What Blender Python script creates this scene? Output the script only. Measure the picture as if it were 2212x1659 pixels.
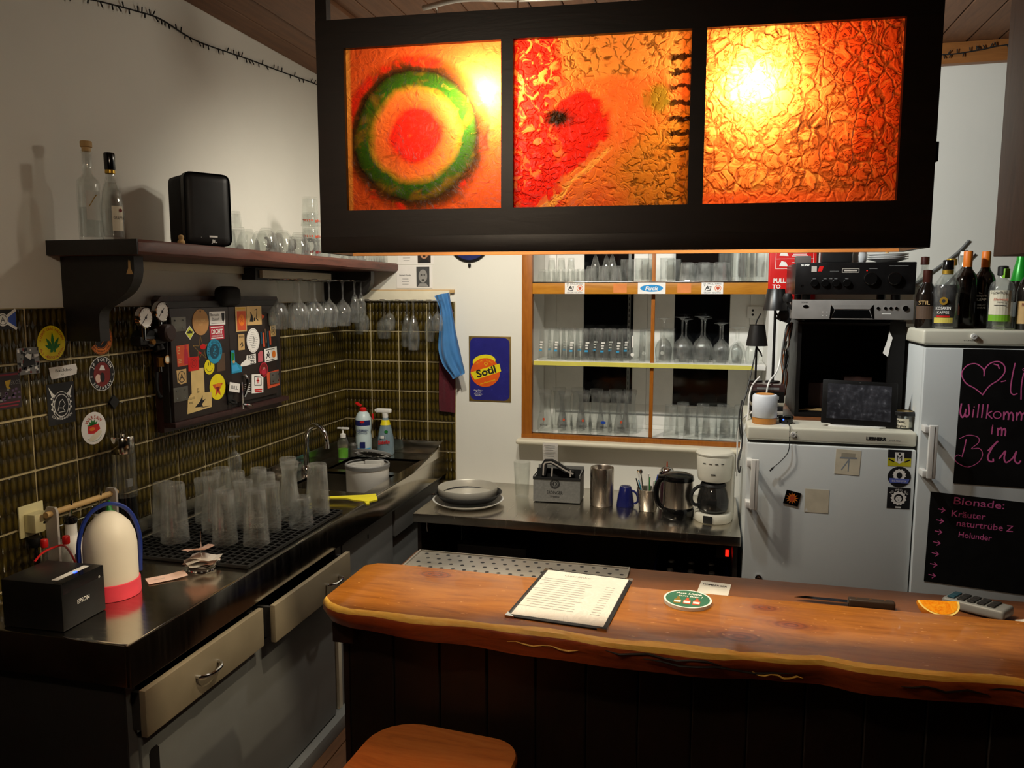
import bpy, bmesh, math, random
from mathutils import Vector, Matrix
random.seed(7)
for _o in list(bpy.data.objects):
    bpy.data.objects.remove(_o, do_unlink=True)
scene = bpy.context.scene
COL = scene.collection
PI = math.pi

# ---------------------------------------------------------------- camera
def setup_camera():
    yaw, pit, rol = .2450, .1158, .0011
    fw = Vector((-math.sin(yaw), math.cos(yaw), 0)); rt = Vector((math.cos(yaw), math.sin(yaw), 0)); up = Vector((0, 0, 1))
    f2 = fw*math.cos(pit) - up*math.sin(pit); u2 = up*math.cos(pit) + fw*math.sin(pit)
    r3 = rt*math.cos(rol) + u2*math.sin(rol); u3 = u2*math.cos(rol) - rt*math.sin(rol)
    cd = bpy.data.cameras.new('camera'); cam = bpy.data.objects.new('camera', cd); COL.objects.link(cam)
    m = Matrix((r3, u3, -f2)).transposed().to_4x4(); m.translation = (1.912, -3.8942, 1.6864)
    cam.matrix_world = m
    cd.sensor_fit = 'HORIZONTAL'; cd.sensor_width = 36; cd.lens = 1689.08/2212*36
    cd.clip_start = .05; cd.clip_end = 50
    scene.camera = cam
setup_camera()

# ---------------------------------------------------------------- world, exposure, room lights
w = bpy.data.worlds.new('world'); scene.world = w; w.use_nodes = True
w.node_tree.nodes['Background'].inputs[0].default_value = (.010, .011, .016, 1)   # night sky outside
w.node_tree.nodes['Background'].inputs[1].default_value = 1.0
scene.view_settings.view_transform = 'Standard'; scene.view_settings.look = 'None'
scene.view_settings.gamma = 1; scene.view_settings.use_curve_mapping = False
scene.view_settings.exposure = 0.0
def point_light(name, loc, watts, col, radius):
    l = bpy.data.lights.new(name, 'POINT'); l.energy = watts; l.color = col; l.shadow_soft_size = radius
    o = bpy.data.objects.new(name, l); o.location = loc; COL.objects.link(o); return o
def spot_light(name, loc, axis, watts, col, radius, size):
    l = bpy.data.lights.new(name, 'SPOT'); l.energy = watts; l.color = col; l.shadow_soft_size = radius
    l.spot_size = math.radians(size); l.spot_blend = 1.0
    o = bpy.data.objects.new(name, l); o.matrix_world = Matrix.Translation(loc) @ Vector(axis).to_track_quat('-Z', 'Y').to_matrix().to_4x4(); COL.objects.link(o); return o
# heads of the ceiling spot rail: position, axis, watts, colour, cone
SPOTS = [((.951, -1.15, 2.40), (-.35, .55, -1), 44, (1, .92, .77), 160),
         ((1.244, -1.15, 2.40), (.10, .60, -.9), 40, (1, .93, .80), 170),
         ((1.80, -1.15, 2.40), (.75, .75, -.15), 62, (.95, 1.0, .985), 165)]
OMNI_W = 7.5       # stray light of the bare middle lamp
BULB_W = 48.0      # each bulb inside the painted glass lamp
FILL_W = 13.0      # unseen fill lamp added over the guest side

# ---------------------------------------------------------------- materials
MT = {}
def lin(c):
    return tuple(((v/255)/12.92 if v/255 <= .04045 else ((v/255+.055)/1.055)**2.4) for v in c)
def nd(nt, typ, **kw):
    n = nt.nodes.new(typ)
    for k, v in kw.items():
        if k.startswith('i_'): n.inputs[k[2:].replace('_', ' ')].default_value = v
        else: setattr(n, k, v)
    return n
def newmat(name):
    m = bpy.data.materials.new(name); m.use_nodes = True; nt = m.node_tree; nt.nodes.clear()
    out = nt.nodes.new('ShaderNodeOutputMaterial'); MT[name] = m
    return m, nt, out
def coords(nt, scale=(1, 1, 1), loc=(0, 0, 0)):
    tc = nt.nodes.new('ShaderNodeTexCoord'); mp = nt.nodes.new('ShaderNodeMapping')
    mp.inputs['Scale'].default_value = scale; mp.inputs['Location'].default_value = loc
    nt.links.new(tc.outputs['Object'], mp.inputs['Vector']); return mp.outputs['Vector']
def ramp(nt, fac, stops, interp='LINEAR'):
    r = nt.nodes.new('ShaderNodeValToRGB'); r.color_ramp.interpolation = interp
    e = r.color_ramp.elements
    while len(e) < len(stops): e.new(.5)
    for el, (p, c) in zip(e, stops):
        el.position = p; el.color = (*c, 1)
    nt.links.new(fac, r.inputs[0]); return r.outputs[0]
def mth(nt, op, a, b=None, c=None, clamp=False):
    n = nt.nodes.new('ShaderNodeMath'); n.operation = op; n.use_clamp = clamp
    for i, v in enumerate((a, b, c)):
        if v is None: continue
        if hasattr(v, 'is_linked'): nt.links.new(v, n.inputs[i])
        else: n.inputs[i].default_value = v
    return n.outputs[0]
def mixc(nt, fac, a, b, mode='MIX'):
    n = nt.nodes.new('ShaderNodeMix'); n.data_type = 'RGBA'; n.blend_type = mode
    for s, v in ((n.inputs[0], fac), (n.inputs[6], a), (n.inputs[7], b)):
        if hasattr(v, 'is_linked'): nt.links.new(v, s)
        else: s.default_value = v if not isinstance(v, tuple) or len(v) == 4 else (*v, 1)
    return n.outputs[2]
def noise(nt, vec, scale, detail=3, rough=.5, dist=0):
    n = nt.nodes.new('ShaderNodeTexNoise'); n.inputs['Scale'].default_value = scale; n.inputs['Detail'].default_value = detail
    n.inputs['Roughness'].default_value = rough; n.inputs['Distortion'].default_value = dist
    nt.links.new(vec, n.inputs['Vector']); return n.outputs['Fac']
def bsdf(nt, out, color, rough, metal=0, spec=.5, height=None, bstr=.3, bdist=.002, coat=0, trans=0, emit=None, estr=0, sheen=0):
    b = nt.nodes.new('ShaderNodeBsdfPrincipled')
    for s, v in (('Base Color', color), ('Roughness', rough), ('Metallic', metal), ('Specular IOR Level', spec), ('Coat Weight', coat), ('Transmission Weight', trans), ('Sheen Weight', sheen)):
        if hasattr(v, 'is_linked'): nt.links.new(v, b.inputs[s])
        else: b.inputs[s].default_value = (*v, 1) if isinstance(v, tuple) else v
    if height is not None:
        bp = nt.nodes.new('ShaderNodeBump'); bp.inputs['Strength'].default_value = bstr; bp.inputs['Distance'].default_value = bdist
        nt.links.new(height, bp.inputs['Height']); nt.links.new(bp.outputs[0], b.inputs['Normal'])
    if emit: b.inputs['Emission Color'].default_value = (*emit, 1); b.inputs['Emission Strength'].default_value = estr
    nt.links.new(b.outputs[0], out.inputs[0]); return b
def plain(name, rgb, rough=.5, metal=0, spec=.5, var=.12, vscale=18, bump=0, bscale=60, coat=0, emit=None, estr=0, sheen=0, stretch=(1, 1, 1)):
    """painted / plastic / metal surface: base colour with a little procedural wear, given in sRGB 0-255"""
    m, nt, out = newmat(name); c = lin(rgb)
    v = coords(nt, stretch); f = noise(nt, v, vscale, 4)
    col = ramp(nt, f, [(.25, tuple(x*(1-var) for x in c)), (.75, tuple(min(1, x*(1+var)) for x in c))])
    h = noise(nt, v, bscale, 3) if bump else None
    rg = ramp(nt, f, [(.2, (max(.02, rough-.06),)*3), (.8, (min(1, rough+.06),)*3)])
    bsdf(nt, out, col, rg, metal, spec, h, bump, .002, coat, emit=emit, estr=estr, sheen=sheen)
    return m
def wood(name, stops, rough=.4, scale=(1, 6, 6), wscale=3, coat=.0, bump=.15, dist=2.5, knots=None, spec=.5):
    m, nt, out = newmat(name); v = coords(nt, scale)
    n1 = noise(nt, v, wscale, 6, .6, dist); n2 = noise(nt, coords(nt, tuple(s*7 for s in scale)), wscale, 4, .6)
    f = mth(nt, 'ADD', mth(nt, 'MULTIPLY', n1, .75), mth(nt, 'MULTIPLY', n2, .25))
    col = ramp(nt, f, [(p, lin(c)) for p, c in stops])
    if knots:
        sp = nt.nodes.new('ShaderNodeSeparateXYZ'); nt.links.new(coords(nt), sp.inputs[0]); wob = mth(nt, 'MULTIPLY', mth(nt, 'SUBTRACT', noise(nt, coords(nt), 9, 4), .5), .05)
        for kx, ky, kr in knots:
            dx = mth(nt, 'MULTIPLY', mth(nt, 'SUBTRACT', sp.outputs[0], kx), .55/kr); dy = mth(nt, 'MULTIPLY', mth(nt, 'SUBTRACT', sp.outputs[1], ky), 1/kr)
            d = mth(nt, 'ADD', mth(nt, 'SQRT', mth(nt, 'ADD', mth(nt, 'MULTIPLY', dx, dx), mth(nt, 'MULTIPLY', dy, dy))), mth(nt, 'MULTIPLY', wob, 6))
            k = ramp(nt, mth(nt, 'MULTIPLY', d, .25), [(.0, (.95, .95, .95)), (.16, (.8, .8, .8)), (.25, (.35, .35, .35)), (.6, (.0, .0, .0))])
            ring = mth(nt, 'ADD', mth(nt, 'MULTIPLY', mth(nt, 'SINE', mth(nt, 'MULTIPLY', d, 16)), .35), .5, clamp=True)
            col = mixc(nt, k, col, mixc(nt, ring, lin((84, 32, 12)), lin((134, 62, 22))))
        sc_ = ramp(nt, noise(nt, coords(nt, (1, 2.2, 1)), 55, 2), [(.70, (0, 0, 0)), (.74, (.6, .6, .6))]); col = mixc(nt, sc_, col, lin((222, 156, 84)))
    bsdf(nt, out, col, rough, 0, spec, f, bump, .003, coat)
    return m
def glassmat(name, tint=(.97, .98, .97), film=.05, filmcol=(.95, .95, .93), edge=.36):
    m, nt, out = newmat(name)
    tr = nt.nodes.new('ShaderNodeBsdfTransparent'); tr.inputs[0].default_value = (*tint, 1)
    gl = nt.nodes.new('ShaderNodeBsdfGlossy'); gl.inputs['Roughness'].default_value = .05
    d1 = nt.nodes.new('ShaderNodeBsdfDiffuse'); d1.inputs[0].default_value = (*filmcol, 1); d2 = nt.nodes.new('ShaderNodeBsdfTranslucent'); d2.inputs[0].default_value = (*filmcol, 1)
    df = nt.nodes.new('ShaderNodeMixShader'); df.inputs[0].default_value = .45; nt.links.new(d1.outputs[0], df.inputs[1]); nt.links.new(d2.outputs[0], df.inputs[2])
    lw = nt.nodes.new('ShaderNodeLayerWeight'); lw.inputs['Blend'].default_value = .5
    f = mth(nt, 'ADD', mth(nt, 'MULTIPLY', mth(nt, 'POWER', lw.outputs['Facing'], 3.2), edge), .05, clamp=True)
    nz = ramp(nt, noise(nt, coords(nt), 25, 4), [(.35, (film*.4,)*3), (.7, (min(1, film*1.6),)*3)])
    m1 = nt.nodes.new('ShaderNodeMixShader'); m2 = nt.nodes.new('ShaderNodeMixShader')
    nt.links.new(nz, m1.inputs[0]); nt.links.new(tr.outputs[0], m1.inputs[1]); nt.links.new(df.outputs[0], m1.inputs[2])
    nt.links.new(f, m2.inputs[0]); nt.links.new(m1.outputs[0], m2.inputs[1]); nt.links.new(gl.outputs[0], m2.inputs[2])
    nt.links.new(m2.outputs[0], out.inputs[0]); return m
def emis(name, rgb, strength):
    m, nt, out = newmat(name); e = nt.nodes.new('ShaderNodeEmission'); e.inputs[0].default_value = (*lin(rgb), 1); e.inputs[1].default_value = strength
    nt.links.new(e.outputs[0], out.inputs[0]); return m

# ---------------------------------------------------------------- mesh building
_txt = {}
def _glyphs(s, bold=0):
    """outline of a line of lettering as (verts, faces), height about 0.7 for capitals, origin at left baseline"""
    k = (s, bold)
    if k not in _txt:
        cu = bpy.data.curves.new('t', 'FONT'); cu.body = s; cu.size = 1; cu.resolution_u = 2; cu.offset = bold
        o = bpy.data.objects.new('t', cu); COL.objects.link(o)
        me = bpy.data.meshes.new_from_object(o)
        _txt[k] = ([v.co.copy() for v in me.vertices], [tuple(p.vertices) for p in me.polygons])
        bpy.data.objects.remove(o); bpy.data.curves.remove(cu); bpy.data.meshes.remove(me)
    return _txt[k]
I4 = Matrix.Identity(4)
def T(x=0, y=0, z=0): return Matrix.Translation((x, y, z))
def RZ(a): return Matrix.Rotation(math.radians(a), 4, 'Z')
def RX(a): return Matrix.Rotation(math.radians(a), 4, 'X')
def RY(a): return Matrix.Rotation(math.radians(a), 4, 'Y')
def SC(x, y=None, z=None): return Matrix.Diagonal((x, x if y is None else y, x if z is None else z, 1))
def frame(u, v, n, o):
    m = Matrix((u, v, n)).transposed().to_4x4(); m.translation = o; return m
def FL(y, z, x=0.): return frame(Vector((0, 1, 0)), Vector((0, 0, 1)), Vector((1, 0, 0)), (x, y, z))     # facing out of the left wall
def FB(x, z, y=0.): return frame(Vector((1, 0, 0)), Vector((0, 0, 1)), Vector((0, -1, 0)), (x, y, z))    # facing out of the back wall
class MB:
    def __init__(s, mat=None):
        s.bm = bmesh.new(); s.mats = []; s.i = 0; s.sm = True
        if mat: s.use(mat)
    def use(s, mat):
        if mat not in s.mats: s.mats.append(mat)
        s.i = s.mats.index(mat); return s
    def _f(s, vs):
        try: f = s.bm.faces.new(vs)
        except ValueError: return None
        f.material_index = s.i; f.smooth = s.sm; return f
    def box(s, x0, x1, y0, y1, z0, z1, b=0, M=I4, seg=2):
        vs = [s.bm.verts.new(M @ Vector(p)) for p in ((x0, y0, z0), (x1, y0, z0), (x1, y1, z0), (x0, y1, z0), (x0, y0, z1), (x1, y0, z1), (x1, y1, z1), (x0, y1, z1))]
        fs = [s._f([vs[i] for i in q]) for q in ((0, 3, 2, 1), (4, 5, 6, 7), (0, 1, 5, 4), (1, 2, 6, 5), (2, 3, 7, 6), (3, 0, 4, 7))]
        if b > 0:
            es = {e for f in fs for e in f.edges}
            r = bmesh.ops.bevel(s.bm, geom=list(es), offset=b, segments=seg, affect='EDGES', profile=.6)
            for f in r['faces']: f.material_index = s.i; f.smooth = s.sm
        return s
    def ring(s, c, ax, r, seg, rx=None):
        ax = ax.normalized(); a = ax.orthogonal().normalized(); b = ax.cross(a)
        return [s.bm.verts.new(c + a*(r*math.cos(2*PI*k/seg)) + b*(r*math.sin(2*PI*k/seg))) for k in range(seg)]
    def bridge(s, A, B, closed=True):
        n = len(A)
        for k in range(n if closed else n-1): s._f([A[k], A[(k+1) % n], B[(k+1) % n], B[k]])
    def cyl(s, p0, p1, r0, r1=None, seg=16, caps=True):
        p0 = Vector(p0); p1 = Vector(p1); r1 = r0 if r1 is None else r1
        A = s.ring(p0, p1-p0, r0, seg); B = s.ring(p1, p1-p0, r1, seg); s.bridge(A, B)
        if caps: s._f(A[::-1]); s._f(B)
        return s
    def tube(s, pts, r, seg=8, caps=True):
        pts = [Vector(p) for p in pts]; rings = []; a = None
        for k, p in enumerate(pts):
            t = (pts[min(k+1, len(pts)-1)] - pts[max(k-1, 0)])
            if t.length < 1e-9: t = Vector((0, 0, 1))
            t.normalize()
            a = (a - t*a.dot(t)) if a is not None else t.orthogonal()
            if a.length < 1e-6: a = t.orthogonal()
            a.normalize(); b = t.cross(a); rr = r[k] if isinstance(r, (list, tuple)) else r
            rings.append([s.bm.verts.new(p + a*(rr*math.cos(2*PI*j/seg)) + b*(rr*math.sin(2*PI*j/seg))) for j in range(seg)])
        for A, B in zip(rings, rings[1:]): s.bridge(A, B)
        if caps: s._f(rings[0][::-1]); s._f(rings[-1])
        return s
    def lathe(s, prof, seg=24, M=I4):
        rings = []
        for r, z in prof:
            if r < 1e-6: rings.append([s.bm.verts.new(M @ Vector((0, 0, z)))])
            else: rings.append([s.bm.verts.new(M @ Vector((r*math.cos(2*PI*k/seg), r*math.sin(2*PI*k/seg), z))) for k in range(seg)])
        for A, B in zip(rings, rings[1:]):
            if len(A) == 1 and len(B) == 1: continue
            for k in range(seg):
                k2 = (k+1) % seg
                if len(A) == 1: s._f([A[0], B[k2], B[k]])
                elif len(B) == 1: s._f([A[k], A[k2], B[0]])
                else: s._f([A[k], A[k2], B[k2], B[k]])
        return s
    def prism(s, poly, z0, z1, M=I4):
        A = [s.bm.verts.new(M @ Vector((x, y, z0))) for x, y in poly]; B = [s.bm.verts.new(M @ Vector((x, y, z1))) for x, y in poly]
        s._f(A[::-1]); s._f(B); s.bridge(A, B); return s
    def flat(s, poly, z, M=I4):
        s._f([s.bm.verts.new(M @ Vector((x, y, z))) for x, y in poly]); return s
    def ell(s, cx, cy, rx, ry, z0, z1=None, M=I4, seg=28, rot=0):
        c, q = math.cos(rot), math.sin(rot)
        P = [(cx + rx*math.cos(a)*c - ry*math.sin(a)*q, cy + rx*math.cos(a)*q + ry*math.sin(a)*c) for a in (2*PI*k/seg for k in range(seg))]
        return s.flat(P, z0, M) if z1 is None else s.prism(P, z0, z1, M)
    def rect(s, cx, cy, w, h, z0, z1=None, M=I4, rot=0):
        c, q = math.cos(rot), math.sin(rot)
        P = [(cx + x*c - y*q, cy + x*q + y*c) for x, y in ((-w/2, -h/2), (w/2, -h/2), (w/2, h/2), (-w/2, h/2))]
        return s.flat(P, z0, M) if z1 is None else s.prism(P, z0, z1, M)
    def annulus(s, cx, cy, r0, r1, z, M=I4, seg=32, a0=0, a1=2*PI, asp=1):
        n = seg; A = []; B = []
        full = abs(a1-a0-2*PI) < 1e-6; cnt = n if full else n+1
        for k in range(cnt):
            a = a0 + (a1-a0)*k/n
            A.append(s.bm.verts.new(M @ Vector((cx + r0*math.cos(a), cy + r0*asp*math.sin(a), z)))); B.append(s.bm.verts.new(M @ Vector((cx + r1*math.cos(a), cy + r1*asp*math.sin(a), z))))
        for k in range(n):
            k2 = (k+1) % cnt; s._f([A[k], B[k], B[k2], A[k2]])
        return s
    def line(s, pts, w, z0_, M=I4):
        """flat painted stroke through 2-d points"""
        for i_, ((x0, y0), (x1, y1)) in enumerate(zip(pts, pts[1:])):
            d = Vector((x1-x0, y1-y0)); s.lift = (getattr(s, 'lift', 0) + 1) % 60; z = z0_ + s.lift*6e-6
            if d.length < 1e-9: continue
            d.normalize(); n = Vector((-d.y, d.x))*w/2; e = d*w*.35
            s._f([s.bm.verts.new(M @ Vector((p[0], p[1], z))) for p in ((x0-e.x-n.x, y0-e.y-n.y), (x1+e.x-n.x, y1+e.y-n.y), (x1+e.x+n.x, y1+e.y+n.y), (x0-e.x+n.x, y0-e.y+n.y))])
        return s
    def text(s, t, cx, cy, h, z, M=I4, width=None, rot=0, bold=0, left=False, mirror=False, shear=0):
        """lettering with capital height h centred on (cx, cy); width squeezes it to fit"""
        V, Fs = _glyphs(t, bold)
        if not V: return s
        x0 = min(v.x for v in V); x1 = max(v.x for v in V); k = h/.7
        kx = k if width is None else width/max(1e-6, x1-x0)
        if mirror: kx = -kx
        ox = 0 if left else -(x0+x1)/2
        L = M @ T(cx, cy, z) @ RZ(math.degrees(rot))
        vs = [s.bm.verts.new(L @ Vector(((v.x+ox)*kx + shear*v.y*k, (v.y-.35)*k, 0))) for v in V]
        for f in Fs:
            q = [vs[i] for i in f]
            s._f(q[::-1] if mirror else q)
        return s
    def arctext(s, t, cx, cy, r, h, z, mid=90, span=None, M=I4, inward=False, asp=1, bold=0):
        """letters one by one round a circle; mid = angle of the middle letter in degrees"""
        n = len(t); span = span or n*h*1.05/r*180/PI
        for k, ch in enumerate(t):
            if ch == ' ': continue
            q = (k/(max(1, n-1)) - .5)*span
            a = math.radians(mid + q if inward else mid - q)
            rot = a + PI/2 if inward else a - PI/2
            s.text(ch, cx + r*math.cos(a), cy + r*asp*math.sin(a), h, z, M, rot=rot, bold=bold)
        return s
    def mesh(s, name, ang=40):
        me = bpy.data.meshes.new(name)
        s.bm.normal_update(); s.bm.to_mesh(me); s.bm.free()
        for m in s.mats: me.materials.append(MT[m])
        if s.sm and ang: me.set_sharp_from_angle(angle=math.radians(ang))
        else: me.polygons.foreach_set('use_smooth', [False]*len(me.polygons))
        return me
    def obj(s, name, parent=None, M=None, ang=40, fixn=False):
        if fixn: bmesh.ops.recalc_face_normals(s.bm, faces=s.bm.faces)
        return link(name, s.mesh(name, ang), parent, M)
def link(name, data, parent=None, M=None):
    o = bpy.data.objects.new(name, data); COL.objects.link(o)
    if parent is not None: o.parent = parent
    if M is not None: o.matrix_basis = M
    return o
def tag(o, label, cat, group=None):
    o['label'] = label; o['category'] = cat
    if group: o['group'] = group
    return o
def thing(name, label, cat, M=None, group=None):
    return tag(link(name, None, None, M if M is not None else I4), label, cat, group)
def struct(o): o['kind'] = 'structure'; return o
def lab(o, label): o['label'] = label; return o
def part(name, parent, mat, fn, M=None, ang=40, label=None):
    b = MB(mat); fn(b); o = b.obj(name, parent, M, ang)
    if label: o['label'] = label
    return o
def bez(p0, p1, p2, p3, n=12):
    p0, p1, p2, p3 = map(Vector, (p0, p1, p2, p3)); r = []
    for k in range(n+1):
        t = k/n; r.append(p0*(1-t)**3 + p1*3*t*(1-t)**2 + p2*3*t*t*(1-t) + p3*t**3)
    return r
def spline(pts, n=6):
    """smooth curve through the points"""
    P = [Vector(p) for p in pts]; P = [P[0]*2-P[1]] + P + [P[-1]*2-P[-2]]; r = []
    for i in range(1, len(P)-2):
        for k in range(n):
            t = k/n; a, b, c, d = P[i-1], P[i], P[i+1], P[i+2]
            r.append(.5*((2*b) + (c-a)*t + (2*a-5*b+4*c-d)*t*t + (3*b-a-3*c+d)*t**3))
    r.append(P[-2]); return r

# ================================================================ palette
plain('plaster', (226, 224, 214), .9, bump=.25, bscale=35, var=.03, vscale=3)
plain('grout', (186, 170, 130), .9, var=.15, vscale=40)
plain('steel', (196, 190, 178), .17, 1, var=.06, vscale=6, stretch=(1, 12, 1))
plain('chrome', (215, 215, 215), .08, 1, var=.02)
plain('darkmetal', (60, 60, 60), .35, .8)
plain('black', (14, 13, 13), .5, var=.2)
plain('blackgloss', (10, 10, 11), .15, var=.2)
plain('blackmatte', (17, 16, 15), .85, var=.2)
plain('white', (232, 230, 224), .45, var=.04)
plain('cream', (222, 214, 190), .5, var=.05)
plain('fridge', (214, 218, 217), .38, var=.02, vscale=5)
plain('fridgetrim', (214, 210, 192), .4, var=.03)
plain('cabgrey', (112, 113, 111), .5, var=.06, vscale=6)
plain('cabdark', (40, 38, 36), .7)
plain('red', (200, 24, 22), .4); plain('pink', (236, 64, 84), .5); plain('orange', (226, 120, 30), .45)
plain('yellow', (232, 214, 20), .5); plain('green', (24, 120, 40), .45); plain('blue', (30, 70, 170), .4)
plain('navy', (26, 34, 96), .4); plain('skyblue', (60, 160, 210), .5); plain('tan', (196, 160, 104), .6)
plain('brownpaper', (176, 128, 76), .7); plain('grey', (120, 120, 118), .5); plain('ink', (16, 15, 18), .6)
plain('maroon', (120, 30, 46), .8); plain('darkred', (120, 26, 24), .5); plain('goldfoil', (200, 160, 60), .3, .7)
plain('paper', (236, 232, 226), .8, var=.03); plain('pinkpaper', (230, 196, 180), .8, var=.04)
plain('chalkpink', (244, 110, 176), .8, var=.1, vscale=200); plain('chalkboard', (14, 14, 14), .5, var=.15)
plain('greyfelt', (120, 120, 116), .95, var=.15, vscale=90, bump=.3, bscale=300)
glassmat('glass', film=.055); glassmat('glasswet', film=.15, filmcol=(.9, .87, .8)); glassmat('glassclear', film=.01, edge=.5)
glassmat('glasscut', film=.10, edge=.55)
wood('ceilwood', [(.3, (92, 58, 34)), (.7, (122, 80, 48))], .6, (9, 1, 9), 2.5)
wood('beamwood', [(.3, (128, 80, 38)), (.7, (156, 100, 50))], .5, (1, 9, 9), 2.5)
wood('framewood', [(.25, (132, 72, 18)), (.5, (158, 92, 25)), (.75, (176, 108, 34))], .35, (8, 8, 1), 3)
wood('railwood', [(.25, (160, 100, 24)), (.5, (184, 122, 34)), (.75, (200, 140, 48))], .35, (1, 8, 8), 3)
wood('barwood', [(.22, (102, 53, 13)), (.42, (145, 84, 20)), (.6, (165, 101, 29)), (.8, (131, 72, 17))], .26, (1, 7, 7), 2.2, coat=.25, knots=((2.0, -2.206, .034), (2.113, -2.116, .026), (2.06, -2.03, .020), (1.235, -2.012, .030), (2.62, -2.12, .02), (1.50, -2.24, .014)), bump=.06)
wood('barkwood', [(.25, (92, 34, 14)), (.5, (156, 66, 26)), (.75, (184, 88, 36))], .4, (1, 5, 5), 5, coat=.2, bump=.6)
wood('barewood', [(.3, (222, 160, 52)), (.7, (246, 206, 100))], .5, (2, 9, 9), 6)
wood('darkwood', [(.3, (26, 16, 11)), (.7, (44, 28, 19))], .5, (6, 6, 1), 3)
wood('panelwood', [(.3, (20, 12, 7)), (.7, (30, 18, 10))], .5, (6, 6, 1), 3)
wood('shelfwood', [(.3, (52, 27, 19)), (.5, (92, 45, 31)), (.75, (68, 34, 24))], .45, (5, 1, 5), 4)
wood('laminate', [(.3, (104, 60, 32)), (.7, (134, 82, 46))], .35, (1, 6, 6), 3)
wood('stoolwood', [(.25, (186, 98, 42)), (.5, (222, 130, 62)), (.75, (232, 150, 82))], .35, (1, 6, 6), 3, coat=.2)
wood('floorwood', [(.3, (70, 44, 24)), (.7, (98, 64, 38))], .5, (6, 1, 6), 3)
wood('blackwood', [(.3, (20, 17, 15)), (.7, (33, 29, 26))], .5, (5, 1, 5), 4)
wood('redbrownwood', [(.3, (40, 22, 20)), (.7, (66, 38, 34))], .45, (5, 1, 5), 4)

plain('paperglass', (214, 214, 208), .6, var=.04)
plain('redprint', (176, 62, 30), .5)
plain('bluecloth', (88, 158, 218), .55, sheen=.4, var=.08)
plain('maroontowel', (112, 34, 48), .95, sheen=.5, var=.2, vscale=80, bump=.4, bscale=250)
plain('drawerpaint', (132, 120, 98), .5, var=.12, vscale=9)
plain('blackplum', (36, 22, 26), .6); plain('plum', (86, 62, 96), .6)
for n, c, r in (('crimson', (176, 30, 54), .5), ('limeyellow', (196, 200, 60), .5), ('tealblue', (38, 142, 178), .5), ('tealdark', (22, 66, 84), .5), ('brick', (196, 76, 40), .6), ('cardcream', (214, 184, 120), .7), ('fadedbrown', (84, 62, 44), .7), ('dustypink', (190, 92, 100), .6), ('goldline', (150, 116, 52), .5), ('doordark', (40, 31, 28), .45)): plain(n, c, r)
plain('hingemetal', (110, 108, 100), .4, .6, var=.2)
plain('brass', (150, 104, 46), .35, .8); plain('knobbrown', (44, 26, 22), .45)
plain('sockcream', (218, 208, 160), .4, var=.04)
plain('printerblack', (24, 24, 25), .35, var=.1)
emis('bluelight', (40, 70, 255), 9.0)
plain('milkplastic', (226, 216, 198), .5, var=.02); plain('bluestrap', (22, 44, 120), .4)
plain('saucered', (150, 32, 24), .3)
plain('palegrey', (178, 170, 160), .5); plain('oilbrown', (70, 44, 22), .3)
plain('rubber', (20, 19, 18), .55)
plain('frostprint', (214, 212, 206), .7)
plain('greenliquid', (96, 170, 30), .2); plain('palebottle', (200, 218, 220), .35, var=.02); plain('sprayclear', (120, 140, 150), .25); plain('milkplastic2', (206, 204, 198), .4, var=.02); plain('yellowrubber', (222, 208, 40), .6); plain('steelwool', (120, 118, 112), .35, .8, bump=1, bscale=220)
plain('yellowedge', (214, 204, 92), .45, var=.06)
plain('orangenote', (214, 128, 62), .7); plain('ovalblue', (36, 142, 208), .4)
plain('signgold', (140, 116, 62), .35, .5); plain('signblue', (40, 40, 122), .25); plain('orangedeep', (226, 92, 24), .35)
plain('photogrey', (70, 70, 70), .5); plain('photolight', (150, 148, 144), .5); plain('photodark', (34, 30, 28), .5); plain('photobrown', (44, 34, 30), .5); plain('skin', (190, 140, 108), .6)
plain('redvinyl', (206, 26, 24), .35, var=.04)
plain('steelmid', (206, 200, 188), .24, 1, var=.05, vscale=6, stretch=(12, 1, 1))
plain('crateblue', (20, 26, 70), .4); plain('darkbottle', (24, 18, 14), .12); emis('redlight', (255, 30, 16), 2.2)
plain('traysteel', (200, 196, 184), .4, .35, var=.04); plain('steelbrushed', (196, 186, 174), .28, 1, var=.04, vscale=30, stretch=(1, 1, .05)); plain('mugblue', (24, 30, 92), .25)
plain('maroondark', (50, 24, 30), .3); plain('coffeewhite', (220, 216, 200), .4, var=.02); glassmat('smokeglass', (.35, .34, .33), .02, edge=.6)
for n, c, r in (('oldpaper', (216, 206, 182), .8), ('oldpaper2', (170, 162, 142), .8), ('fadedblue', (140, 148, 156), .8), ('yellowgreen', (196, 186, 30), .5), ('periwinkle', (96, 110, 190), .5)): plain(n, c, r)
plain('blackgloss2', (15, 13, 12), .45, spec=.25)
plain('foilbrown', (70, 34, 26), .35, .3); plain('yellowlabel', (204, 186, 84), .5); plain('limegreen', (120, 178, 40), .45); plain('foilgreen', (30, 150, 40), .3, .2); glassmat('glassgreenish', (.85, .95, .7), .02)
for n, c, r in (('darkcarton', (46, 22, 20), .6), ('browncarton', (60, 34, 26), .6), ('boxorange', (214, 160, 128), .6), ('silverbox', (128, 124, 120), .35), ('ampblack', (15, 14, 14), .32), ('knobgloss', (13, 12, 12), .16), ('lcd', (112, 116, 100), .3), ('meshgrey', (84, 76, 72), .7), ('chinawhite', (226, 226, 224), .2)): plain(n, c, r)
for n, c, r in (('honeywood', (206, 138, 62), .45), ('diffuser', (222, 226, 232), .5), ('plastbag', (70, 50, 48), .15), ('lampblack', (20, 18, 17), .35), ('orangecable', (150, 76, 26), .5)): plain(n, c, r)
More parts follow.
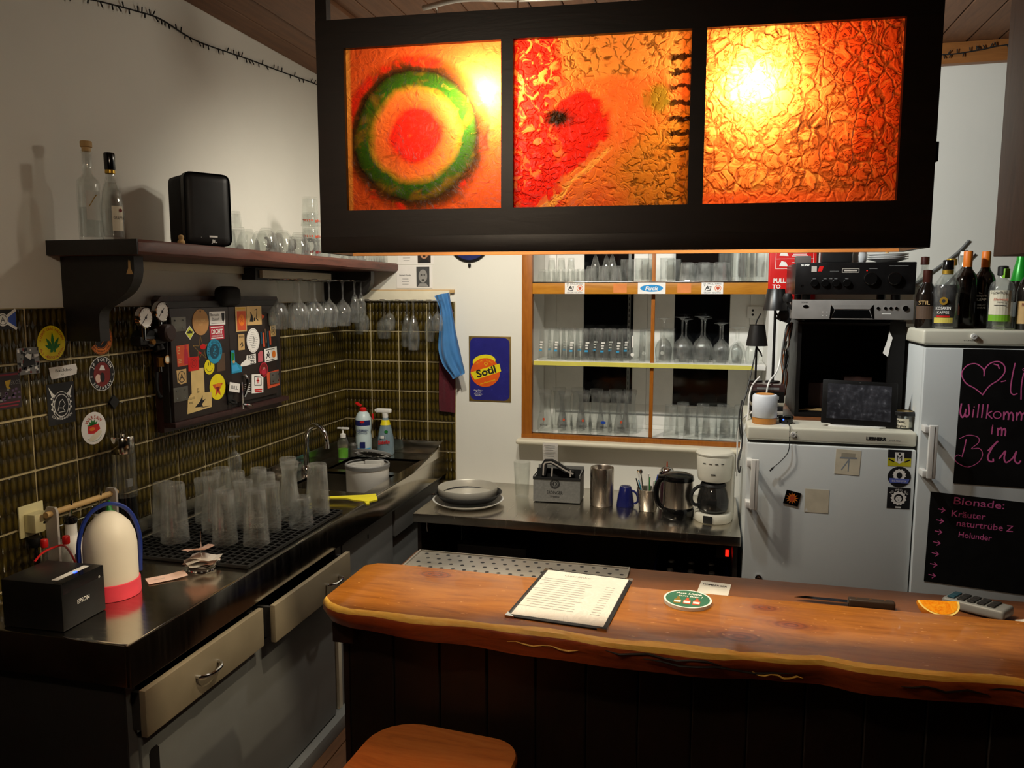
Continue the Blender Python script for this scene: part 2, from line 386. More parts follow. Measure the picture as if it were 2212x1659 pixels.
for n, c, r in (('greyprint', (150, 146, 142), .8), ('matgreen', (44, 104, 78), .6), ('cardwhite', (214, 210, 200), .7), ('knifewood', (50, 36, 26), .5), ('pith', (248, 214, 120), .6), ('terminalgrey', (120, 122, 124), .4)): plain(n, c, r)
emis('bulbglow', (255, 190, 110), 25.0)
wood('lampwood', [(.3, (20, 13, 9)), (.7, (34, 22, 15))], .45, (1, 6, 6), 3)
wood('lampinner', [(.3, (150, 96, 50)), (.7, (176, 118, 64))], .5, (1, 6, 6), 3)
wood('cabbrown', [(.3, (70, 42, 27)), (.7, (96, 60, 42))], .5, (6, 6, 1), 3)
plain('dripsteel', (196, 190, 178), .35, .6, var=.04)
plain('railpale', (200, 196, 186), .35, .4)

# glazed wall tile with three rows of raised leaf shapes
def tilemat():
    m, nt, out = newmat('tile'); tc = nt.nodes.new('ShaderNodeTexCoord'); sp = nt.nodes.new('ShaderNodeSeparateXYZ')
    nt.links.new(tc.outputs['Object'], sp.inputs[0]); P = .159
    u = mth(nt, 'MULTIPLY', mth(nt, 'ADD', sp.outputs[0], P/2), PI*7/P); v = mth(nt, 'MULTIPLY', mth(nt, 'ADD', sp.outputs[1], P/2), PI*3/P)
    su = mth(nt, 'ABSOLUTE', mth(nt, 'SINE', u)); sv = mth(nt, 'ABSOLUTE', mth(nt, 'SINE', v))
    leaf = mth(nt, 'SUBTRACT', mth(nt, 'ADD', su, mth(nt, 'MULTIPLY', sv, .9)), .75, clamp=True)
    big = noise(nt, tc.outputs['Object'], 9, 3)
    rnd = nt.nodes.new('ShaderNodeObjectInfo').outputs['Random']
    f = mth(nt, 'ADD', mth(nt, 'MULTIPLY', leaf, .62), mth(nt, 'ADD', mth(nt, 'MULTIPLY', big, .22), mth(nt, 'MULTIPLY', rnd, .16)))
    col = ramp(nt, f, [(.1, lin((34, 27, 8))), (.5, lin((60, 49, 14))), (.9, lin((84, 70, 22)))])
    bsdf(nt, out, col, .2, 0, .5, leaf, .8, .006)
tilemat()

# ================================================================ the room shell
ZC = 2.757
def shell():
    b = MB('floorwood'); b.box(-.3, 5.2, -6.2, .9, -.1, -.012); fl = struct(b.obj('floor'))
    plank = None
    for i in range(40):
        x = .0 + i*.125
        if plank is None:
            q = MB('floorwood'); q.box(-.061, .061, -3.0, 3.0, -.012, 0, .0015, seg=1); plank = q.mesh('plank')
        link('plank', plank, fl, T(x+.06, -3.0, 0))
    b = MB('ceilwood'); b.box(-.3, 5.2, -6.2, .6, ZC+.012, ZC+.1); ce = struct(b.obj('ceiling'))
    q = MB('ceilwood'); q.box(-.0595, .0595, -3.05, 3.05, 0, .012, .004, seg=1); pl = q.mesh('plank')
    for i in range(42): link('plank', pl, ce, T(.06+i*.123, -3.05, ZC))
    # ceiling beam along the back wall and a cross board
    b = MB('beamwood'); b.box(0, 4.6, -.045, -.001, 2.668, ZC-.001, .003); struct(b.obj('trim_1'))
    b = MB('ceilwood'); b.box(.28, .54, -1.6, -.7, ZC-.02, ZC-.001, .003); struct(b.obj('trim_2'))
    # walls
    b = MB('plaster'); b.box(-.3, 0, -6.2, .7, -.012, ZC+.012); wl = struct(b.obj('wall_left'))
    b = MB('plaster')
    for x0, x1, z0, z1 in ((0, 1.0, 0, ZC), (2.235, 5.2, 0, ZC), (1.0, 2.235, 0, .944), (1.0, 2.235, 2.3, ZC)):
        b.box(x0, x1, 0, .36, z0 - (.012 if z0 == 0 else 0), z1 + (.012 if z1 == ZC else 0))
    wb = struct(b.obj('wall_back'))
    b = MB('panelwood'); b.box(4.9, 5.2, -6.2, 0, -.012, ZC+.012); struct(b.obj('wall_right'))
    b = MB('panelwood'); b.box(-.3, 5.2, -6.5, -6.2, -.012, ZC+.012); struct(b.obj('wall_front'))
    b = MB('panelwood'); b.box(0, .012, -6.2, -2.42, 0, .80, .002); struct(b.obj('added_dark_panel'))  # unseen panel added to darken the reflection in the counter end
    # ---- tiles: one object each, proud of a grout bed
    P = .159; Z0 = 1.484; g = .0034
    q = MB('tile'); q.box(-P/2+g, P/2-g, -P/2+g, P/2-g, -.001, .005, .0018, seg=1); tm = q.mesh('tile')
    b = MB('grout'); b.box(0, .003, -3.1, 0, .80, 1.642, 0); b.obj('grout', wl)
    b = MB('grout'); b.box(.003, .634, -.003, 0, .66, 1.642, 0); b.obj('grout', wb)
    def cut(w, h):
        c = MB('tile'); c.box(-w/2+g, w/2-g, -h/2+g, h/2-g, -.001, .005, .0018, seg=1); return c.mesh('tile')
    w0 = .1382; c0 = cut(w0, P)
    for r in range(-1, 5):
        zc = Z0 - r*P - P/2
        link('tile', c0, wl, FL(-w0/2, zc, .003))
        for c in range(18): link('tile', tm, wl, FL(-w0 - c*P - P/2, zc, .003))
        for c in range(4):
            if c == 3:
                if r == -1 : ce2 = cut(.634-3*P-.0005, P)
                link('tile', ce2, wb, FB(3*P+(.634-3*P)/2, zc, -.003))
            else: link('tile', tm, wb, FB(c*P+P/2, zc, -.003))
    # four-cornered drain plug rosette set into the grout
    b = MB('darkmetal'); b.prism([(-.022, 0), (0, -.024), (.022, 0), (0, .024)], 0, .008); b.obj('pipe_cap', wl, FL(-1.728, 1.327, .008))
shell()

# ---------------------------------------------------------------- window niche behind the glass shelves
def niche():
    b = MB('white')
    b.box(1.0, 1.045, .001, .36, .945, 2.3); b.box(2.19, 2.235, .001, .36, .945, 2.3); b.box(1.045, 2.19, .001, .36, .945, .962); b.box(1.045, 2.19, .001, .36, 2.27, 2.3)
    struct(b.obj('trim_3'))
    win = struct(link('window_1', None))
    def fr(n, *a): part(n, win, 'white', lambda q: q.box(*a, .004))
    fr('casing', 1.045, 1.11, .30, .335, .962, 2.27); fr('casing', 2.12, 2.19, .30, .335, .962, 2.27)
    fr('sill_board', 1.11, 2.12, .30, .335, .962, .985)
    for x0, x1 in ((1.11, 1.60), (1.60, 2.12)):
        fr('casement_stile', x0, x0+.15 if x0 < 1.3 else x0+.14, .305, .33, .985, 2.27); fr('casement_stile', x1-(.075 if x0 < 1.3 else .10), x1, .305, .33, .985, 2.27)
        fr('casement_rail', x0, x1, .304, .329, .985, 1.095)
        part('casement_groove', win, 'grey', lambda q: q.box(x0, x1, .300, .3045, 1.037, 1.044))
        part('pane', win, 'nightglass', lambda q: q.box(x0+.1, x1-.07, .318, .322, 1.09, 2.27))
    # perforated shelf standard
    s = part('shelf_standard', win, 'grey', lambda q: q.box(1.497, 1.512, .292, .304, 1.1, 2.25, .001))
    for k in range(18): part('slot', s, 'black', lambda q: q.box(1.502, 1.507, .2912, .2922, 1.14+k*.03, 1.155+k*.03))
    # wooden front frame of the niche
    fw = struct(link('trim_4', None))
    part('stile', fw, 'framewood', lambda q: q.box(.992, 1.047, -.014, .02, .944, 2.32, .003))
    part('rail', fw, 'railwood', lambda q: q.box(1.047, 2.215, -.012, .02, 1.682, 1.737, .002))
    part('bottom_rail', fw, 'framewood', lambda q: q.box(.992, 2.15, -.016, .018, .944, .966, .002))
    part('mullion', fw, 'framewood', lambda q: q.box(1.638, 1.656, .03, .045, .966, 2.3, .001))
    part('sliding_track', fw, 'chrome', lambda q: q.box(1.047, 2.15, .0, .012, .966, .972, .001))
    part('edge_strip', fw, 'steel', lambda q: q.box(1.047, 2.2, -.011, .02, 1.737, 1.743, .001))
    b = MB('cream'); b.box(.975, 2.12, -.075, .0, .918, .944, .012, seg=3); struct(b.obj('trim_5'))
plain('nightglass', (10, 11, 13), .06, spec=.5)
niche()

ORD = ('first', 'second', 'third', 'fourth', 'fifth', 'sixth', 'seventh', 'eighth', 'ninth', 'tenth', 'eleventh', 'twelfth')
# ================================================================ glassware (profiles: radius, height)
GM = {}
def gl_mesh(kind, prof, mat='glass', seg=22, extra=None, ang=50):
    b = MB(mat); b.lathe(prof, seg)
    if extra: extra(b)
    GM[kind] = b.mesh(kind, ang)
def shellp(outer, t=.0022, base=.008):
    """closed profile of a vessel from its outer outline (bottom to top)"""
    inner = [(max(r-t, .0005), max(z, base)) for r, z in outer if z >= 0]
    return [(0, 0)] + outer + [(inner[-1][0], outer[-1][1])] + inner[::-1] + [(0, base)]
gl_mesh('tumbler_tall', shellp([(.026, 0), (.028, .004), (.031, .06), (.035, .148)]))
gl_mesh('tumbler_printed', shellp([(.027, 0), (.029, .004), (.032, .06), (.0345, .142)]), extra=lambda b: (b.use('white'), [b.rect(math.sin(k)*.004, .06+.012*k, .018-.003*k, .007, .0348, M=RX(90)) for k in range(3)], b.use('skyblue'), b.rect(.006, .097, .016, .008, .0348, M=RX(90))))
gl_mesh('tumbler_wide', shellp([(.036, 0), (.038, .004), (.040, .06), (.041, .138)]), extra=lambda b: (b.use('white'), b.rect(.008, .05, .006, .05, .0418, M=RX(90)), b.ell(.008, .105, .010, .008, .0418, M=RX(90))))
gl_mesh('weizen', shellp([(.034, 0), (.036, .006), (.030, .03), (.0265, .06), (.030, .11), (.040, .165), (.0415, .19), (.038, .225)], .002, .022))
gl_mesh('beer_tulip', shellp([(.033, 0), (.034, .004), (.030, .05), (.036, .12), (.034, .165)], .002, .01))
gl_mesh('wine', [(0, 0), (.034, 0), (.034, .0016), (.012, .006), (.0042, .016), (.0038, .085), (.010, .096), (.030, .115), (.041, .145), (.041, .165), (.034, .215), (.033, .215), (.0395, .165), (.0395, .146), (.028, .118), (.006, .099), (0, .098)])
gl_mesh('wine_small', [(0, 0), (.031, 0), (.031, .0016), (.010, .006), (.0038, .014), (.0036, .065), (.010, .074), (.027, .092), (.034, .12), (.033, .14), (.028, .175), (.027, .175), (.032, .14), (.033, .12), (.025, .094), (.005, .078), (0, .077)])
gl_mesh('flute', [(0, 0), (.028, 0), (.028, .0016), (.008, .005), (.004, .014), (.0038, .06), (.012, .075), (.024, .12), (.026, .16), (.022, .205), (.021, .205), (.0248, .16), (.0228, .12), (.009, .078), (0, .076)])
gl_mesh('shot', shellp([(.016, 0), (.017, .003), (.0215, .058)], .003, .01), 'glasscut', 14, ang=20)
gl_mesh('cut_tumbler', shellp([(.028, 0), (.030, .004), (.036, .07), (.037, .084), (.035, .092)], .003, .01), 'glasscut', 10, ang=15)
gl_mesh('cut_bowl', [(0, 0), (.022, 0), (.030, .02), (.043, .06), (.046, .09), (.044, .09), (.040, .06), (.027, .024), (0, .01)], 'glasscut', 12, ang=15)
def mugprof(): return shellp([(.036, 0), (.038, .004), (.038, .012), (.040, .12), (.039, .128)], .004, .014)
GM['mug_body'] = MB('glass').lathe(mugprof(), 14).mesh('mug_body', 30)
GM['mug_handle'] = MB('glass').tube(bez((.036, 0, .022), (.085, 0, .03), (.085, 0, .105), (.037, 0, .108), 9), .006, 8).mesh('handle')
gl_mesh('cup_bowl', shellp([(.018, 0), (.020, .003), (.030, .02), (.040, .05), (.042, .082), (.040, .086)], .0025, .008))
GM['cup_handle'] = MB('glass').tube(bez((.037, 0, .025), (.066, 0, .02), (.07, 0, .075), (.040, 0, .072), 8), .0045, 8).mesh('handle')
gl_mesh('latte', shellp([(.030, 0), (.032, .006), (.034, .05), (.041, .118), (.041, .122)], .0022, .008))
for k in ('weizen', 'beer_tulip', 'tumbler_tall', 'wine'):   # freshly rinsed glasses, dull with drops
    me = GM[k].copy(); me.materials[0] = MT['glasswet']; GM[k+'_wet'] = me
def put(kind, name, x, y, z, label, group, flip=False, h=0, rz=0, cat='glass', sc=1, handle=None, tilt=0, scz=None):
    M = T(x, y, z) @ RZ(rz) @ RX(tilt)
    scz = scz or sc
    if flip: M = M @ T(0, 0, h*scz) @ RX(180)
    o = link(name, GM[kind], None, M @ SC(sc, sc, scz))
    tag(o, label, cat, group)
    if handle: link('handle', GM[handle], o)
    return o

# ================================================================ wooden wall shelf with its brackets
def wall_shelf():
    s = thing('wall_shelf', 'long dark wooden wall shelf on curved black brackets above the tiles', 'shelf', T(0, 0, 1.795))
    def board(b):
        n = 26; rows = []
        rnd = random.Random(3)
        for k in range(n+1):
            y = -1.944 + 1.940*k/n; e = .318 + rnd.uniform(-.003, .003); d = rnd.uniform(0, .003)
            rows.append([b.bm.verts.new(p) for p in ((.001, y, 0), (e-.008, y, d), (e, y, .008+d), (e+.001, y, .036), (e-.006, y, .045), (.001, y, .045))])
        for A, B in zip(rows, rows[1:]):
            for j in range(6): b._f([A[j], A[(j+1) % 6], B[(j+1) % 6], B[j]])
        b._f(rows[0]); b._f(rows[-1][::-1])
    part('board', s, 'shelfwood', board)
    part('shaded_end', s, 'blackwood', lambda b: b.box(.0, .316, -1.950, -1.9445, .001, .045, .001))  # dark sheet painting the shade on the board's end face
    prof = [(.001, 0), (.262, 0)] + [(p.x, p.y) for p in spline([(.262, -.04, 0), (.255, -.072, 0), (.235, -.102, 0), (.205, -.124, 0), (.170, -.141, 0), (.145, -.155, 0), (.131, -.172, 0), (.128, -.20, 0)], 3)] + [(.128, -.255), (.001, -.255)]
    for y in (-1.88, -.20):
        part('bracket', s, 'blackwood', lambda b: b.prism(prof, -.02, .02, frame(Vector((1, 0, 0)), Vector((0, 0, 1)), Vector((0, -1, 0)), (0, y, -.001))))
    part('worn_patch', s, 'tan', lambda b: b.prism([(-.012, -.02), (.012, -.02), (.004, -.002), (.004, .02), (-.003, .022), (-.004, -.002)], 0, .0006, frame(Vector((1, 0, 0)), Vector((0, 0, 1)), Vector((0, -1, 0)), (.246, -1.9001, -.034))), label='bare light patch worn in the black paint')
    part('batten', s, 'cream', lambda b: b.box(.001, .02, -1.85, -.25, -.03, -.001, .001))
    return s
wall_shelf()
ZS = 1.8405
def bottle_cork():
    t = thing('liquor_bottle', 'tall half-full clear spirit bottle with a wooden cork on the wall shelf', 'bottle', T(.105, -1.885, ZS))
    o = [(.030, 0), (.0325, .006), (.0325, .165), (.030, .178), (.018, .190), (.0135, .200), (.0135, .255), (.015, .257), (.015, .265)]
    part('body', t, 'glass', lambda b: b.lathe(shellp(o, .003, .012), 24))
    part('spirit', t, 'glassclear', lambda b: b.lathe([(0, .013), (.0285, .013), (.0285, .098), (0, .098)], 24))
    part('label', t, 'paperglass', lambda b: [b._f([b.bm.verts.new((.0332*math.cos(a), .0332*math.sin(a), z)) for a, z in ((a0, .06), (a0+.22, .06), (a0+.22, .145), (a0, .145))]) for a0 in [-1.1+.22*k for k in range(6)]], label='frosted white label')
    part('label_mark', t, 'goldfoil', lambda b: b.tube([(.0336*math.cos(a), .0336*math.sin(a), .115+.02*math.sin(3*(a+.6))) for a in [-.9+.08*k for k in range(10)]], .0012, 5))
    part('cork', t, 'tan', lambda b: b.lathe([(0, .262), (.0125, .262), (.0125, .274), (.0165, .275), (.0165, .290), (.015, .292), (0, .292)], 18))
def bottle_black():
    t = thing('liquor_bottle', 'clear grappa bottle with black capsule and cream label on the wall shelf', 'bottle', T(.178, -1.878, ZS))
    o = [(.027, 0), (.030, .006), (.033, .06), (.0325, .10), (.026, .145), (.015, .178), (.0125, .19), (.0125, .22)]
    part('body', t, 'glass', lambda b: b.lathe(shellp(o, .003, .012), 24))
    part('spirit', t, 'glassclear', lambda b: b.lathe([(0, .013), (.026, .014), (.0295, .06), (.029, .1), (.0225, .145), (.014, .170), (0, .170)], 24))
    part('band', t, 'goldfoil', lambda b: b.lathe([(.0132, .196), (.0142, .197), (.0142, .206), (.0132, .207)], 18))
    part('capsule', t, 'blackgloss', lambda b: b.lathe([(.0138, .207), (.015, .21), (.0158, .252), (.0145, .256), (0, .256)], 18))
    L = part('label', t, 'cream', lambda b: [b._f([b.bm.verts.new((.0334*math.cos(a), .0334*math.sin(a), z)) for a, z in ((a0, .028), (a0+.2, .028), (a0+.2, .10), (a0, .10))]) for a0 in [-.9+.2*k for k in range(5)]])
    part('lettering', L, 'ink', lambda b: b.text('GRAPPA', 0, .066, .010, .0340, frame(Vector((math.sin(.35), math.cos(.35), 0)), Vector((0, 0, 1)), Vector((math.cos(.35), -math.sin(.35), 0)), (0, 0, 0)), width=.032))
    part('seal', L, 'darkred', lambda b: b.ell(.006, .088, .005, .005, .0340, .0346, frame(Vector((math.sin(.35), math.cos(.35), 0)), Vector((0, 0, 1)), Vector((math.cos(.35), -math.sin(.35), 0)), (0, 0, 0))))
bottle_cork(); bottle_black()
def loudspeaker():
    t = thing('loudspeaker', 'black compact loudspeaker with rounded corners on the wall shelf', 'speaker', T(.185, -1.475, ZS) @ RZ(-32+90))
    # local: front faces -y
    part('cabinet', t, 'blackmatte', lambda b: b.box(-.075, .075, -.055, .085, .006, .244, .028, seg=4))
    part('grille', t, 'black', lambda b: b.box(-.080, .080, -.085, -.050, .004, .248, .030, seg=4))
    for x in (-.05, .05):
        for y in (-.05, .06): part('rubber_foot', t, 'black', lambda b: b.box(x-.012, x+.012, y-.01, y+.01, 0, .01, .002))
    part('badge', t, 'white', lambda b: (b.rect(.012, .036, .028, .006, .0857, .0862, frame(Vector((1, 0, 0)), Vector((0, 0, 1)), Vector((0, -1, 0)), (0, 0, 0))), b.text('JBL', .014, .021, .011, .0858, frame(Vector((1, 0, 0)), Vector((0, 0, 1)), Vector((0, -1, 0)), (0, 0, 0)), width=.020, bold=.02)))
    part('led', t, 'grey', lambda b: b.ell(-.03, .032, .002, .002, .0855, .0864, frame(Vector((1, 0, 0)), Vector((0, 0, 1)), Vector((0, -1, 0)), (0, 0, 0))))
loudspeaker()
b = MB('tan'); b.lathe([(0, 0), (.011, 0), (.012, .008), (.007, .015), (.009, .02), (.008, .027), (.003, .03), (0, .03)], 12); tag(b.obj('figurine', None, T(.27, -1.69, ZS)), 'tiny tan figurine left of the black loudspeaker', 'figurine')
def shelf_glasses():
    g = 'glasses crowded on the wall shelf'
    # column of short tumblers stacked in one another just right of the speaker
    for k, (x, y) in enumerate(((.10, -1.19), (.17, -1.23), (.11, -1.30))):
        for j in range(2):
            put('cut_tumbler' if j == 0 else 'shot', 'tumbler', x, y, ZS+j*.093, 'small clear tumbler ' + ('upside down' if j == 0 else 'balanced on another') + ' right of the loudspeaker, ' + ('third', 'second', 'first')[k] + ' from the speaker', g, True, .092 if j == 0 else .058, 20*k)
    for k, (x, y) in enumerate(((.12, -1.08), (.23, -1.12), (.11, -.97), (.23, -1.0), (.12, -.86), (.24, -.89))):
        put('cup_bowl', 'glass_cup', x, y, ZS, 'round glass cup with curled handle on the wall shelf, ' + ORD[k//2] + ' from the speaker, ' + ('wall' if k % 2 == 0 else 'outer') + ' row', g, True, .086, -60+15*k, 'cup', 1.12, 'cup_handle')
    names = ('lowest', 'middle', 'topmost')
    for j in range(3):
        o = put('latte', 'latte_glass', .235, -.775, ZS+j*.066, 'latte glass with brown lettering, ' + names[j] + ' of the tall upside-down stack', g, True, .122, 0)
        part('lettering', o, ('darkred', 'redprint', 'redprint')[j], lambda b: b.arctext(('atte', 'Macchiato', 'atte Macchiato')[j], 0, 0, 1, 1, 0) if False else [b.text(ch, 0, 0, .012, .0408, RX(0) @ Matrix.Rotation(a, 4, 'Z') @ frame(Vector((0, 1, 0)), Vector((0, 0, 1)), Vector((1, 0, 0)), (0, 0, .103)), bold=.03) for ch, a in zip('Latte Macchiato ', [1.9-k*.24 for k in range(16)]) if ch != ' '])
    for k, (x, y) in enumerate(((.12, -.70), (.23, -.66), (.12, -.58), (.24, -.55), (.13, -.46), (.25, -.44), (.15, -.35), (.25, -.33))):
        put('cut_tumbler', 'tumbler', x, y, ZS, 'faceted tumbler on the wall shelf by the latte glasses, ' + ORD[k//2] + ' pair, ' + ('wall' if k % 2 == 0 else 'outer') + ' side', g, True, .092, 13*k)
    for k in range(14):
        put('shot', 'shot_glass', (.16, .27)[k % 2], -.26+.033*(k//2), ZS, 'tiny shot glass at the corner end of the wall shelf, ' + ORD[k//2] + ' in the ' + ('wall' if k % 2 == 0 else 'outer') + ' row', 'shot glasses at the end of the wall shelf', True, .058, 11*k, sc=.8)
shelf_glasses()

# ================================================================ glass racks with hanging stemware
def rack(name, label, M, length, slots, off=0):
    t = thing(name, label, 'glass rack', M)    # local: x along, y out from the wall, z up (top at 0)
    part('batten', t, 'cream', lambda b: b.box(0, length, off, off+.015, -.045 if off else -.055, -.012 if off else -.001, .001))
    if off: part('housing', t, 'blackwood', lambda b: b.box(-.03, length+.10, -.02, off-.0005, -.052, -.003, .001))
    for k in range(slots):
        x = length*(k+.5)/slots
        part('wire', t, 'chrome', lambda b: b.tube([(x-.02, off+.016, -.05), (x-.02, .19, -.05), (x-.012, .205, -.048), (x+.012, .205, -.048), (x+.02, .19, -.05), (x+.02, off+.016, -.05)], .0022, 6))
    return t
def hang(kind, h, x, y, z, k, label, group):
    put(kind, 'stem_glass', x, y, z, label, group, True, h, 17*k)
rack('glass_rack', 'wire glass rack screwed under the wall shelf over the sticker cabinet', T(.03, -.93, 1.793) @ RZ(90) @ SC(1, -1, 1), .62, 5, .045)
for j in range(4):
    for i in range(2):
        hang('wine', .215, .125+.10*i, -.87+.135*j, 1.745-.215, j+i, 'slender wine glass hanging under the shelf, ' + ORD[j] + ' from the speaker in the ' + ('wall' if i == 0 else 'outer') + ' row', 'wine glasses under the wall shelf')
for j in range(2): hang('flute', .205, .22, -.325+.075*j, 1.745-.205, j, 'champagne flute hanging under the shelf, ' + ('nearer to' if j else 'farther from') + ' the corner', 'flutes under the wall shelf')
rb = rack('glass_rack', 'wire glass rack on the corner wall above the cleaning bottles', T(.03, -.012, 1.700) @ SC(1, -1, 1), .58, 7)
part('backing_board', rb, 'tan', lambda b: b.box(.0, .605, -.0, .012, -.012, .004, .001), M=T(0, -.002, 0))
for j, (x, kind, h, sc) in enumerate(((.12, 'flute', .205, .9), (.18, 'wine_small', .175, .95), (.262, 'wine', .215, .95), (.325, 'wine_small', .175, .9), (.39, 'flute', .205, 1.2), (.455, 'flute', .205, 1.25), (.515, 'flute', .205, 1.05), (.585, 'wine_small', .175, .9))):
    y = -.065-.075*(j % 2)
    put(kind, 'stem_glass', x, y, 1.652-h*sc, 'stemmed glass hanging from the corner wall rack, ' + ORD[j] + ' from the left', 'glasses on the corner rack', True, h, 21*j, sc=sc)
# cloths on the end of the corner rack
def cloth(name, label, pts, mat, thick, seed, amp, M):
    """a hanging cloth from left and right outline points given top to bottom (u, v), folded out of plane"""
    b = MB(mat); rnd = random.Random(seed); n = 16; m = 26
    L = spline([(u, v, 0) for u, v in pts[0]], 5); R = spline([(u, v, 0) for u, v in pts[1]], 5)
    def samp(c, t):
        q = t*(len(c)-1); i = min(int(q), len(c)-2); return c[i].lerp(c[i+1], q-i)
    ph = [rnd.uniform(0, 6) for _ in range(4)]
    rows = []
    for i in range(m+1):
        t = i/m; a = samp(L, t); c = samp(R, t); row = []
        for j in range(n+1):
            s = j/n; p = a.lerp(c, s)
            w = amp*(math.sin(s*9+ph[0]+t*2)+.6*math.sin(s*17+ph[1]-t*3)+.5*math.sin(t*14+ph[2]+s*4)*max(0, .5-abs(t-.45)))
            row.append(b.bm.verts.new((p.x, p.y, .02+amp*2+w)))
        rows.append(row)
    for A, B in zip(rows, rows[1:]):
        for j in range(n): b._f([A[j], B[j], B[j+1], A[j+1]])
    bmesh.ops.solidify(b.bm, geom=list(b.bm.faces), thickness=thick)
    return tag(b.obj(name, None, M, 80), label, 'cloth')
cloth('drying_cloth', 'crumpled sky-blue cloth hanging from the end of the corner rack', ([(.545, 1.672), (.575, 1.60), (.57, 1.50), (.565, 1.40), (.59, 1.32), (.635, 1.265), (.645, 1.245)], [(.632, 1.69), (.648, 1.60), (.668, 1.50), (.685, 1.42), (.70, 1.35), (.715, 1.285), (.70, 1.27)]), 'bluecloth', .002, 5, .0105, frame(Vector((1, 0, 0)), Vector((0, 0, 1)), Vector((0, -1, 0)), (0, -.045, 0)))
cloth('drying_cloth', 'folded maroon towel hanging below the blue cloth', ([(.56, 1.60), (.553, 1.45), (.552, 1.30), (.548, 1.15), (.549, 1.068)], [(.63, 1.60), (.64, 1.45), (.64, 1.30), (.64, 1.15), (.637, 1.062)]), 'maroontowel', .006, 9, .0022, frame(Vector((1, 0, 0)), Vector((0, 0, 1)), Vector((0, -1, 0)), (0, -.004, 0)))

# ================================================================ steel sink counter along the left wall
CZ = .832
def counter():
    t = thing('sink_counter', 'long stainless steel counter with two sinks along the tiled wall', 'counter', T(0, 0, 0))
    x1 = .583; y0 = -2.375
    # sheet with two rectangular cut-outs for the basins
    A = (-.86, -.52); B = (-.47, -.17); bx = (.12, .50)
    def top(b):
        xs = [.009, bx[0], bx[1], x1-.012]; ys = [y0+.012, A[0], A[1], B[0], B[1], -.009]
        hole = {(1, 1), (1, 3)}
        for i in range(3):
            for j in range(5):
                if (i, j) in hole: continue
                b.box(xs[i], xs[i+1], ys[j], ys[j+1], CZ-.012, CZ)
    part('worktop', t, 'steel', top)
    def rim(b):
        b.box(x1-.012, x1, y0, -.009, .732, .840, .003); b.box(.009, x1-.012, y0, y0+.012, .732, .840, .003)
    part('front_apron', t, 'steel', rim)
    part('upstand', t, 'steel', lambda b: (b.box(.009, .016, -1.95, -.009, CZ, .905, .002), b.box(.016, x1-.012, -.020, -.009, CZ, .905, .003)))
    part('end_rim', t, 'steel', lambda b: b.prism([(-.50, 0), (-.009, 0), (-.009, .068), (-.06, .068), (-.2, .04)], 0, .010, frame(Vector((0, 1, 0)), Vector((0, 0, 1)), Vector((1, 0, 0)), (x1-.012, 0, .838))))
    for (a, c) in (A, B):
        def basin(b):
            for q in ((bx[0]-.002, bx[0], a, c), (bx[1], bx[1]+.002, a, c), (bx[0], bx[1], a-.002, a), (bx[0], bx[1], c, c+.002)): b.box(*q, CZ-.17, CZ-.001)
            b.box(bx[0], bx[1], a, c, CZ-.172, CZ-.17)
        o = part('basin', t, 'steel', basin)
        part('drain', o, 'darkmetal', lambda b: b.cyl((.31, (a+c)/2, CZ-.17), (.31, (a+c)/2, CZ-.166), .03))
    # drainboard grooves
    f = part('faucet', t, 'chrome', lambda b: b.tube(spline([(.085, -.60, CZ), (.085, -.60, .97), (.10, -.61, 1.035), (.145, -.63, 1.075), (.20, -.655, 1.06), (.222, -.665, 1.02), (.226, -.667, .99)], 5), [.014]*5+[.012]*26, 12))
    part('aerator', f, 'chrome', lambda b: b.cyl((.226, -.667, .975), (.226, -.667, .995), .014, .013, 14))
    part('faucet_base', f, 'chrome', lambda b: b.lathe([(0, CZ), (.028, CZ), (.026, CZ+.03), (.016, CZ+.045), (0, CZ+.045)], 18, T(.085, -.60, 0)))
    part('tap_handle', f, 'chrome', lambda b: b.cyl((.07, -.63, CZ+.06), (.07, -.69, CZ+.075), .006))
counter()
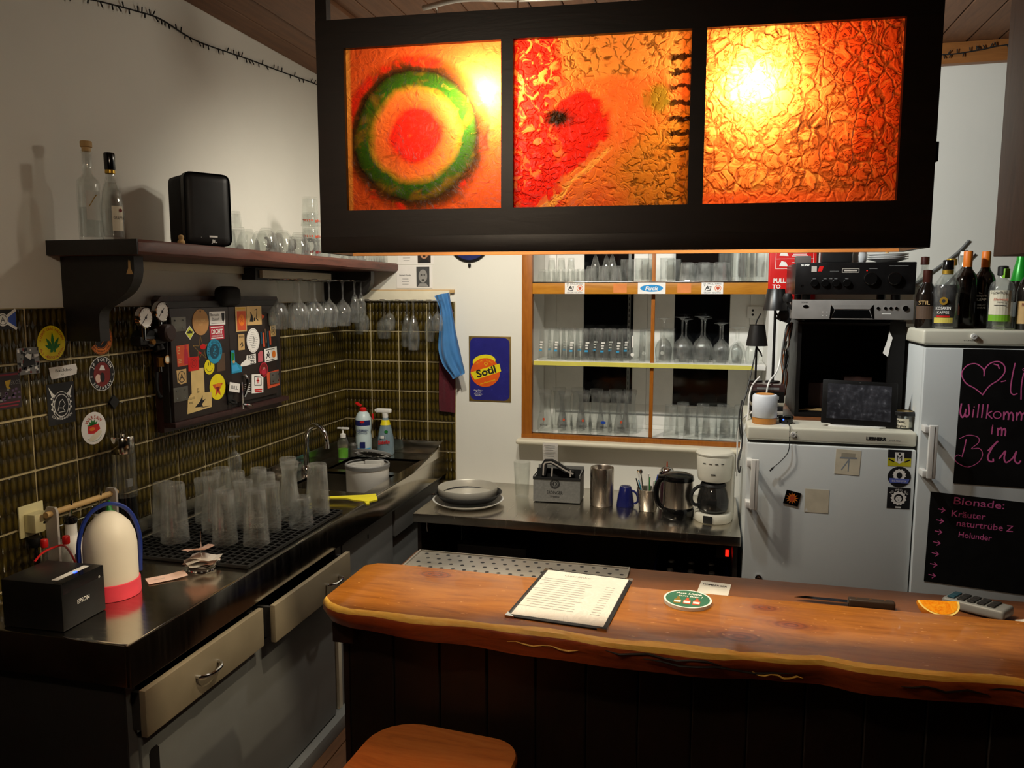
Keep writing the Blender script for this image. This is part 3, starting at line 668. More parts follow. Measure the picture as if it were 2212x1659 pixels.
# grey base cabinets below
def base_cabinets():
    XF = .545
    t = thing('base_cabinet', 'grey kitchen base cabinet with two drawers over a sliding door', 'cabinet', T(0, 0, 0))
    y0, y1 = -2.352, -1.185
    def body(b):
        b.box(.012, XF, y0, y0+.02, .0, .731); b.box(.012, XF, y1-.02, y1, .0, .731); b.box(.012, .03, y0+.02, y1-.02, .08, .731); b.box(.03, XF-.03, y0+.02, y1-.02, .06, .08)
        b.box(XF-.03, XF, y0+.02, y1-.02, .718, .731); b.box(XF-.03, XF, y0+.02, y0+.032, .06, .718); b.box(XF-.03, XF, y1-.045, y1-.02, .06, .718)
        b.box(XF-.03, XF-.012, -1.80, -1.775, .58, .718)
    part('carcass', t, 'cabgrey', body)
    part('end_panel', t, 'cabdark', lambda b: b.box(.012, XF, y0-.006, y0, 0, .731))
    part('plinth', t, 'cabgrey', lambda b: b.box(XF-.012, XF+.038, y0+.02, y1, .0, .055, .003))
    d = part('sliding_door', t, 'cabgrey', lambda b: b.box(XF-.010, XF+.008, y0+.034, -1.27, .062, .575, .002))
    part('finger_pull', d, 'black', lambda b: b.prism([(-.018, -.09), (.018, -.09), (.018, .08), (.010, .09), (-.010, .09), (-.018, .08)], 0, .0015, FL(-2.275, .43, XF+.008)))
    part('shadow_gap', t, 'cabdark', lambda b: b.box(XF-.028, XF-.012, -1.268, -1.232, .062, .60))
    part('inner_frame', t, 'cream', lambda b: b.box(XF-.02, XF+.004, -1.232, -1.205, .055, .60, .002))
    for (a, c, out, lb) in ((-2.345, -1.815, .050, 'drawer pulled slightly open'), (-1.790, -1.255, .075, 'drawer pulled further open')):
        o = part('drawer', t, 'drawerpaint', lambda b: b.box(XF+out-.018, XF+out, a, c, .590, .712, .003), label=lb)
        part('drawer_box', o, 'cabdark', lambda b: (b.box(XF-.30, XF+out-.018, a+.01, a+.022, .60, .70), b.box(XF-.30, XF+out-.018, c-.022, c-.01, .60, .70), b.box(XF-.30, XF+out-.018, a+.022, c-.022, .60, .606)))
        m = (a+c)/2 + (-.02 if a < -2 else .12)
        part('handle', o, 'chrome', lambda b: b.tube(spline([(XF+out, m-.048, .652), (XF+out+.014, m-.044, .652), (XF+out+.027, m-.02, .650), (XF+out+.027, m+.02, .650), (XF+out+.014, m+.044, .652), (XF+out, m+.048, .652)], 4), .005, 8))
    t2 = thing('base_cabinet', 'grey kitchen base cabinet under the sinks at the corner', 'cabinet', T(0, 0, 0))
    z0, z1 = -1.18, -.012
    def body2(b):
        b.box(.012, XF-.02, z0, z0+.018, 0, .64); b.box(.012, XF-.02, z1-.018, z1, 0, .64); b.box(.012, .03, z0+.018, z1-.018, .06, .64); b.box(.03, XF-.03, z0+.018, z1-.018, .04, .06)
    part('carcass', t2, 'cabgrey', body2)
    part('top_rail', t2, 'cabgrey', lambda b: b.box(XF-.02, XF+.012, z0, z1, .705, .731, .006))
    d = part('cabinet_door', t2, 'cabgrey', lambda b: b.box(XF-.02, XF, -1.17, -.665, .06, .700, .003))
    part('keyhole', d, 'black', lambda b: b.box(XF, XF+.002, -.936, -.928, .655, .672))
    o = part('drawer', t2, 'cabgrey', lambda b: b.box(XF-.02, XF+.004, -.645, -.03, .575, .700, .003))
    part('handle', o, 'chrome', lambda b: b.tube(spline([(XF+.004, -.16, .652), (XF+.024, -.15, .652), (XF+.03, -.11, .650), (XF+.024, -.07, .652), (XF+.004, -.06, .652)], 4), .005, 8))
    part('lower_door', t2, 'cabgrey', lambda b: b.box(XF-.04, XF-.02, -.645, -.03, .06, .565, .003))
base_cabinets()

# ================================================================ stickers on the tiles
def wsticker(label, y, z, fn, cat='sticker', x=.0084, rot=0):
    b = MB(); fn(b)
    return tag(b.obj('sticker', None, FL(y, z, x) @ RZ(rot), 0), label, cat, 'stickers on the wall tiles')
Z1, Z2, Z3, Z4 = .0004, .0007, .0010, .0013
def leafpoly(cx, cy, L, w, a):
    c, s = math.cos(a), math.sin(a); P = []
    for t, k in ((0, 0), (.25, .6), (.5, 1), (.75, .6), (1, 0)): P.append((t*L, k*w))
    for t, k in ((.75, .6), (.5, 1), (.25, .6)): P.append((t*L, -k*w))
    return [(cx+x*c-y*s, cy+x*s+y*c) for x, y in P]
def s_leaf(b):
    b.use('yellow').ell(0, 0, .052, .0525, 0, Z1)
    b.use('green')
    for a, L in ((90, .052), (55, .042), (125, .042), (25, .032), (155, .032), (-40, .014), (220, .014)): b.flat(leafpoly(.004, -.018, L, .006, math.radians(a)), Z2)
    b.use('red').arctext('LIEBER GRAS RAUCHEN', 0, 0, .043, .0085, Z2, 90, 150).arctext('ALS HEUSCHNUPFEN', 0, 0, .043, .0085, Z2, -90, 130, inward=True)
wsticker('round yellow sticker with a green leaf and red lettering', -1.961, 1.536, s_leaf)
def s_scot(b):
    b.use('blue').rect(0, 0, .087, .054, 0, Z1)
    b.use('ink').flat([(-.04, .027), (.04, .027), (0, .004)], Z2).flat([(-.04, -.027), (.04, -.027), (0, -.004)], Z2)
    b.use('white').line([(-.042, -.026), (.042, .026)], .008, Z3).line([(-.042, .026), (.042, -.026)], .008, Z3).ell(0, 0, .018, .018, Z4).use('ink').annulus(0, 0, .013, .015, Z4+.0002).text('A', 0, 0, .016, Z4+.0003)
wsticker('blue and black sticker crossed by a white saltire at the photo edge', -2.123, 1.611, s_scot)
def s_collage(b):
    b.use('grey').rect(0, 0, .077, .077, 0, Z1); r = random.Random(5)
    for k in range(60): b.use(r.choice(('ink', 'white', 'ink', 'paper', 'grey', 'darkred'))).rect(r.uniform(-.034, .034), r.uniform(-.034, .034), r.uniform(.004, .012), r.uniform(.004, .01), Z2)
    b.use('ink').flat([(-.02, -.018), (.024, -.012), (.02, .004), (.008, .006), (-.004, .016), (-.016, .016)], Z3).use('white').flat([(-.012, .014), (-.004, .022), (.012, .018), (.006, .002)], Z4)
wsticker('square black and white collage sticker', -2.047, 1.490, s_collage)
def s_buck(b):
    b.use('paper').prism([(-.054, .016), (.05, .020), (.054, .004), (.050, -.012), (.02, -.015), (-.046, -.020), (-.05, -.008)], 0, Z1)
    b.use('ink').text('Backbo', 0, .005, .009, Z2, width=.062).text('CV', -.004, -.008, .005, Z2)
wsticker('torn white paper label with faded handwriting', -1.923, 1.447, s_buck)
def s_horns(b):
    b.use('ink').rect(0, 0, .104, .126, 0, Z1)
    b.use('white').flat([(-.046, .055), (-.034, .02), (-.02, .026), (-.030, .034)], Z2).flat([(.046, .055), (.034, .02), (.02, .026), (.030, .034)], Z2)
    b.annulus(0, -.006, .026, .028, Z2, asp=1.25).annulus(0, -.006, .033, .0345, Z2, asp=1.25)
    for k in range(6):
        b.rect(-.036+(k % 2)*.007, .018-k*.008, .006, .006, Z2, rot=.5); b.rect(.036-(k % 2)*.007, .018-k*.008, .006, .006, Z2, rot=.5)
    b.line([(-.015, -.02), (-.006, .006), (.004, .012), (.014, -.004), (.004, -.014), (-.01, -.012)], .002, Z3).line([(.004, -.014), (.012, -.026), (-.012, -.026)], .002, Z3)
    b.arctext('HARTBRUNN', 0, .02, .066, .008, Z2, -90, 62, inward=True)
wsticker('black sticker with white horns and an oval emblem', -1.939, 1.351, s_horns)
def s_brew(b):
    b.use('orange').annulus(0, 0, .034, .0505, Z1, a0=-2.6, a1=1.45).use('ink').annulus(0, 0, .0475, .049, Z2, a0=-2.6, a1=1.45).annulus(0, 0, .0, .034, Z1, a0=-2.6, a1=1.45).use('orange').annulus(0, 0, .030, .0315, Z2, a0=-2.6, a1=1.45)
    b.line([(-.008, .012), (.006, .016), (-.002, .002), (.012, .008), (-.008, -.004), (.012, -.008), (0, -.018)], .0025, Z3).use('ink').arctext('WASSER', 0, 0, .041, .008, Z3, 20, 70).arctext('MEHR HOPFEN & LIEBE', 0, 0, .041, .006, Z3, -90, 110, inward=True)
wsticker('torn orange ring sticker tucked against the shelf bracket', -1.764, 1.538, s_brew)
def s_porter(b):
    b.use('white').ell(0, 0, .055, .056, 0, Z1).use('ink').ell(0, 0, .053, .054, Z2).use('darkred').ell(0, -.002, .036, .040, Z3)
    b.use('white').flat([(-.012, .012), (.014, .010), (.008, .026), (-.004, .028)], Z4).use('pinkpaper').ell(-.018, -.014, .012, .014, Z4).use('ink').ell(0, -.012, .010, .016, Z4+.0002)
    b.use('white').arctext('JP PORTEN', 0, 0, .0455, .010, Z3, 90, 120, bold=.02).arctext('SOJABOY', 0, 0, .0455, .010, Z3, -90, 100, inward=True, bold=.02).text('20', -.046, -.006, .006, Z3).text('21', .046, -.006, .006, Z3)
wsticker('round black sticker with a dark red portrait and white lettering', -1.768, 1.425, s_porter)
def s_food(b):
    b.use('paper').ell(0, 0, .0525, .0525, 0, Z1).use('green')
    for a in (40, 70, 100, 130, 160): b.flat(leafpoly(-.004, .004, .026, .005, math.radians(a)), Z2)
    b.use('red').flat([(-.026, .008), (.02, .012), (.026, -.006), (0, -.018), (-.026, -.014)], Z3).use('orange').ell(-.008, -.002, .012, .006, Z4)
    b.use('cream').ell(.004, -.026, .03, .010, Z3, rot=.4).use('green').annulus(0, -.006, .036, .0372, Z2, a0=-2.4, a1=-.6).use('redprint').arctext('WARSAW', 0, 0, .036, .011, Z2, 90, 95, bold=.02)
wsticker('round white sticker with red fruit and green leaves', -1.816, 1.254, s_food)
def s_gig(b):
    b.use('blackplum').rect(0, 0, .103, .103, 0, Z1).use('maroon').rect(0, .045, .09, .005, Z2).rect(0, -.034, .09, .004, Z2).rect(0, -.043, .08, .004, Z2)
    r = random.Random(4)
    for k in range(40): b.use(r.choice(('plum', 'grey', 'plum', 'ink'))).rect(r.uniform(-.045, .045), r.uniform(-.026, .004), .008, .006, Z2)
    b.use('goldfoil').flat([(.0, .028), (.02, .03), (.012, .012), (.018, .004), (.004, .008)], Z3).use('grey').text('BKO3', .034, .022, .012, Z3, width=.03)
wsticker('dark plum concert sticker low at the photo edge', -2.131, 1.412, s_gig)

# ================================================================ sticker-covered wooden tap cabinet
def tap_cabinet():
    D = .055
    t = thing('tap_cabinet', 'dark two-door wooden wall cabinet plastered with stickers', 'cabinet', FL(-1.182, 1.40, .009))
    yw = lambda y: y + 1.182
    zw = lambda z: z - 1.40
    def backb(b):
        b.prism([(yw(-1.520), zw(1.188)), (yw(-.722), zw(1.174)), (yw(-.715), zw(1.630)), (yw(-.735), zw(1.670)), (yw(-1.50), zw(1.676)), (yw(-1.520), zw(1.660))], 0, .028)
    part('back_board', t, 'redbrownwood', backb)
    part('frame', t, 'blackwood', lambda b: (b.box(yw(-1.519), yw(-1.512), zw(1.2250), zw(1.655), .0281, D), b.box(yw(-.812), yw(-.77), zw(1.225), zw(1.655), .0281, D), b.box(yw(-1.512), yw(-.812), zw(1.632), zw(1.655), .0281, D)))
    part('ledge', t, 'redbrownwood', lambda b: b.box(yw(-1.519), yw(-.735), zw(1.205), zw(1.2245), .0281, .075, .004))
    part('crest', t, 'blackmatte', lambda b: b.box(-.058, .058, 0, .078, .0, .060, .028, M=T(yw(-1.150), zw(1.634), .0285), seg=5), label='rounded black block on the top edge')
    dl = part('door', t, 'doordark', lambda b: b.box(yw(-1.510), yw(-1.162), zw(1.2250), zw(1.631), .0282, .066, .003))
    dr = part('door', t, 'doordark', lambda b: b.box(yw(-1.158), yw(-.814), zw(1.2450), zw(1.631), .0282, .064, .003))
    part('panel_strip', dr, 'blackwood', lambda b: b.box(yw(-1.158), yw(-.814), zw(1.2258), zw(1.2446), .0282, .055, .001))
    for y, z, d in ((-1.467, 1.574, dl), (-1.473, 1.323, dl), (-.835, 1.572, dr), (-.837, 1.317, dr)):
        h = part('hinge', d, 'hingemetal', lambda b: b.box(yw(y)-.04, yw(y)+.04 if y < -1 else yw(y)+.03, zw(z)-.026, zw(z)+.026, .0661, .069, .001))
        for i in (-1, 1):
            for j in (-1, 1): part('screw', h, 'chrome', lambda b: b.cyl((yw(y)+i*.022, zw(z)+j*.014, .069), (yw(y)+i*.022, zw(z)+j*.014, .0705), .0035, seg=8))
    def ds(label, y, z, fn, door, rot=0, zz=.0662):
        b = MB(); fn(b); o = b.obj('sticker', door, T(yw(y), zw(z), zz) @ RZ(rot), 0); o['label'] = label
    def tx(b, m, s, x, y, h, w=None, z=Z3): b.use(m).text(s, x, y, h, z, width=w)
    ds('oval brown wooden beer mat', -1.341, 1.577, lambda b: (b.use('brownpaper').ell(0, 0, .0485, .0485, 0, .002).use('ink').ell(0, .040, .004, .004, .0021), tx(b, 'tan', 'PFEFFER', 0, .006, .009, .06, .0022), tx(b, 'tan', 'ALM', 0, -.008, .008, None, .0022)), dl)
    ds('white sticker with black shield', -1.235, 1.589, lambda b: (b.use('paper').rect(0, 0, .099, .052, 0, Z1), tx(b, 'ink', 'Borussia', -.016, .014, .011, .055), tx(b, 'ink', 'Dudorf', -.012, -.003, .011, .042), b.use('grey').rect(0, -.019, .08, .002, Z2), b.use('ink').prism([(.026, .02), (.046, .02), (.044, -.006), (.036, -.018), (.028, -.006)], Z1, Z2)), dl)
    ds('red sticker with white lettering DICHT', -1.241, 1.534, lambda b: (b.use('crimson').rect(0, 0, .092, .053, 0, Z1), b.use('paper').rect(0, .021, .078, .004, Z2).rect(0, -.021, .078, .004, Z2), b.text('DICHT', 0, .004, .017, Z2, width=.072, bold=.03), b.text('& DURCHEINANDER', 0, -.013, .007, Z2, width=.072)), dl)
    ds('yellow diamond sticker with a black winged shape', -1.405, 1.541, lambda b: (b.use('paper').prism([(-.026, 0), (0, -.026), (.026, 0), (0, .026)], 0, Z1).use('limeyellow').flat([(-.023, 0), (0, -.023), (.023, 0), (0, .023)], Z2).use('ink').flat([(-.016, .004), (-.006, .006), (0, .010), (.006, .006), (.016, .004), (.012, -.004), (.004, -.001), (0, -.005), (-.004, -.001), (-.012, -.004)], Z3)), dl)
    ds('small round orange sticker', -1.500, 1.540, lambda b: b.use('brownpaper').ell(0, 0, .016, .016, 0, Z1).use('ink').annulus(0, 0, .010, .012, Z2).line([(-.005, -.006), (0, .008), (.005, -.006)], .002, Z2), dl)
    ds('thin outlined star drawing', -1.345, 1.475, lambda b: b.use('goldline').line([(.0, .05), (-.01, .014), (-.045, .018), (-.016, -.004), (-.022, -.046), (.004, -.016), (.03, -.036), (.018, -.002), (.04, .016), (.012, .016), (0, .05)], .0018, Z1).use('red').ell(.014, .01, .018, .010, Z2).flat([(-.012, -.006), (.004, -.012), (-.008, -.018)], Z2), dl)
    ds('round blue ring sticker', -1.264, 1.463, lambda b: (b.use('tealblue').ell(0, 0, .0485, .048, 0, Z1).use('tealdark').annulus(0, 0, .0465, .0475, Z2).annulus(0, 0, .028, .030, Z2).use('ink').arctext('VOLLER GOSSENMASSER', 0, 0, .038, .010, Z2, 90, 215), b.use('tealdark').ell(0, 0, .0275, .0275, Z2).use('tealblue').line([(-.008, .016), (.006, .018), (-.004, .004), (.012, .008), (-.010, -.004), (.010, -.008), (0, -.018), (-.008, -.010)], .0025, Z3)), dl, zz=.0676)
    ds('yellow smiley sticker', -1.299, 1.406, lambda b: b.use('yellow').ell(0, 0, .031, .029, 0, Z1).use('ink').ell(-.006, .012, .0022, .007, Z2).ell(.006, .012, .0022, .007, Z2).annulus(0, .002, .019, .021, Z2, a0=-2.8, a1=-.35), dl, zz=.0670)
    ds('red and tan poster sticker with a figure', -1.448, 1.461, lambda b: b.use('brick').rect(0, 0, .070, .075, 0, Z1).use('tan').line([(-.028, .03), (-.018, .03), (-.018, .02), (-.028, .02), (-.028, .01), (-.018, .01)], .003, Z2).rect(-.02, -.012, .018, .002, Z2).rect(-.02, -.018, .018, .002, Z2).rect(-.02, -.024, .018, .002, Z2).use('crimson').flat([(.002, -.034), (.008, .02), (.018, .026), (.026, .012), (.028, -.034)], Z2).ell(.016, .031, .006, .006, Z2), dl, rot=2)
    ds('small red square sticker with a spiral', -1.392, 1.426, lambda b: b.use('red').rect(0, 0, .062, .051, 0, Z1).use('darkred').annulus(0, .002, .016, .018, Z2).annulus(0, .002, .008, .010, Z2), dl, zz=.0669)
    ds('cream sticker with a circled letter', -1.462, 1.385, lambda b: (b.use('tan').prism([(-.027, .025), (.027, .027), (.026, -.024), (-.006, -.027), (-.024, -.018)], 0, Z1).use('ink').annulus(0, 0, .018, .021, Z2), b.text('A', 0, 0, .024, Z2)), dl)
    ds('plain tall cream sticker', -1.372, 1.357, lambda b: (b.use('cardcream').rect(0, 0, .076, .099, 0, Z1), b.use('ink').text('M', 0, -.028, .010, Z2).text('W', 0, -.038, .010, Z2)), dl)
    ds('wide cream sticker with a black bird sketch', -1.366, 1.280, lambda b: (b.use('cardcream').prism([(-.075, -.035), (.070, -.028), (.074, .030), (-.05, .036), (-.068, .018)], 0, Z1).use('ink').flat([(-.03, -.016), (.0, .002), (.018, .024), (.016, .004), (.036, .008), (.012, -.010), (.02, -.02)], Z2), b.text('GUTE', -.045, .020, .008, Z2, shear=.3).text('REISE', -.052, .004, .007, Z2, shear=.3).rect(.03, -.022, .06, .002, Z2)), dl, zz=.0668)
    ds('round yellow sticker with a red and brown star', -1.252, 1.324, lambda b: b.use('yellow').ell(0, 0, .0505, .0505, 0, Z1).use('brick').flat([(-.034, .012), (.034, .012), (.012, -.012), (.018, -.036), (0, -.022), (-.018, -.036), (-.012, -.012)], Z2).use('orange').ell(.004, .004, .020, .010, Z3).use('darkred').flat([(-.012, 0), (.014, 0), (.001, -.02)], Z4), dl)
    ds('faded brown rectangular sticker', -1.224, 1.418, lambda b: b.use('fadedbrown').rect(0, 0, .052, .070, 0, Z1), dl)
    ds('small round pale sticker on the cabinet edge', -1.52, 1.452, lambda b: b.use('brownpaper').ell(0, 0, .015, .015, 0, Z1).use('cream').ell(0, 0, .011, .011, Z2), dl, zz=.056)
    # right door
    ds('orange and red card sticker', -1.077, 1.580, lambda b: b.use('tan').rect(0, 0, .077, .100, 0, Z1).use('brick').rect(.002, -.006, .062, .078, Z2).use('orange').ell(.002, -.004, .021, .023, Z3).use('brick').line([(-.008, -.012), (.002, .008), (.012, -.012), (-.008, 0), (.012, 0), (-.008, -.012)], .002, Z4).use('goldfoil').rect(0, .043, .06, .006, Z2), dr)
    ds('cream sticker with a black ink sketch', -.981, 1.592, lambda b: (b.use('tan').rect(0, 0, .110, .078, 0, Z1).use('ink').flat([(-.036, -.024), (-.008, -.026), (-.014, .002), (-.030, .018), (-.026, .0)], Z2).line([(.004, .022), (.018, .026), (.020, .016), (.012, -.012), (.026, -.02)], .004, Z2).ell(.0, -.016, .006, .008, Z2), b.use('brick').flat([(.055, .004), (.078, -.004), (.06, -.018)], Z1)), dr)
    ds('round white sticker covered in fine script', -.996, 1.489, lambda b: (b.use('paper').ell(0, 0, .048, .051, 0, Z1).use('grey').annulus(0, 0, .043, .044, Z2, asp=1.06), [b.use('grey').rect(0, .034-.008*k, .07-.012*abs(k-4), .0018, Z2) for k in range(9)], b.use('ink').line([(-.006, -.014), (.004, .0), (.002, .016), (.010, .004), (.004, -.012), (-.006, -.014)], .0016, Z3)), dr)
    ds('narrow tan sticker', -1.081, 1.487, lambda b: (b.use('tan').rect(0, 0, .044, .064, 0, Z1), b.use('ink').text('BEER', 0, .022, .009, Z2, width=.034).line([(-.010, -.012), (.004, .0), (.010, -.014), (-.004, -.02)], .004, Z2)), dr)
    ds('torn green and blue picture sticker at the door edge', -1.120, 1.412, lambda b: b.use('tealblue').prism([(-.037, .046), (-.012, .046), (-.010, 0), (.036, -.026), (.034, -.046), (-.037, -.046)], 0, Z1).use('green').flat([(-.034, .040), (-.016, .034), (-.020, -.004), (-.034, .004)], Z2).use('skyblue').flat([(-.034, -.014), (.0, -.012), (.02, -.036), (-.034, -.040)], Z2).use('tan').ell(-.02, .0, .008, .006, Z3), dr)
    ds('torn black and white lettered sticker', -1.038, 1.409, lambda b: (b.use('paper').prism([(-.057, -.020), (-.05, -.008), (-.012, .006), (-.010, .021), (.057, .024), (.057, -.016), (-.02, -.021)], 0, Z1), b.use('ink').text('ECK!', .026, .012, .016, Z2, width=.05, bold=.02).text('ZS', .030, -.009, .014, Z2, width=.034, bold=.02)), dr)
    ds('small pink torn sticker', -.945, 1.418, lambda b: b.use('dustypink').prism([(-.02, -.024), (.018, -.022), (.020, .02), (.004, .025), (-.018, .014)], 0, Z1), dr)
    ds('cream sticker with a black scrawl and orange emblem', -.864, 1.421, lambda b: (b.use('paper').rect(0, 0, .100, .058, 0, Z1).use('ink').line([(-.036, -.014), (-.018, .016), (-.012, -.002), (-.032, .004), (-.008, -.014)], .005, Z2).use('orange').ell(.024, -.002, .015, .016, Z2).use('ink').rect(-.004, .022, .07, .003, Z2).rect(-.004, -.024, .07, .003, Z2)), dr, rot=3)
    ds('round crimson sticker', -.924, 1.360, lambda b: b.use('crimson').ell(0, 0, .033, .0315, 0, Z1).use('darkred').ell(0, 0, .028, .027, Z2).use('crimson').ell(0, -.008, .020, .014, Z3).use('pinkpaper').text('LPS', 0, .006, .009, Z4), dr)
    ds('white tilted sticker with a red cross and lines', -.975, 1.306, lambda b: (b.use('paper').rect(0, 0, .088, .080, 0, Z1).use('ink').line([(-.024, .030), (-.022, -.006), (.028, -.008), (.026, .026), (-.024, .030)], .004, Z2).use('red').rect(.002, .012, .006, .024, Z2).rect(.002, .012, .022, .006, Z2).rect(.006, -.026, .058, .006, Z2).rect(.006, -.034, .054, .005, Z2)), dr, rot=-4)
    ds('small cream sticker with a circled letter beside the hinge', -.840, 1.522, lambda b: (b.use('tan').rect(0, 0, .044, .048, 0, Z1).use('ink').annulus(0, 0, .014, .0165, Z2), b.text('A', 0, 0, .018, Z2)), dr)
    ds('sticker of orange and teal crayons side by side', -.899, 1.491, lambda b: [b.use(m).rect(-.034+.017*k, o, .013, h, 0, Z1, rot=.06) for k, (m, o, h) in enumerate((('tealdark', .004, .05), ('brick', -.004, .06), ('fadedbrown', .012, .06), ('tealdark', -.004, .07), ('brick', .002, .06)))], dr)
    ds('torn orange sticker behind the lower hinge', -.850, 1.312, lambda b: b.use('brick').rect(0, 0, .098, .07, 0, Z1, rot=.06), dr, zz=.0650)
    ds('small white handwriting', -1.052, 1.296, lambda b: [b.use('paper').rect(0, .016-.008*k, .044-.006*(k % 2), .0025, Z1) for k in range(5)], dr)
    # bottle openers screwed on the door seam
    op = part('bottle_opener', t, 'darkmetal', lambda b: (b.box(-.018, .018, -.045, .045, 0, .006, .003, M=T(yw(-1.178), zw(1.290), .0663)), b.tube(bez((yw(-1.19), zw(1.262), .07), (yw(-1.20), zw(1.245), .10), (yw(-1.15), zw(1.245), .10), (yw(-1.165), zw(1.262), .07), 8), .004, 6), b.cyl((yw(-1.178), zw(1.322), .0663), (yw(-1.178), zw(1.322), .08), .012, seg=12)), label='cast metal wall bottle opener')
    b = MB('paper'); b.box(-.035, .035, -.018, .018, 0, .0012, M=RZ(-12)); b.use('ink').text('BILL', 0, 0, .014, .0016, RZ(-12), width=.045); b.obj('price_tag', op, T(yw(-1.165), zw(1.312), .082), 0)
    part('latch', t, 'chrome', lambda b: (b.box(-.006, .006, -.055, .055, 0, .012, .002, M=T(yw(-1.10), zw(1.27), .0645)), b.tube(bez((yw(-1.085), zw(1.355), .07), (yw(-1.06), zw(1.35), .085), (yw(-1.07), zw(1.30), .085), (yw(-1.09), zw(1.265), .075), 8), .006, 7), b.tube([(yw(-1.10), zw(1.235), .075), (yw(-1.075), zw(1.230), .085), (yw(-1.055), zw(1.222), .09)], .005, 6)), label='silver corkscrew-style latch')
tap_cabinet()

# ================================================================ gas regulator with two pressure gauges
def regulator():
    t = thing('pressure_regulator', 'gas pressure regulator with two round dials beside the sticker cabinet', 'regulator', FL(-1.60, 1.56, .009))
    for (u, v, n) in ((-.043, .043, .055), (.046, .061, .05)):
        g = part('gauge', t, 'chrome', lambda b: b.lathe([(0, 0), (.030, 0), (.036, .006), (.036, .022), (.033, .024), (.031, .020), (0, .020)], 28, T(u, v, n)))
        part('dial_face', g, 'paper', lambda b: b.ell(u, v, .0305, .0305, n+.0202, n+.0206))
        part('needle', g, 'ink', lambda b: (b.line([(u-.018, v-.018), (u+.010, v+.012)], .0025, n+.0212), b.ell(u, v, .005, .005, n+.0213), [b.line([(u+.025*math.cos(a), v+.025*math.sin(a)), (u+.028*math.cos(a), v+.028*math.sin(a))], .0012, n+.0211) for a in [(-.6+k*.44) for k in range(10)]]))
        part('gauge_neck', g, 'chrome', lambda b: b.cyl((u, v-.03, n+.01), (u, v-.075, n+.01), .007, seg=10))
    part('body', t, 'black', lambda b: (b.cyl((.0, -.03, .0), (.0, -.03, .06), .028, seg=20), b.box(-.06, .07, -.05, -.02, .02, .065, .008), b.cyl((.055, -.005, .02), (.055, -.075, .045), .018, seg=14)))
    part('adjusting_knob', t, 'knobbrown', lambda b: b.lathe([(0, 0), (.028, 0), (.031, .006), (.030, .03), (.024, .036), (0, .036)], 20, T(.050, -.012, .066)))
    part('fitting', t, 'brass', lambda b: b.cyl((-.012, -.04, .066), (-.012, -.04, .078), .010, seg=6))
    part('fitting', t, 'brass', lambda b: b.cyl((.062, -.10, .04), (.062, -.132, .04), .012, seg=6))
    part('small_valve', t, 'chrome', lambda b: (b.cyl((.062, -.132, .04), (.062, -.150, .04), .006, seg=10), b.tube([(-.043, -.03, .06), (-.02, -.032, .07)], .004, 6)))
    part('hose', t, 'black', lambda b: b.tube(spline([(.055, -.15, .03), (.05, -.20, .03), (.06, -.235, .03), (.072, -.24, .03)], 5), .006, 8))
regulator()

# ================================================================ string of fairy lights pinned to the wall
def fairy(name, label, pts, M, n, seed, side=1):
    t = thing(name, label, 'fairy lights', M); rnd = random.Random(seed)
    c = spline(pts, 8)
    part('cable', t, 'blackmatte', lambda b: b.tube(c, .0028, 6))
    q = MB('blackmatte'); q.cyl((0, 0, 0), (0, 0, .018), .0022, .0026, 6); q.use('glassclear').cyl((0, 0, .018), (0, 0, .026), .0024, .0012, 6); me = q.mesh('led')
    for k in range(n):
        p = c[int((k+.5)*len(c)/n)]; a = rnd.choice((20, 30, -20, 160, 170, 200)) + rnd.uniform(-15, 15)
        link('led', me, t, T(*p) @ RX(-90+20) @ RY(a) if False else T(*p) @ RZ(a) @ RX(-75))
fairy('fairy_lights', 'dark fairy light string pinned along the white wall under the ceiling', [(y+1.0, z-2.65, .004) for y, z in ((-1.90, 2.56), (-1.706, 2.601), (-1.506, 2.633), (-1.389, 2.645), (-1.209, 2.631), (-.972, 2.649), (-.821, 2.663), (-.578, 2.680), (-.274, 2.705), (-.05, 2.71))], FL(-1.0, 2.65, .003), 56, 3)

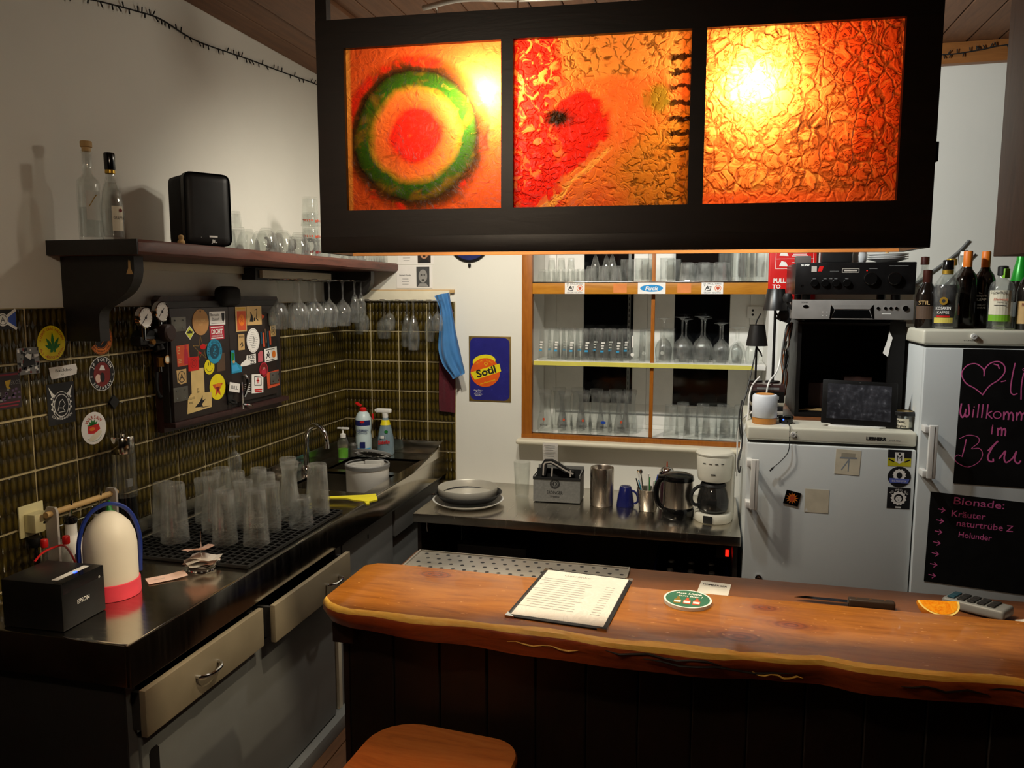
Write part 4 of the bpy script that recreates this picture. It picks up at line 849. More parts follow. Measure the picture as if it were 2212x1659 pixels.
# ================================================================ things standing on the steel counter
KZ = .833
def socket():
    t = thing('wall_socket', 'cream wall socket with a square white plug on the tiles', 'socket', FL(-2.079, 1.027, .0085))
    part('plate', t, 'sockcream', lambda b: b.box(-.043, .043, -.046, .048, 0, .006, .003))
    p = part('plug_adapter', t, 'sockcream', lambda b: b.box(-.028, .026, -.03, .024, .0062, .045, .004))
    part('plug_pin_hole', p, 'black', lambda b: b.cyl((.004, -.006, .045), (.004, -.006, .0455), .004, seg=10))
    part('plug', t, 'black', lambda b: (b.lathe([(0, 0), (.018, 0), (.02, .012), (.012, .03), (0, .03)], 16, T(-.012, -.046, .025) @ RX(90)), b.tube(spline([(-.012, -.07, .025), (-.01, -.11, .03), (.02, -.16, .02)], 4), .004, 6)))
socket()
def printer():
    t = thing('receipt_printer', 'black cube-shaped receipt printer with a blue light on the counter', 'printer', T(.262, -2.262, KZ) @ RZ(2))
    part('housing', t, 'printerblack', lambda b: b.box(-.090, .090, -.075, .075, 0, .125, .004))
    part('paper_slot', t, 'white', lambda b: b.box(.045, .062, -.055, .055, .1252, .1262))
    part('top_bevel', t, 'blackgloss', lambda b: b.prism([(.064, 0), (.0902, 0), (.0902, -.030), (.0, 0)][:3], -.07, .07, frame(Vector((1, 0, 0)), Vector((0, 0, 1)), Vector((0, -1, 0)), (0, 0, .1256))))
    F = frame(Vector((0, 1, 0)), Vector((0, 0, 1)), Vector((1, 0, 0)), (.0902, 0, 0))
    part('brand', t, 'white', lambda b: b.text('EPSON', -.004, .060, .011, .0005, F, width=.042, bold=.02))
    part('power_mark', t, 'white', lambda b: b.annulus(.056, .098, .0018, .003, .0005, F))
    part('status_light', t, 'bluelight', lambda b: b.box(.058, .063, .002, .012, .1263, .1275))
printer()
def big_bottle():
    t = thing('squeeze_bottle', 'white domed plastic bottle with pink base band and blue carrying strap', 'bottle', T(.285, -2.085, KZ))
    R = .070
    part('body', t, 'milkplastic', lambda b: b.lathe([(0, .004), (R-.002, .004), (R, .01), (R, .145), (R-.004, .175), (R-.016, .205), (R-.034, .225), (.018, .238), (0, .240)], 36))
    part('base_band', t, 'pink', lambda b: b.lathe([(0, 0), (R+.004, 0), (R+.005, .004), (R+.004, .044), (R+.0005, .045), (R+.0005, .003)], 36))
    part('strap', t, 'bluestrap', lambda b: b.tube(spline([(R*.60, R*.92, .05), (R*.62, R*.95, .16), (R*.42, R*.62, .235), (0, 0, .262), (-R*.42, -R*.62, .235), (-R*.62, -R*.95, .16), (-R*.60, -R*.92, .05)], 6), .006, 8))
big_bottle()
def sauce():
    t = thing('sauce_bottle', 'red sauce bottle with green pointed cap behind the domed bottle', 'bottle', T(.20, -1.985, KZ))
    part('body', t, 'saucered', lambda b: b.lathe([(0, 0), (.028, 0), (.030, .006), (.030, .145), (.022, .165), (.014, .175), (0, .175)], 20))
    part('print', t, 'white', lambda b: [b.rect(0, .04+.013*k, .006, .009, .0305, M=RZ(50) @ RX(90)) for k in range(7)])
    part('collar', t, 'goldfoil', lambda b: b.lathe([(.0145, .168), (.016, .170), (.016, .180), (.0145, .182)], 16))
    part('cap', t, 'green', lambda b: b.lathe([(0, .178), (.019, .178), (.018, .205), (.009, .212), (.003, .240), (0, .242)], 16))
sauce()
def oil_caddy():
    t = thing('cruet_caddy', 'wooden-handled caddy with two white cruet bottles by the socket', 'caddy', T(.075, -1.95, KZ))
    part('base', t, 'cream', lambda b: b.box(-.05, .05, -.125, .125, 0, .012, .002))
    for y in (-.118, .118): part('side_panel', t, 'palegrey', lambda b: b.prism([(-.020, .0), (.020, 0), (.020, .21), (.014, .222), (-.014, .222), (-.020, .21)], -.004, .004, frame(Vector((1, 0, 0)), Vector((0, 0, 1)), Vector((0, -1, 0)), (0, y, .012))))
    part('handle_rod', t, 'tan', lambda b: b.cyl((0, -.14, .215), (0, .14, .215), .009, seg=12))
    part('wire', t, 'chrome', lambda b: b.tube([(0, -.115, .17), (0, .115, .17)], .0018, 6))
    for k, y in enumerate((-.055, .062)):
        c = thing('cruet_bottle', 'white cruet bottle with metal pourer, ' + ('nearer to the socket' if k == 0 else 'farther from the socket'), 'bottle', T(.078, -1.95+y, KZ+.0125), 'cruets in the caddy')
        part('body', c, 'white', lambda b: b.lathe([(0, 0), (.028, 0), (.031, .005), (.031, .095), (.028, .108), (.018, .118), (.016, .125), (.016, .158), (0, .158)], 22))
        part('stopper', c, 'blackgloss', lambda b: b.lathe([(0, .156), (.018, .156), (.020, .162), (.018, .172), (.008, .178), (0, .178)], 16))
        part('pourer', c, 'chrome', lambda b: b.tube([(0, 0, .176), (0, .002, .19), (.0, .010, .222)], [.0055, .005, .0028], 8))
        part('window', c, 'oilbrown', lambda b: b.prism([(-.009, -.02), (.009, -.02), (.009, .018), (-.009, .006)], .0305, .0325, RZ(70 if k == 0 else 60) @ RX(90) @ T(0, .06, 0)))
oil_caddy()
for k, (x, y) in enumerate(((.13, -2.155), (.165, -2.115), (.215, -2.045))):
    t = thing('small_bottle', 'little red-capped bottle behind the printer, ' + ORD[k] + ' from the left', 'bottle', T(x, y, KZ), 'red-capped bottles behind the printer')
    part('body', t, 'glass', lambda b: b.lathe([(0, 0), (.011, 0), (.012, .004), (.012, .125), (.007, .138), (.006, .147), (0, .147)], 14))
    part('cap', t, 'red', lambda b: b.lathe([(0, .146), (.009, .146), (.010, .15), (.010, .166), (.008, .169), (0, .169)], 14))
b = MB('red'); b.tube(spline([(.16, -2.22, .962), (.155, -2.19, .974), (.15, -2.15, .976), (.145, -2.10, .965), (.14, -2.06, .90), (.14, -2.04, KZ+.004)], 6), .003, 7); tag(b.obj('printer_cable'), 'thin red cable arching behind the receipt printer', 'cable')
def pepper_mill():
    t = thing('cup_dispenser', 'tall steel and clear tube dispenser standing against the tiles', 'dispenser', T(.062, -1.755, KZ) @ SC(1, 1, .93))
    part('steel_cap', t, 'steel', lambda b: b.lathe([(0, .355), (.034, .355), (.036, .358), (.036, .412), (.033, .416), (0, .416)], 26))
    part('knob', t, 'chrome', lambda b: b.lathe([(0, .416), (.006, .416), (.007, .424), (.003, .428), (0, .428)], 10))
    part('tube', t, 'glass', lambda b: b.lathe([(.034, .20), (.036, .20), (.036, .354), (.034, .354)], 26))
    part('inner_label', t, 'grey', lambda b: b.box(.012, .02, -.012, .012, .235, .262))
    part('foot', t, 'blackgloss', lambda b: b.lathe([(0, 0), (.040, 0), (.041, .01), (.036, .10), (.032, .20), (0, .20)], 24))
    part('drip_dish', t, 'glass', lambda b: b.lathe([(0, .10), (.048, .104), (.050, .108), (.046, .108), (0, .104)], 24))
pepper_mill()
# rubber drip mat: raised square lattice
def mat():
    b = MB('rubber'); x0, x1, y0, y1 = .045, .545, -1.815, -1.165
    b.box(x0, x1, y0, y1, 0, .003)
    nx, ny = 18, 24
    for i in range(nx+1):
        x = x0 + (x1-x0)*i/nx; b.box(x-.0035, x+.0035, y0, y1, .003, .011)
    o = b.obj('bar_mat', None, T(0, 0, KZ), 0)
    tag(o, 'black rubber lattice mat under the washed glasses', 'bar mat')
    q = MB('rubber')
    for j in range(ny+1):
        y = y0 + (y1-y0)*j/ny; q.box(x0, x1, y-.0035, y+.0035, .003, .0108)
    r = q.obj('cross_ribs', o, None, 0); r['kind'] = 'stuff'
    o['kind'] = 'stuff'; del o['kind']
mat()
GZ = KZ + .0115
def washed():
    g = 'rinsed glasses draining on the rubber mat'
    L = [('tumbler_tall_wet', .148, 1.35, .165, -1.655, 'straight tumbler at the near wall corner of the mat'),
         ('tumbler_tall_wet', .148, 1.25, .085, -1.60, 'straight tumbler against the upstand'),
         ('weizen_wet', .225, .95, .225, -1.53, 'tall wheat beer glass behind the receipt spike'),
         ('tumbler_tall_wet', .148, 1.22, .345, -1.635, 'wide tumbler nearest to the receipt spike'),
         ('tumbler_tall_wet', .148, 1.26, .452, -1.615, 'tumbler with white lettering at the front edge'),
         ('beer_tulip_wet', .165, 1.0, .13, -1.44, 'bulged glass by the wall, second row'),
         ('beer_tulip_wet', .165, 1.02, .30, -1.45, 'bulged glass in the middle of the mat'),
         ('tumbler_tall_wet', .148, 1.2, .21, -1.36, 'tumbler carrying a stacked glass'),
         ('beer_tulip_wet', .165, 1.05, .42, -1.47, 'bulged glass in the front middle'),
         ('cut_tumbler', .092, 1.2, .50, -1.40, 'low faceted tumbler at the front edge'),
         ('tumbler_tall_wet', .148, 1.15, .32, -1.33, 'tumbler in the back middle'),
         ('tumbler_tall_wet', .148, 1.15, .10, -1.29, 'tumbler by the wall, far row'),
         ('weizen_wet', .225, .97, .415, -1.325, 'tall wheat beer glass near the sink'),
         ('weizen_wet', .225, .92, .345, -1.215, 'tall wheat beer glass in the far row'),
         ('tumbler_tall_wet', .148, 1.1, .225, -1.23, 'tumbler in the far row'),
         ('tumbler_tall_wet', .148, 1.3, .475, -1.225, 'printed glass at the far front corner')]
    for k, (kd, h, sc, x, y, lb) in enumerate(L):
        o = put(kd, 'beer_glass', x, y, GZ, 'rinsed upside-down ' + lb, g, True, h, 31*k, sc=sc)
        if 'lettering' in lb or 'printed' in lb:
            part('print', o, 'frostprint', lambda b: (b.text('ERDINGER', 0, 0, .011, .0352, T(0, 0, .11) @ RZ(-31*k+40) @ frame(Vector((1, 0, 0)), Vector((0, 0, -1)), Vector((0, 1, 0)), (0, 0, 0)), width=.036, bold=.03), b.rect(0, 0, .036, .002, .0354, M=T(0, 0, .088) @ RZ(-31*k+40) @ frame(Vector((1, 0, 0)), Vector((0, 0, -1)), Vector((0, 1, 0)), (0, 0, 0)))))
    put('wine_small', 'stem_glass', .21, -1.36, GZ+.179, 'stemmed glass stacked on top of a rinsed tumbler', g, True, .175, 0, sc=.75)
    put('flute', 'stem_glass', .275, -1.105, KZ, 'stemmed glass lying behind the mat beside the sink', g, True, .205, 0, sc=.9)
washed()
def receipts():
    t = thing('receipt_spike', 'metal receipt spike with skewered slips beside the mat', 'receipt spike', T(.405, -1.845, KZ))
    part('base', t, 'chrome', lambda b: b.lathe([(0, 0), (.042, 0), (.040, .004), (.01, .007), (0, .007)], 22))
    part('spike', t, 'chrome', lambda b: b.tube([(0, 0, .005), (0, 0, .120)], [.0018, .0012], 6))
    rnd = random.Random(8)
    for k in range(8):
        w = rnd.uniform(.085, .105); h = rnd.uniform(.060, .075); z = .010+.0042*k if k < 7 else .066
        b = MB('pinkpaper' if k in (2, 7, 4) else 'paper'); n = 5; rows = []
        for i in range(n+1):
            rows.append([b.bm.verts.new(((i/n-.5)*w, (j/3-.5)*h, .004*math.sin(i*1.3+k)+.003*math.cos(j*2.1+k))) for j in range(4)])
        for A, B in zip(rows, rows[1:]):
            for j in range(3): b._f([A[j], B[j], B[j+1], A[j+1]])
        bmesh.ops.solidify(b.bm, geom=list(b.bm.faces), thickness=.0003)
        b.obj('receipt', t, T(rnd.uniform(-.008, .008), rnd.uniform(-.008, .008), z) @ RZ(35+rnd.uniform(-28, 28)) @ RX(-3 if k < 7 else -14), 0)
    b = MB('pinkpaper'); b.box(-.055, .012, -.028, .028, 0, .0004); b.box(.012, .055, -.028, .028, 0, .0004, M=T(.012, 0, 0) @ RY(-5) @ T(-.012, 0, 0)); b.use('grey').rect(-.02, 0, .03, .002, .0006)
    tag(b.obj('receipt', None, T(.355, -1.945, KZ+.002) @ RZ(50), 0), 'single pink slip lying on the counter beside the receipt spike', 'receipt')
receipts()
def sink_things():
    t = thing('soap_dispenser', 'pump soap bottle with green liquid behind the sink', 'bottle', T(.095, -.235, KZ))
    part('body', t, 'glass', lambda b: b.lathe([(0, 0), (.026, 0), (.029, .006), (.029, .08), (.022, .105), (.012, .112), (0, .112)], 20))
    part('liquid', t, 'greenliquid', lambda b: b.lathe([(0, .004), (.025, .005), (.026, .05), (0, .05)], 20))
    part('pump', t, 'white', lambda b: (b.lathe([(0, .110), (.015, .110), (.015, .128), (.005, .132), (.004, .155), (0, .155)], 14), b.box(-.008, .034, -.008, .008, .153, .163, .003), b.box(-.03, -.006, -.006, .006, .154, .162, .003)))
    t = thing('cleaner_bottle', 'tall pale bottle labelled GLÄSERREIN with open red cap', 'bottle', T(.155, -.115, KZ))
    part('body', t, 'palebottle', lambda b: b.lathe([(0, 0), (.040, 0), (.043, .008), (.042, .10), (.039, .12), (.042, .14), (.042, .195), (.030, .222), (.018, .232), (0, .232)], 24))
    F = lambda v: RZ(17) @ frame(Vector((1, 0, 0)), Vector((0, 0, 1)), Vector((0, -1, 0)), (0, 0, v))
    def wrap(b, z0, z1, r, a0=-2.6, a1=-.2, n=10):
        for k in range(n):
            p, q = a0+(a1-a0)*k/n, a0+(a1-a0)*(k+1)/n
            b._f([b.bm.verts.new((r*math.cos(a), r*math.sin(a), z)) for a, z in ((p, z0), (q, z0), (q, z1), (p, z1))])
    part('label_band', t, 'navy', lambda b: wrap(b, .160, .188, .0432))
    part('label_blue', t, 'skyblue', lambda b: wrap(b, .006, .04, .0440))
    part('label_green', t, 'green', lambda b: wrap(b, .005, .022, .0445))
    part('label_mark', t, 'red', lambda b: (b.ell(0, 0, .012, .006, .0436, .044, F(.180)), b.use('navy').text('GLÄSERREIN', 0, 0, .011, .0437, F(.135), width=.062, bold=.02), b.rect(0, 0, .05, .002, .0437, M=F(.122)), b.rect(0, 0, .028, .032, .0447, .0450, F(.058))))
    part('cap', t, 'red', lambda b: (b.lathe([(0, .232), (.018, .232), (.018, .246), (.012, .252), (0, .252)], 16), b.box(-.045, -.010, -.012, .012, 0, .010, .003, M=T(-.002, 0, .250) @ RY(28))))
    t = thing('spray_bottle', 'spray bottle of blue glass cleaner with white trigger head', 'bottle', T(.268, -.085, KZ))
    part('body', t, 'sprayclear', lambda b: b.lathe([(0, 0), (.042, 0), (.046, .01), (.042, .09), (.030, .15), (.018, .185), (.014, .20), (0, .20)], 22))
    part('neck_band', t, 'yellow', lambda b: b.lathe([(.0275, .160), (.0265, .162), (.0195, .186), (.0185, .186)], 20))
    part('head', t, 'white', lambda b: (b.cyl((0, 0, .198), (0, 0, .222), .015, .017, 16), b.box(-.050, .034, -.013, .013, .222, .246, .008, seg=3), b.box(-.058, -.048, -.007, .007, .228, .242, .002)))
    part('trigger', t, 'red', lambda b: b.box(-.046, -.038, -.006, .006, .192, .224, .003, M=RY(-8)))
    F2 = RZ(10) @ frame(Vector((1, 0, 0)), Vector((0, 0, 1)), Vector((0, -1, 0)), (0, 0, 0))
    part('brand', t, 'red', lambda b: (b.text('Sidolin', 0, .074, .020, .0462, F2, width=.062, bold=.03, rot=.1, shear=.1), b.use('green').ell(.012, .128, .010, .008, .0378, .0382, F2), b.use('white').rect(-.006, .10, .028, .016, .0425, .0428, F2), b.use('navy').rect(-.016, .10, .003, .016, .0429, M=F2).rect(.004, .10, .003, .016, .0429, M=F2)))
    t = thing('salad_bowl_insert', 'round white plastic drum with dark rim standing in the sink', 'container', T(.385, -.575, .735) @ RZ(20))
    part('drum', t, 'milkplastic2', lambda b: b.lathe([(0, 0), (.090, 0), (.098, .01), (.100, .150), (.095, .150), (.092, .012), (0, .010)], 36))
    part('rim', t, 'grey', lambda b: b.lathe([(.094, .142), (.103, .142), (.104, .158), (.101, .162), (.094, .160)], 36))
    part('divider', t, 'milkplastic2', lambda b: b.box(-.06, .06, -.004, .004, .02, .145, .002, M=T(0, .05, 0)))
    part('rim_bracket', t, 'milkplastic2', lambda b: b.box(-.05, .045, -.086, -.070, .11, .158, .003, M=RZ(160)))
    t = thing('strainer_lid', 'slotted grey ring lid leaning behind the white drum', 'lid', T(.345, -.435, .905) @ RX(-22))
    part('ring', t, 'grey', lambda b: b.lathe([(.084, 0), (.094, 0), (.096, .008), (.090, .012), (.084, .010)], 36))
    for k in range(28): part('slat', t, 'milkplastic2' if k % 2 else 'grey', lambda b: b.box(.055, .085, -.004, .004, .002, .008, M=RZ(k*360/28)))
    part('hub', t, 'blackmatte', lambda b: b.lathe([(0, .004), (.056, .004), (.056, .009), (0, .009)], 28))
    t = thing('squeegee', 'yellow rubber squeegee lying over the counter edge', 'squeegee', T(.545, -.995, .8455) @ RZ(14))
    part('blade', t, 'yellowrubber', lambda b: (b.prism([(-.135, -.008), (-.06, -.012), (-.02, -.035), (.045, -.055), (.075, -.03), (.055, .045), (.01, .03), (-.03, .024), (-.135, .008)], 0, .006, RX(4) @ T(0, 0, .0)),))
    part('tongue', t, 'yellowrubber', lambda b: b.prism([(.025, -.053), (.045, -.055), (.052, -.085), (.040, -.088)], -.006, .002))
    b = MB('steelwool'); b.lathe([(0, 0), (.022, 0), (.026, .02), (.024, .06), (.012, .072), (0, .072)], 14); tag(b.obj('scouring_pad', None, T(.118, -.172, KZ)), 'grey steel wool scourer between soap and cleaner bottle', 'scourer')
sink_things()

# ================================================================ shelves and glasses in the window niche
def niche_shelf(label, z0, z1, edge, y1=.285):
    t = thing('glass_shelf', label, 'shelf', T(0, 0, z0))
    part('board', t, 'white', lambda b: b.box(1.048, 2.186, .022 if edge == 'railwood' else .014, y1, 0, z1-z0, .001))
    if edge == 'yellowedge': part('edge_band', t, 'yellowedge', lambda b: b.box(1.05, 2.13, .011, .0135, .001, z1-z0-.001))
niche_shelf('white shelf with a yellow front edge across the window niche', 1.319, 1.342, 'yellowedge')
niche_shelf('upper white shelf behind the stickered wooden rail', 1.722, 1.743, 'railwood')
NT, NM, NB = 1.7435, 1.3425, .9625
def niche_glasses():
    g = 'tumblers on the middle niche shelf'
    for r, (y, off) in enumerate(((.06, 0), (.14, .03))):
        for k in range(6): put('tumbler_printed', 'tumbler', 1.100+off+k*.0735, y, NM, 'tumbler with blue and white print, middle niche shelf, ' + ORD[k] + ' in the ' + ('front' if r == 0 else 'back') + ' row', g, True, .142, 160+9*k, sc=1.02, scz=1.16)
    for k, x in enumerate((1.572, 1.70)):
        put('tumbler_wide', 'tumbler', x if k == 0 else 1.71, .065 if k == 0 else .215, NM, 'broad plain tumbler ' + ('left' if k == 0 else 'right') + ' of the thin niche mullion', 'broad tumblers', True, .138, 160, sc=1.0, scz=1.18)
    put('tumbler_wide', 'tumbler', 1.61, .17, NM, 'broad tumbler behind the thin niche mullion', 'broad tumblers', True, .138, 175, sc=.95, scz=1.18)
    g = 'wine glasses on the middle niche shelf'
    P = [(1.700, .075, 'wine', 1.03), (1.790, .06, 'wine', 1.06), (1.806, .155, 'wine', 1.0), (1.883, .065, 'wine', 1.08), (1.898, .165, 'wine', 1.03), (1.972, .065, 'wine', .92), (1.985, .16, 'wine', .92), (2.046, .065, 'wine_small', 1.02), (2.062, .15, 'wine_small', 1.02), (2.125, .075, 'wine_small', 1.02)]
    for k, (x, y, kd, sc) in enumerate(P):
        put(kd, 'wine_glass', x, y, NM, 'wine glass standing on its rim on the middle niche shelf, ' + ORD[k] + ' from the mullion', g, True, .215 if kd == 'wine' else .175, 13*k, sc=sc)
    g = 'wheat beer glasses on the lowest niche shelf'
    for k, (x, y) in enumerate(((1.10, .07), (1.155, .17), (1.205, .075), (1.255, .18), (1.305, .07), (1.355, .165), (1.41, .065), (1.50, .07), (1.455, .16), (1.53, .17))):
        o = put('weizen', 'wheat_beer_glass', x, y, NB, 'tall wheat beer glass upside down on the lowest niche shelf, ' + ORD[k] + ' from the left', g, True, .225, 0)
        if k in (0, 2, 4, 6, 7):
            s = {0: 'ERDINGER', 2: 'LIBORIUS', 4: 'TUCHER', 6: 'ALPIRSBACH', 7: 'TUCHER'}[k]
            part('print', o, 'ink', lambda b: (b.text(s, 0, 0, .010, .0408, T(0, 0, .180) @ frame(Vector((1, 0, 0)), Vector((0, 0, -1)), Vector((0, 1, 0)), (0, 0, 0)), width=.038, rot=PI, mirror=False), b.use('brick' if k != 6 else 'blue').ell(0, .0, .006 if k != 6 else .013, .007, .039, .0395, T(0, 0, .150 if k != 6 else .155) @ frame(Vector((1, 0, 0)), Vector((0, 0, -1)), Vector((0, 1, 0)), (0, 0, 0)))))
    g = 'tumblers on the lowest niche shelf'
    for k, (x, y) in enumerate(((1.745, .10), (1.80, .19), (1.845, .06), (1.90, .16), (1.935, .07), (2.0, .17), (2.02, .075), (2.085, .16), (2.10, .07))):
        put('tumbler_tall', 'tumbler', x, y, NB, 'hazy tumbler on the lowest niche shelf, ' + ORD[k] + ' from the mullion', g, True, .148, 23*k, sc=1.12)
    # upper shelf
    g = 'shot glasses on the upper niche shelf'
    for k in range(10):
        r, c = divmod(k, 5)
        put('shot', 'shot_glass', 1.080+c*.05+.012*r, .065+.06*r, NT, 'small shot glass at the left of the upper niche shelf, ' + ORD[c] + ' in the ' + ('front' if r == 0 else 'back') + ' row', g, True, .058, 17*k, sc=1.1)
    for k in range(3): put('shot', 'shot_glass', 1.13+k*.05, .065, NT+.0642, 'small shot glass balanced on others, upper niche shelf, ' + ORD[k] + ' from the left', 'stacked shot glasses', True, .058, 9*k, sc=.95)
    g = 'flutes on the upper niche shelf'
    for k, x in enumerate((1.342, 1.392, 1.428)): put('flute', 'flute', x, .15+.055*(k % 2), NT, 'champagne flute on the upper niche shelf, ' + ORD[k] + ' from the left', g, True, .205, 30*k, sc=.95)
    for k in range(3): put('shot', 'shot_glass', 1.335+k*.062, .06, NT, 'tapered shot glass in front of the flutes, ' + ORD[k] + ' from the left', 'tapered shot glasses', True, .058, 11*k, sc=1.35)
    g = 'beer mugs on the upper niche shelf'
    for k, (x, y) in enumerate(((1.50, .20), (1.585, .085), (1.605, .215), (1.708, .075), (1.735, .21))):
        put('mug_body', 'beer_mug', x, y, NT, 'handled glass mug on the upper niche shelf, ' + ORD[k] + ' from the left', g, False, 0, -90 if k in (1, 3) else 90, 'mug', .9, 'mug_handle')
    g = 'cut tumblers on the upper niche shelf'
    for k in range(6): put('cut_tumbler', 'tumbler', 1.806+(k % 3)*.078+.02*(k//3), .06 if k < 3 else .140, NT, 'faceted tumbler on the upper niche shelf, ' + ORD[k % 3] + ' in the ' + ('front' if k < 3 else 'back') + ' row', g, True, .092, 19*k, sc=1.0)
    g = 'tall mugs on the upper niche shelf'
    for k, (x, y) in enumerate(((2.052, .085), (2.09, .215), (2.135, .085), (1.99, .215))):
        put('mug_body', 'beer_mug', x, y, NT, 'tall heavy glass mug near the red pouch, ' + ('front left', 'back right', 'front right', 'back left')[k], g, False, 0, 90 if k % 2 == 0 else -90, 'mug', .95, 'mug_handle').scale = (.95, .95, 1.5)
niche_glasses()
# stickers on the wooden rail
def rsticker(label, x, z, fn, rot=0):
    b = MB(); fn(b); tag(b.obj('sticker', None, FB(x, z, -.0125) @ RZ(rot), 0), label, 'sticker', 'stickers on the niche rail')
def s_fans(b):
    b.use('paper').rect(0, 0, .100, .055, 0, Z1).use('ink').text('ST. PAULI-FANS', 0, .021, .007, Z2, width=.082).text('GEGEN RECHTS!', 0, -.021, .007, Z2, width=.078)
    b.line([(-.034, -.010), (-.022, .010), (-.014, -.004), (-.028, .002), (-.006, .008), (-.010, -.010), (-.026, -.012)], .0035, Z2).line([(-.038, .010), (-.033, .014)], .002, Z2).use('orange').annulus(.026, 0, .013, .0155, Z2).use('brick').flat([(.018, .008), (.034, .008), (.033, -.004), (.026, -.010), (.019, -.004)], Z2)
rsticker('cream fan club sticker left of the blue oval sticker', 1.263, 1.7105, s_fans)
rsticker('cream fan club sticker right of the blue oval sticker', 1.927, 1.7105, s_fans)
rsticker('plain orange sticky square left of the blue oval sticker', 1.488, 1.710, lambda b: b.use('orangenote').rect(0, 0, .066, .044, 0, Z1))
rsticker('plain orange sticky square right of the blue oval sticker', 1.796, 1.710, lambda b: b.use('orangenote').rect(0, 0, .065, .044, 0, Z1))
rsticker('white sticker with a blue oval and white script', 1.641, 1.7105, lambda b: (b.use('paper').rect(0, 0, .133, .055, 0, Z1).use('ovalblue').ell(0, 0, .055, .017, Z2).use('paper').text('Fuck', 0, 0, .019, Z3, width=.062, shear=.25, bold=.02)))

# ================================================================ things hung on the back wall
def enamel_sign():
    t = thing('enamel_sign', 'blue enamel advertising sign with an orange disc reading Sotil', 'sign', FB(.820, 1.294, -.001))
    part('plate', t, 'signgold', lambda b: b.box(-.113, .113, -.170, .170, 0, .003, .0012))
    def rr(w, h, r): return [(x+r*math.cos(a), y+r*math.sin(a)) for x, y, a0 in ((w-r, h-r, 0), (-w+r, h-r, 90), (-w+r, -h+r, 180), (w-r, -h+r, 270)) for a in [math.radians(a0+18*k) for k in range(6)]]
    part('blue_field', t, 'signblue', lambda b: b.prism(rr(.106, .163, .03), .0031, .0036))
    d = part('disc', t, 'orange', lambda b: (b.use('yellow').ell(-.030, .040, .062, .035, .0037, .0040, rot=.15).use('orangedeep').ell(-.024, -.018, .080, .075, .0038, .0043, rot=.3), b.use('yellow').flat([(-.104, -.020), (.052, .030), (.062, -.010), (-.080, -.058)], .0046), b.use('yellow').annulus(-.02, .028, .006, .009, .0046)))
    part('lettering', d, 'ink', lambda b: (b.text('Sotil', -.020, -.012, .038, .0049, width=.108, rot=.30, bold=.03), b.use('yellow').arctext('bester Tabak', -.024, -.02, .066, .007, .0049, 95, 80), b.text('mit Mundstück', -.010, -.066, .008, .0049, width=.085, rot=.3), b.use('paper').text('Orient-Tabak u.', -.062, -.112, .007, .0049, width=.048).text('„Puma“', -.062, -.121, .008, .0049, width=.034).text('Compagnie', -.062, -.131, .007, .0049, width=.044).text('München', -.062, -.139, .006, .0049, width=.034)))
    for i in (-1, 1):
        for j in (-1, 1): part('nail', t, 'brass', lambda b: b.cyl((i*.105, j*.162, .003), (i*.105, j*.162, .0045), .0025, seg=8))
enamel_sign()
for k, (z, tone) in enumerate(((1.772, 'grey'), (1.895, 'skin'))):
    t = thing('photo_card', 'white pinned card with a ' + ('grey portrait photo, lower of two' if k == 0 else 'colour portrait photo, upper of two'), 'card', FB(.410 if k == 0 else .418, z, -.001), 'portrait cards in the corner')
    part('card', t, 'paper', lambda b: b.box(-.10, .10, -.060, .060, 0, .0012))
    part('print', t, 'ink', lambda b: (b.text('Herbert Freude', -.052, .008, .006, .0015, width=.064, bold=.02), b.use('grey').rect(-.05, -.012, .034, .0022, .0015).rect(-.05, -.026, .04, .0022, .0015).rect(-.05, -.040, .034, .0022, .0015)))
    p = part('photograph', t, 'photogrey' if k == 0 else 'photobrown', lambda b: b.rect(.048, -.002, .072, .104, .0013, .0017))
    part('face', p, 'photolight' if k == 0 else 'skin', lambda b: (b.ell(.048, .002, .024, .034, .0018), b.use('photodark').ell(.040, .008, .005, .003, .0020).ell(.056, .008, .005, .003, .0020).ell(.048, -.018, .008, .005, .0020), b.use('photolight' if k == 0 else 'ink').flat([(.018, -.052), (.078, -.052), (.066, -.036), (.030, -.036)], .0018)))
def round_sign():
    t = thing('round_sign', 'dark blue round sign high on the back wall', 'sign', FB(.714, 1.955, -.001))
    part('disc', t, 'navy', lambda b: b.ell(0, 0, .100, .100, .002, .006, seg=40))
    part('rim', t, 'darkmetal', lambda b: b.lathe([(.100, 0), (.112, 0), (.112, .008), (.104, .010), (.100, .006)], 40))
    part('tap_hook', t, 'darkmetal', lambda b: b.lathe([(0, 0), (.007, 0), (.008, .014), (.004, .02), (0, .02)], 12, T(0, -.118, .006) @ RX(90)))
round_sign()
b = MB('paper'); n = 6; rows = []
for i in range(n+1): rows.append([b.bm.verts.new(((j/2-.5)*.078, (.5-i/n)*.108, .002+.004*math.sin(i*.9))) for j in range(3)])
for A, B in zip(rows, rows[1:]):
    for j in range(2): b._f([A[j], B[j], B[j+1], A[j+1]])
bmesh.ops.solidify(b.bm, geom=list(b.bm.faces), thickness=.0003)
slip = b.obj('order_slip', None, FB(1.158, .882, -.076), 0); tag(slip, 'white order slip hanging from the cream window sill', 'paper slip')
part('writing', slip, 'grey', lambda b: [b.rect(-.004+.004*(k % 2), .040-.011*k, .056-.008*(k % 3), .0018, .0072+.0005*k) for k in range(6)])
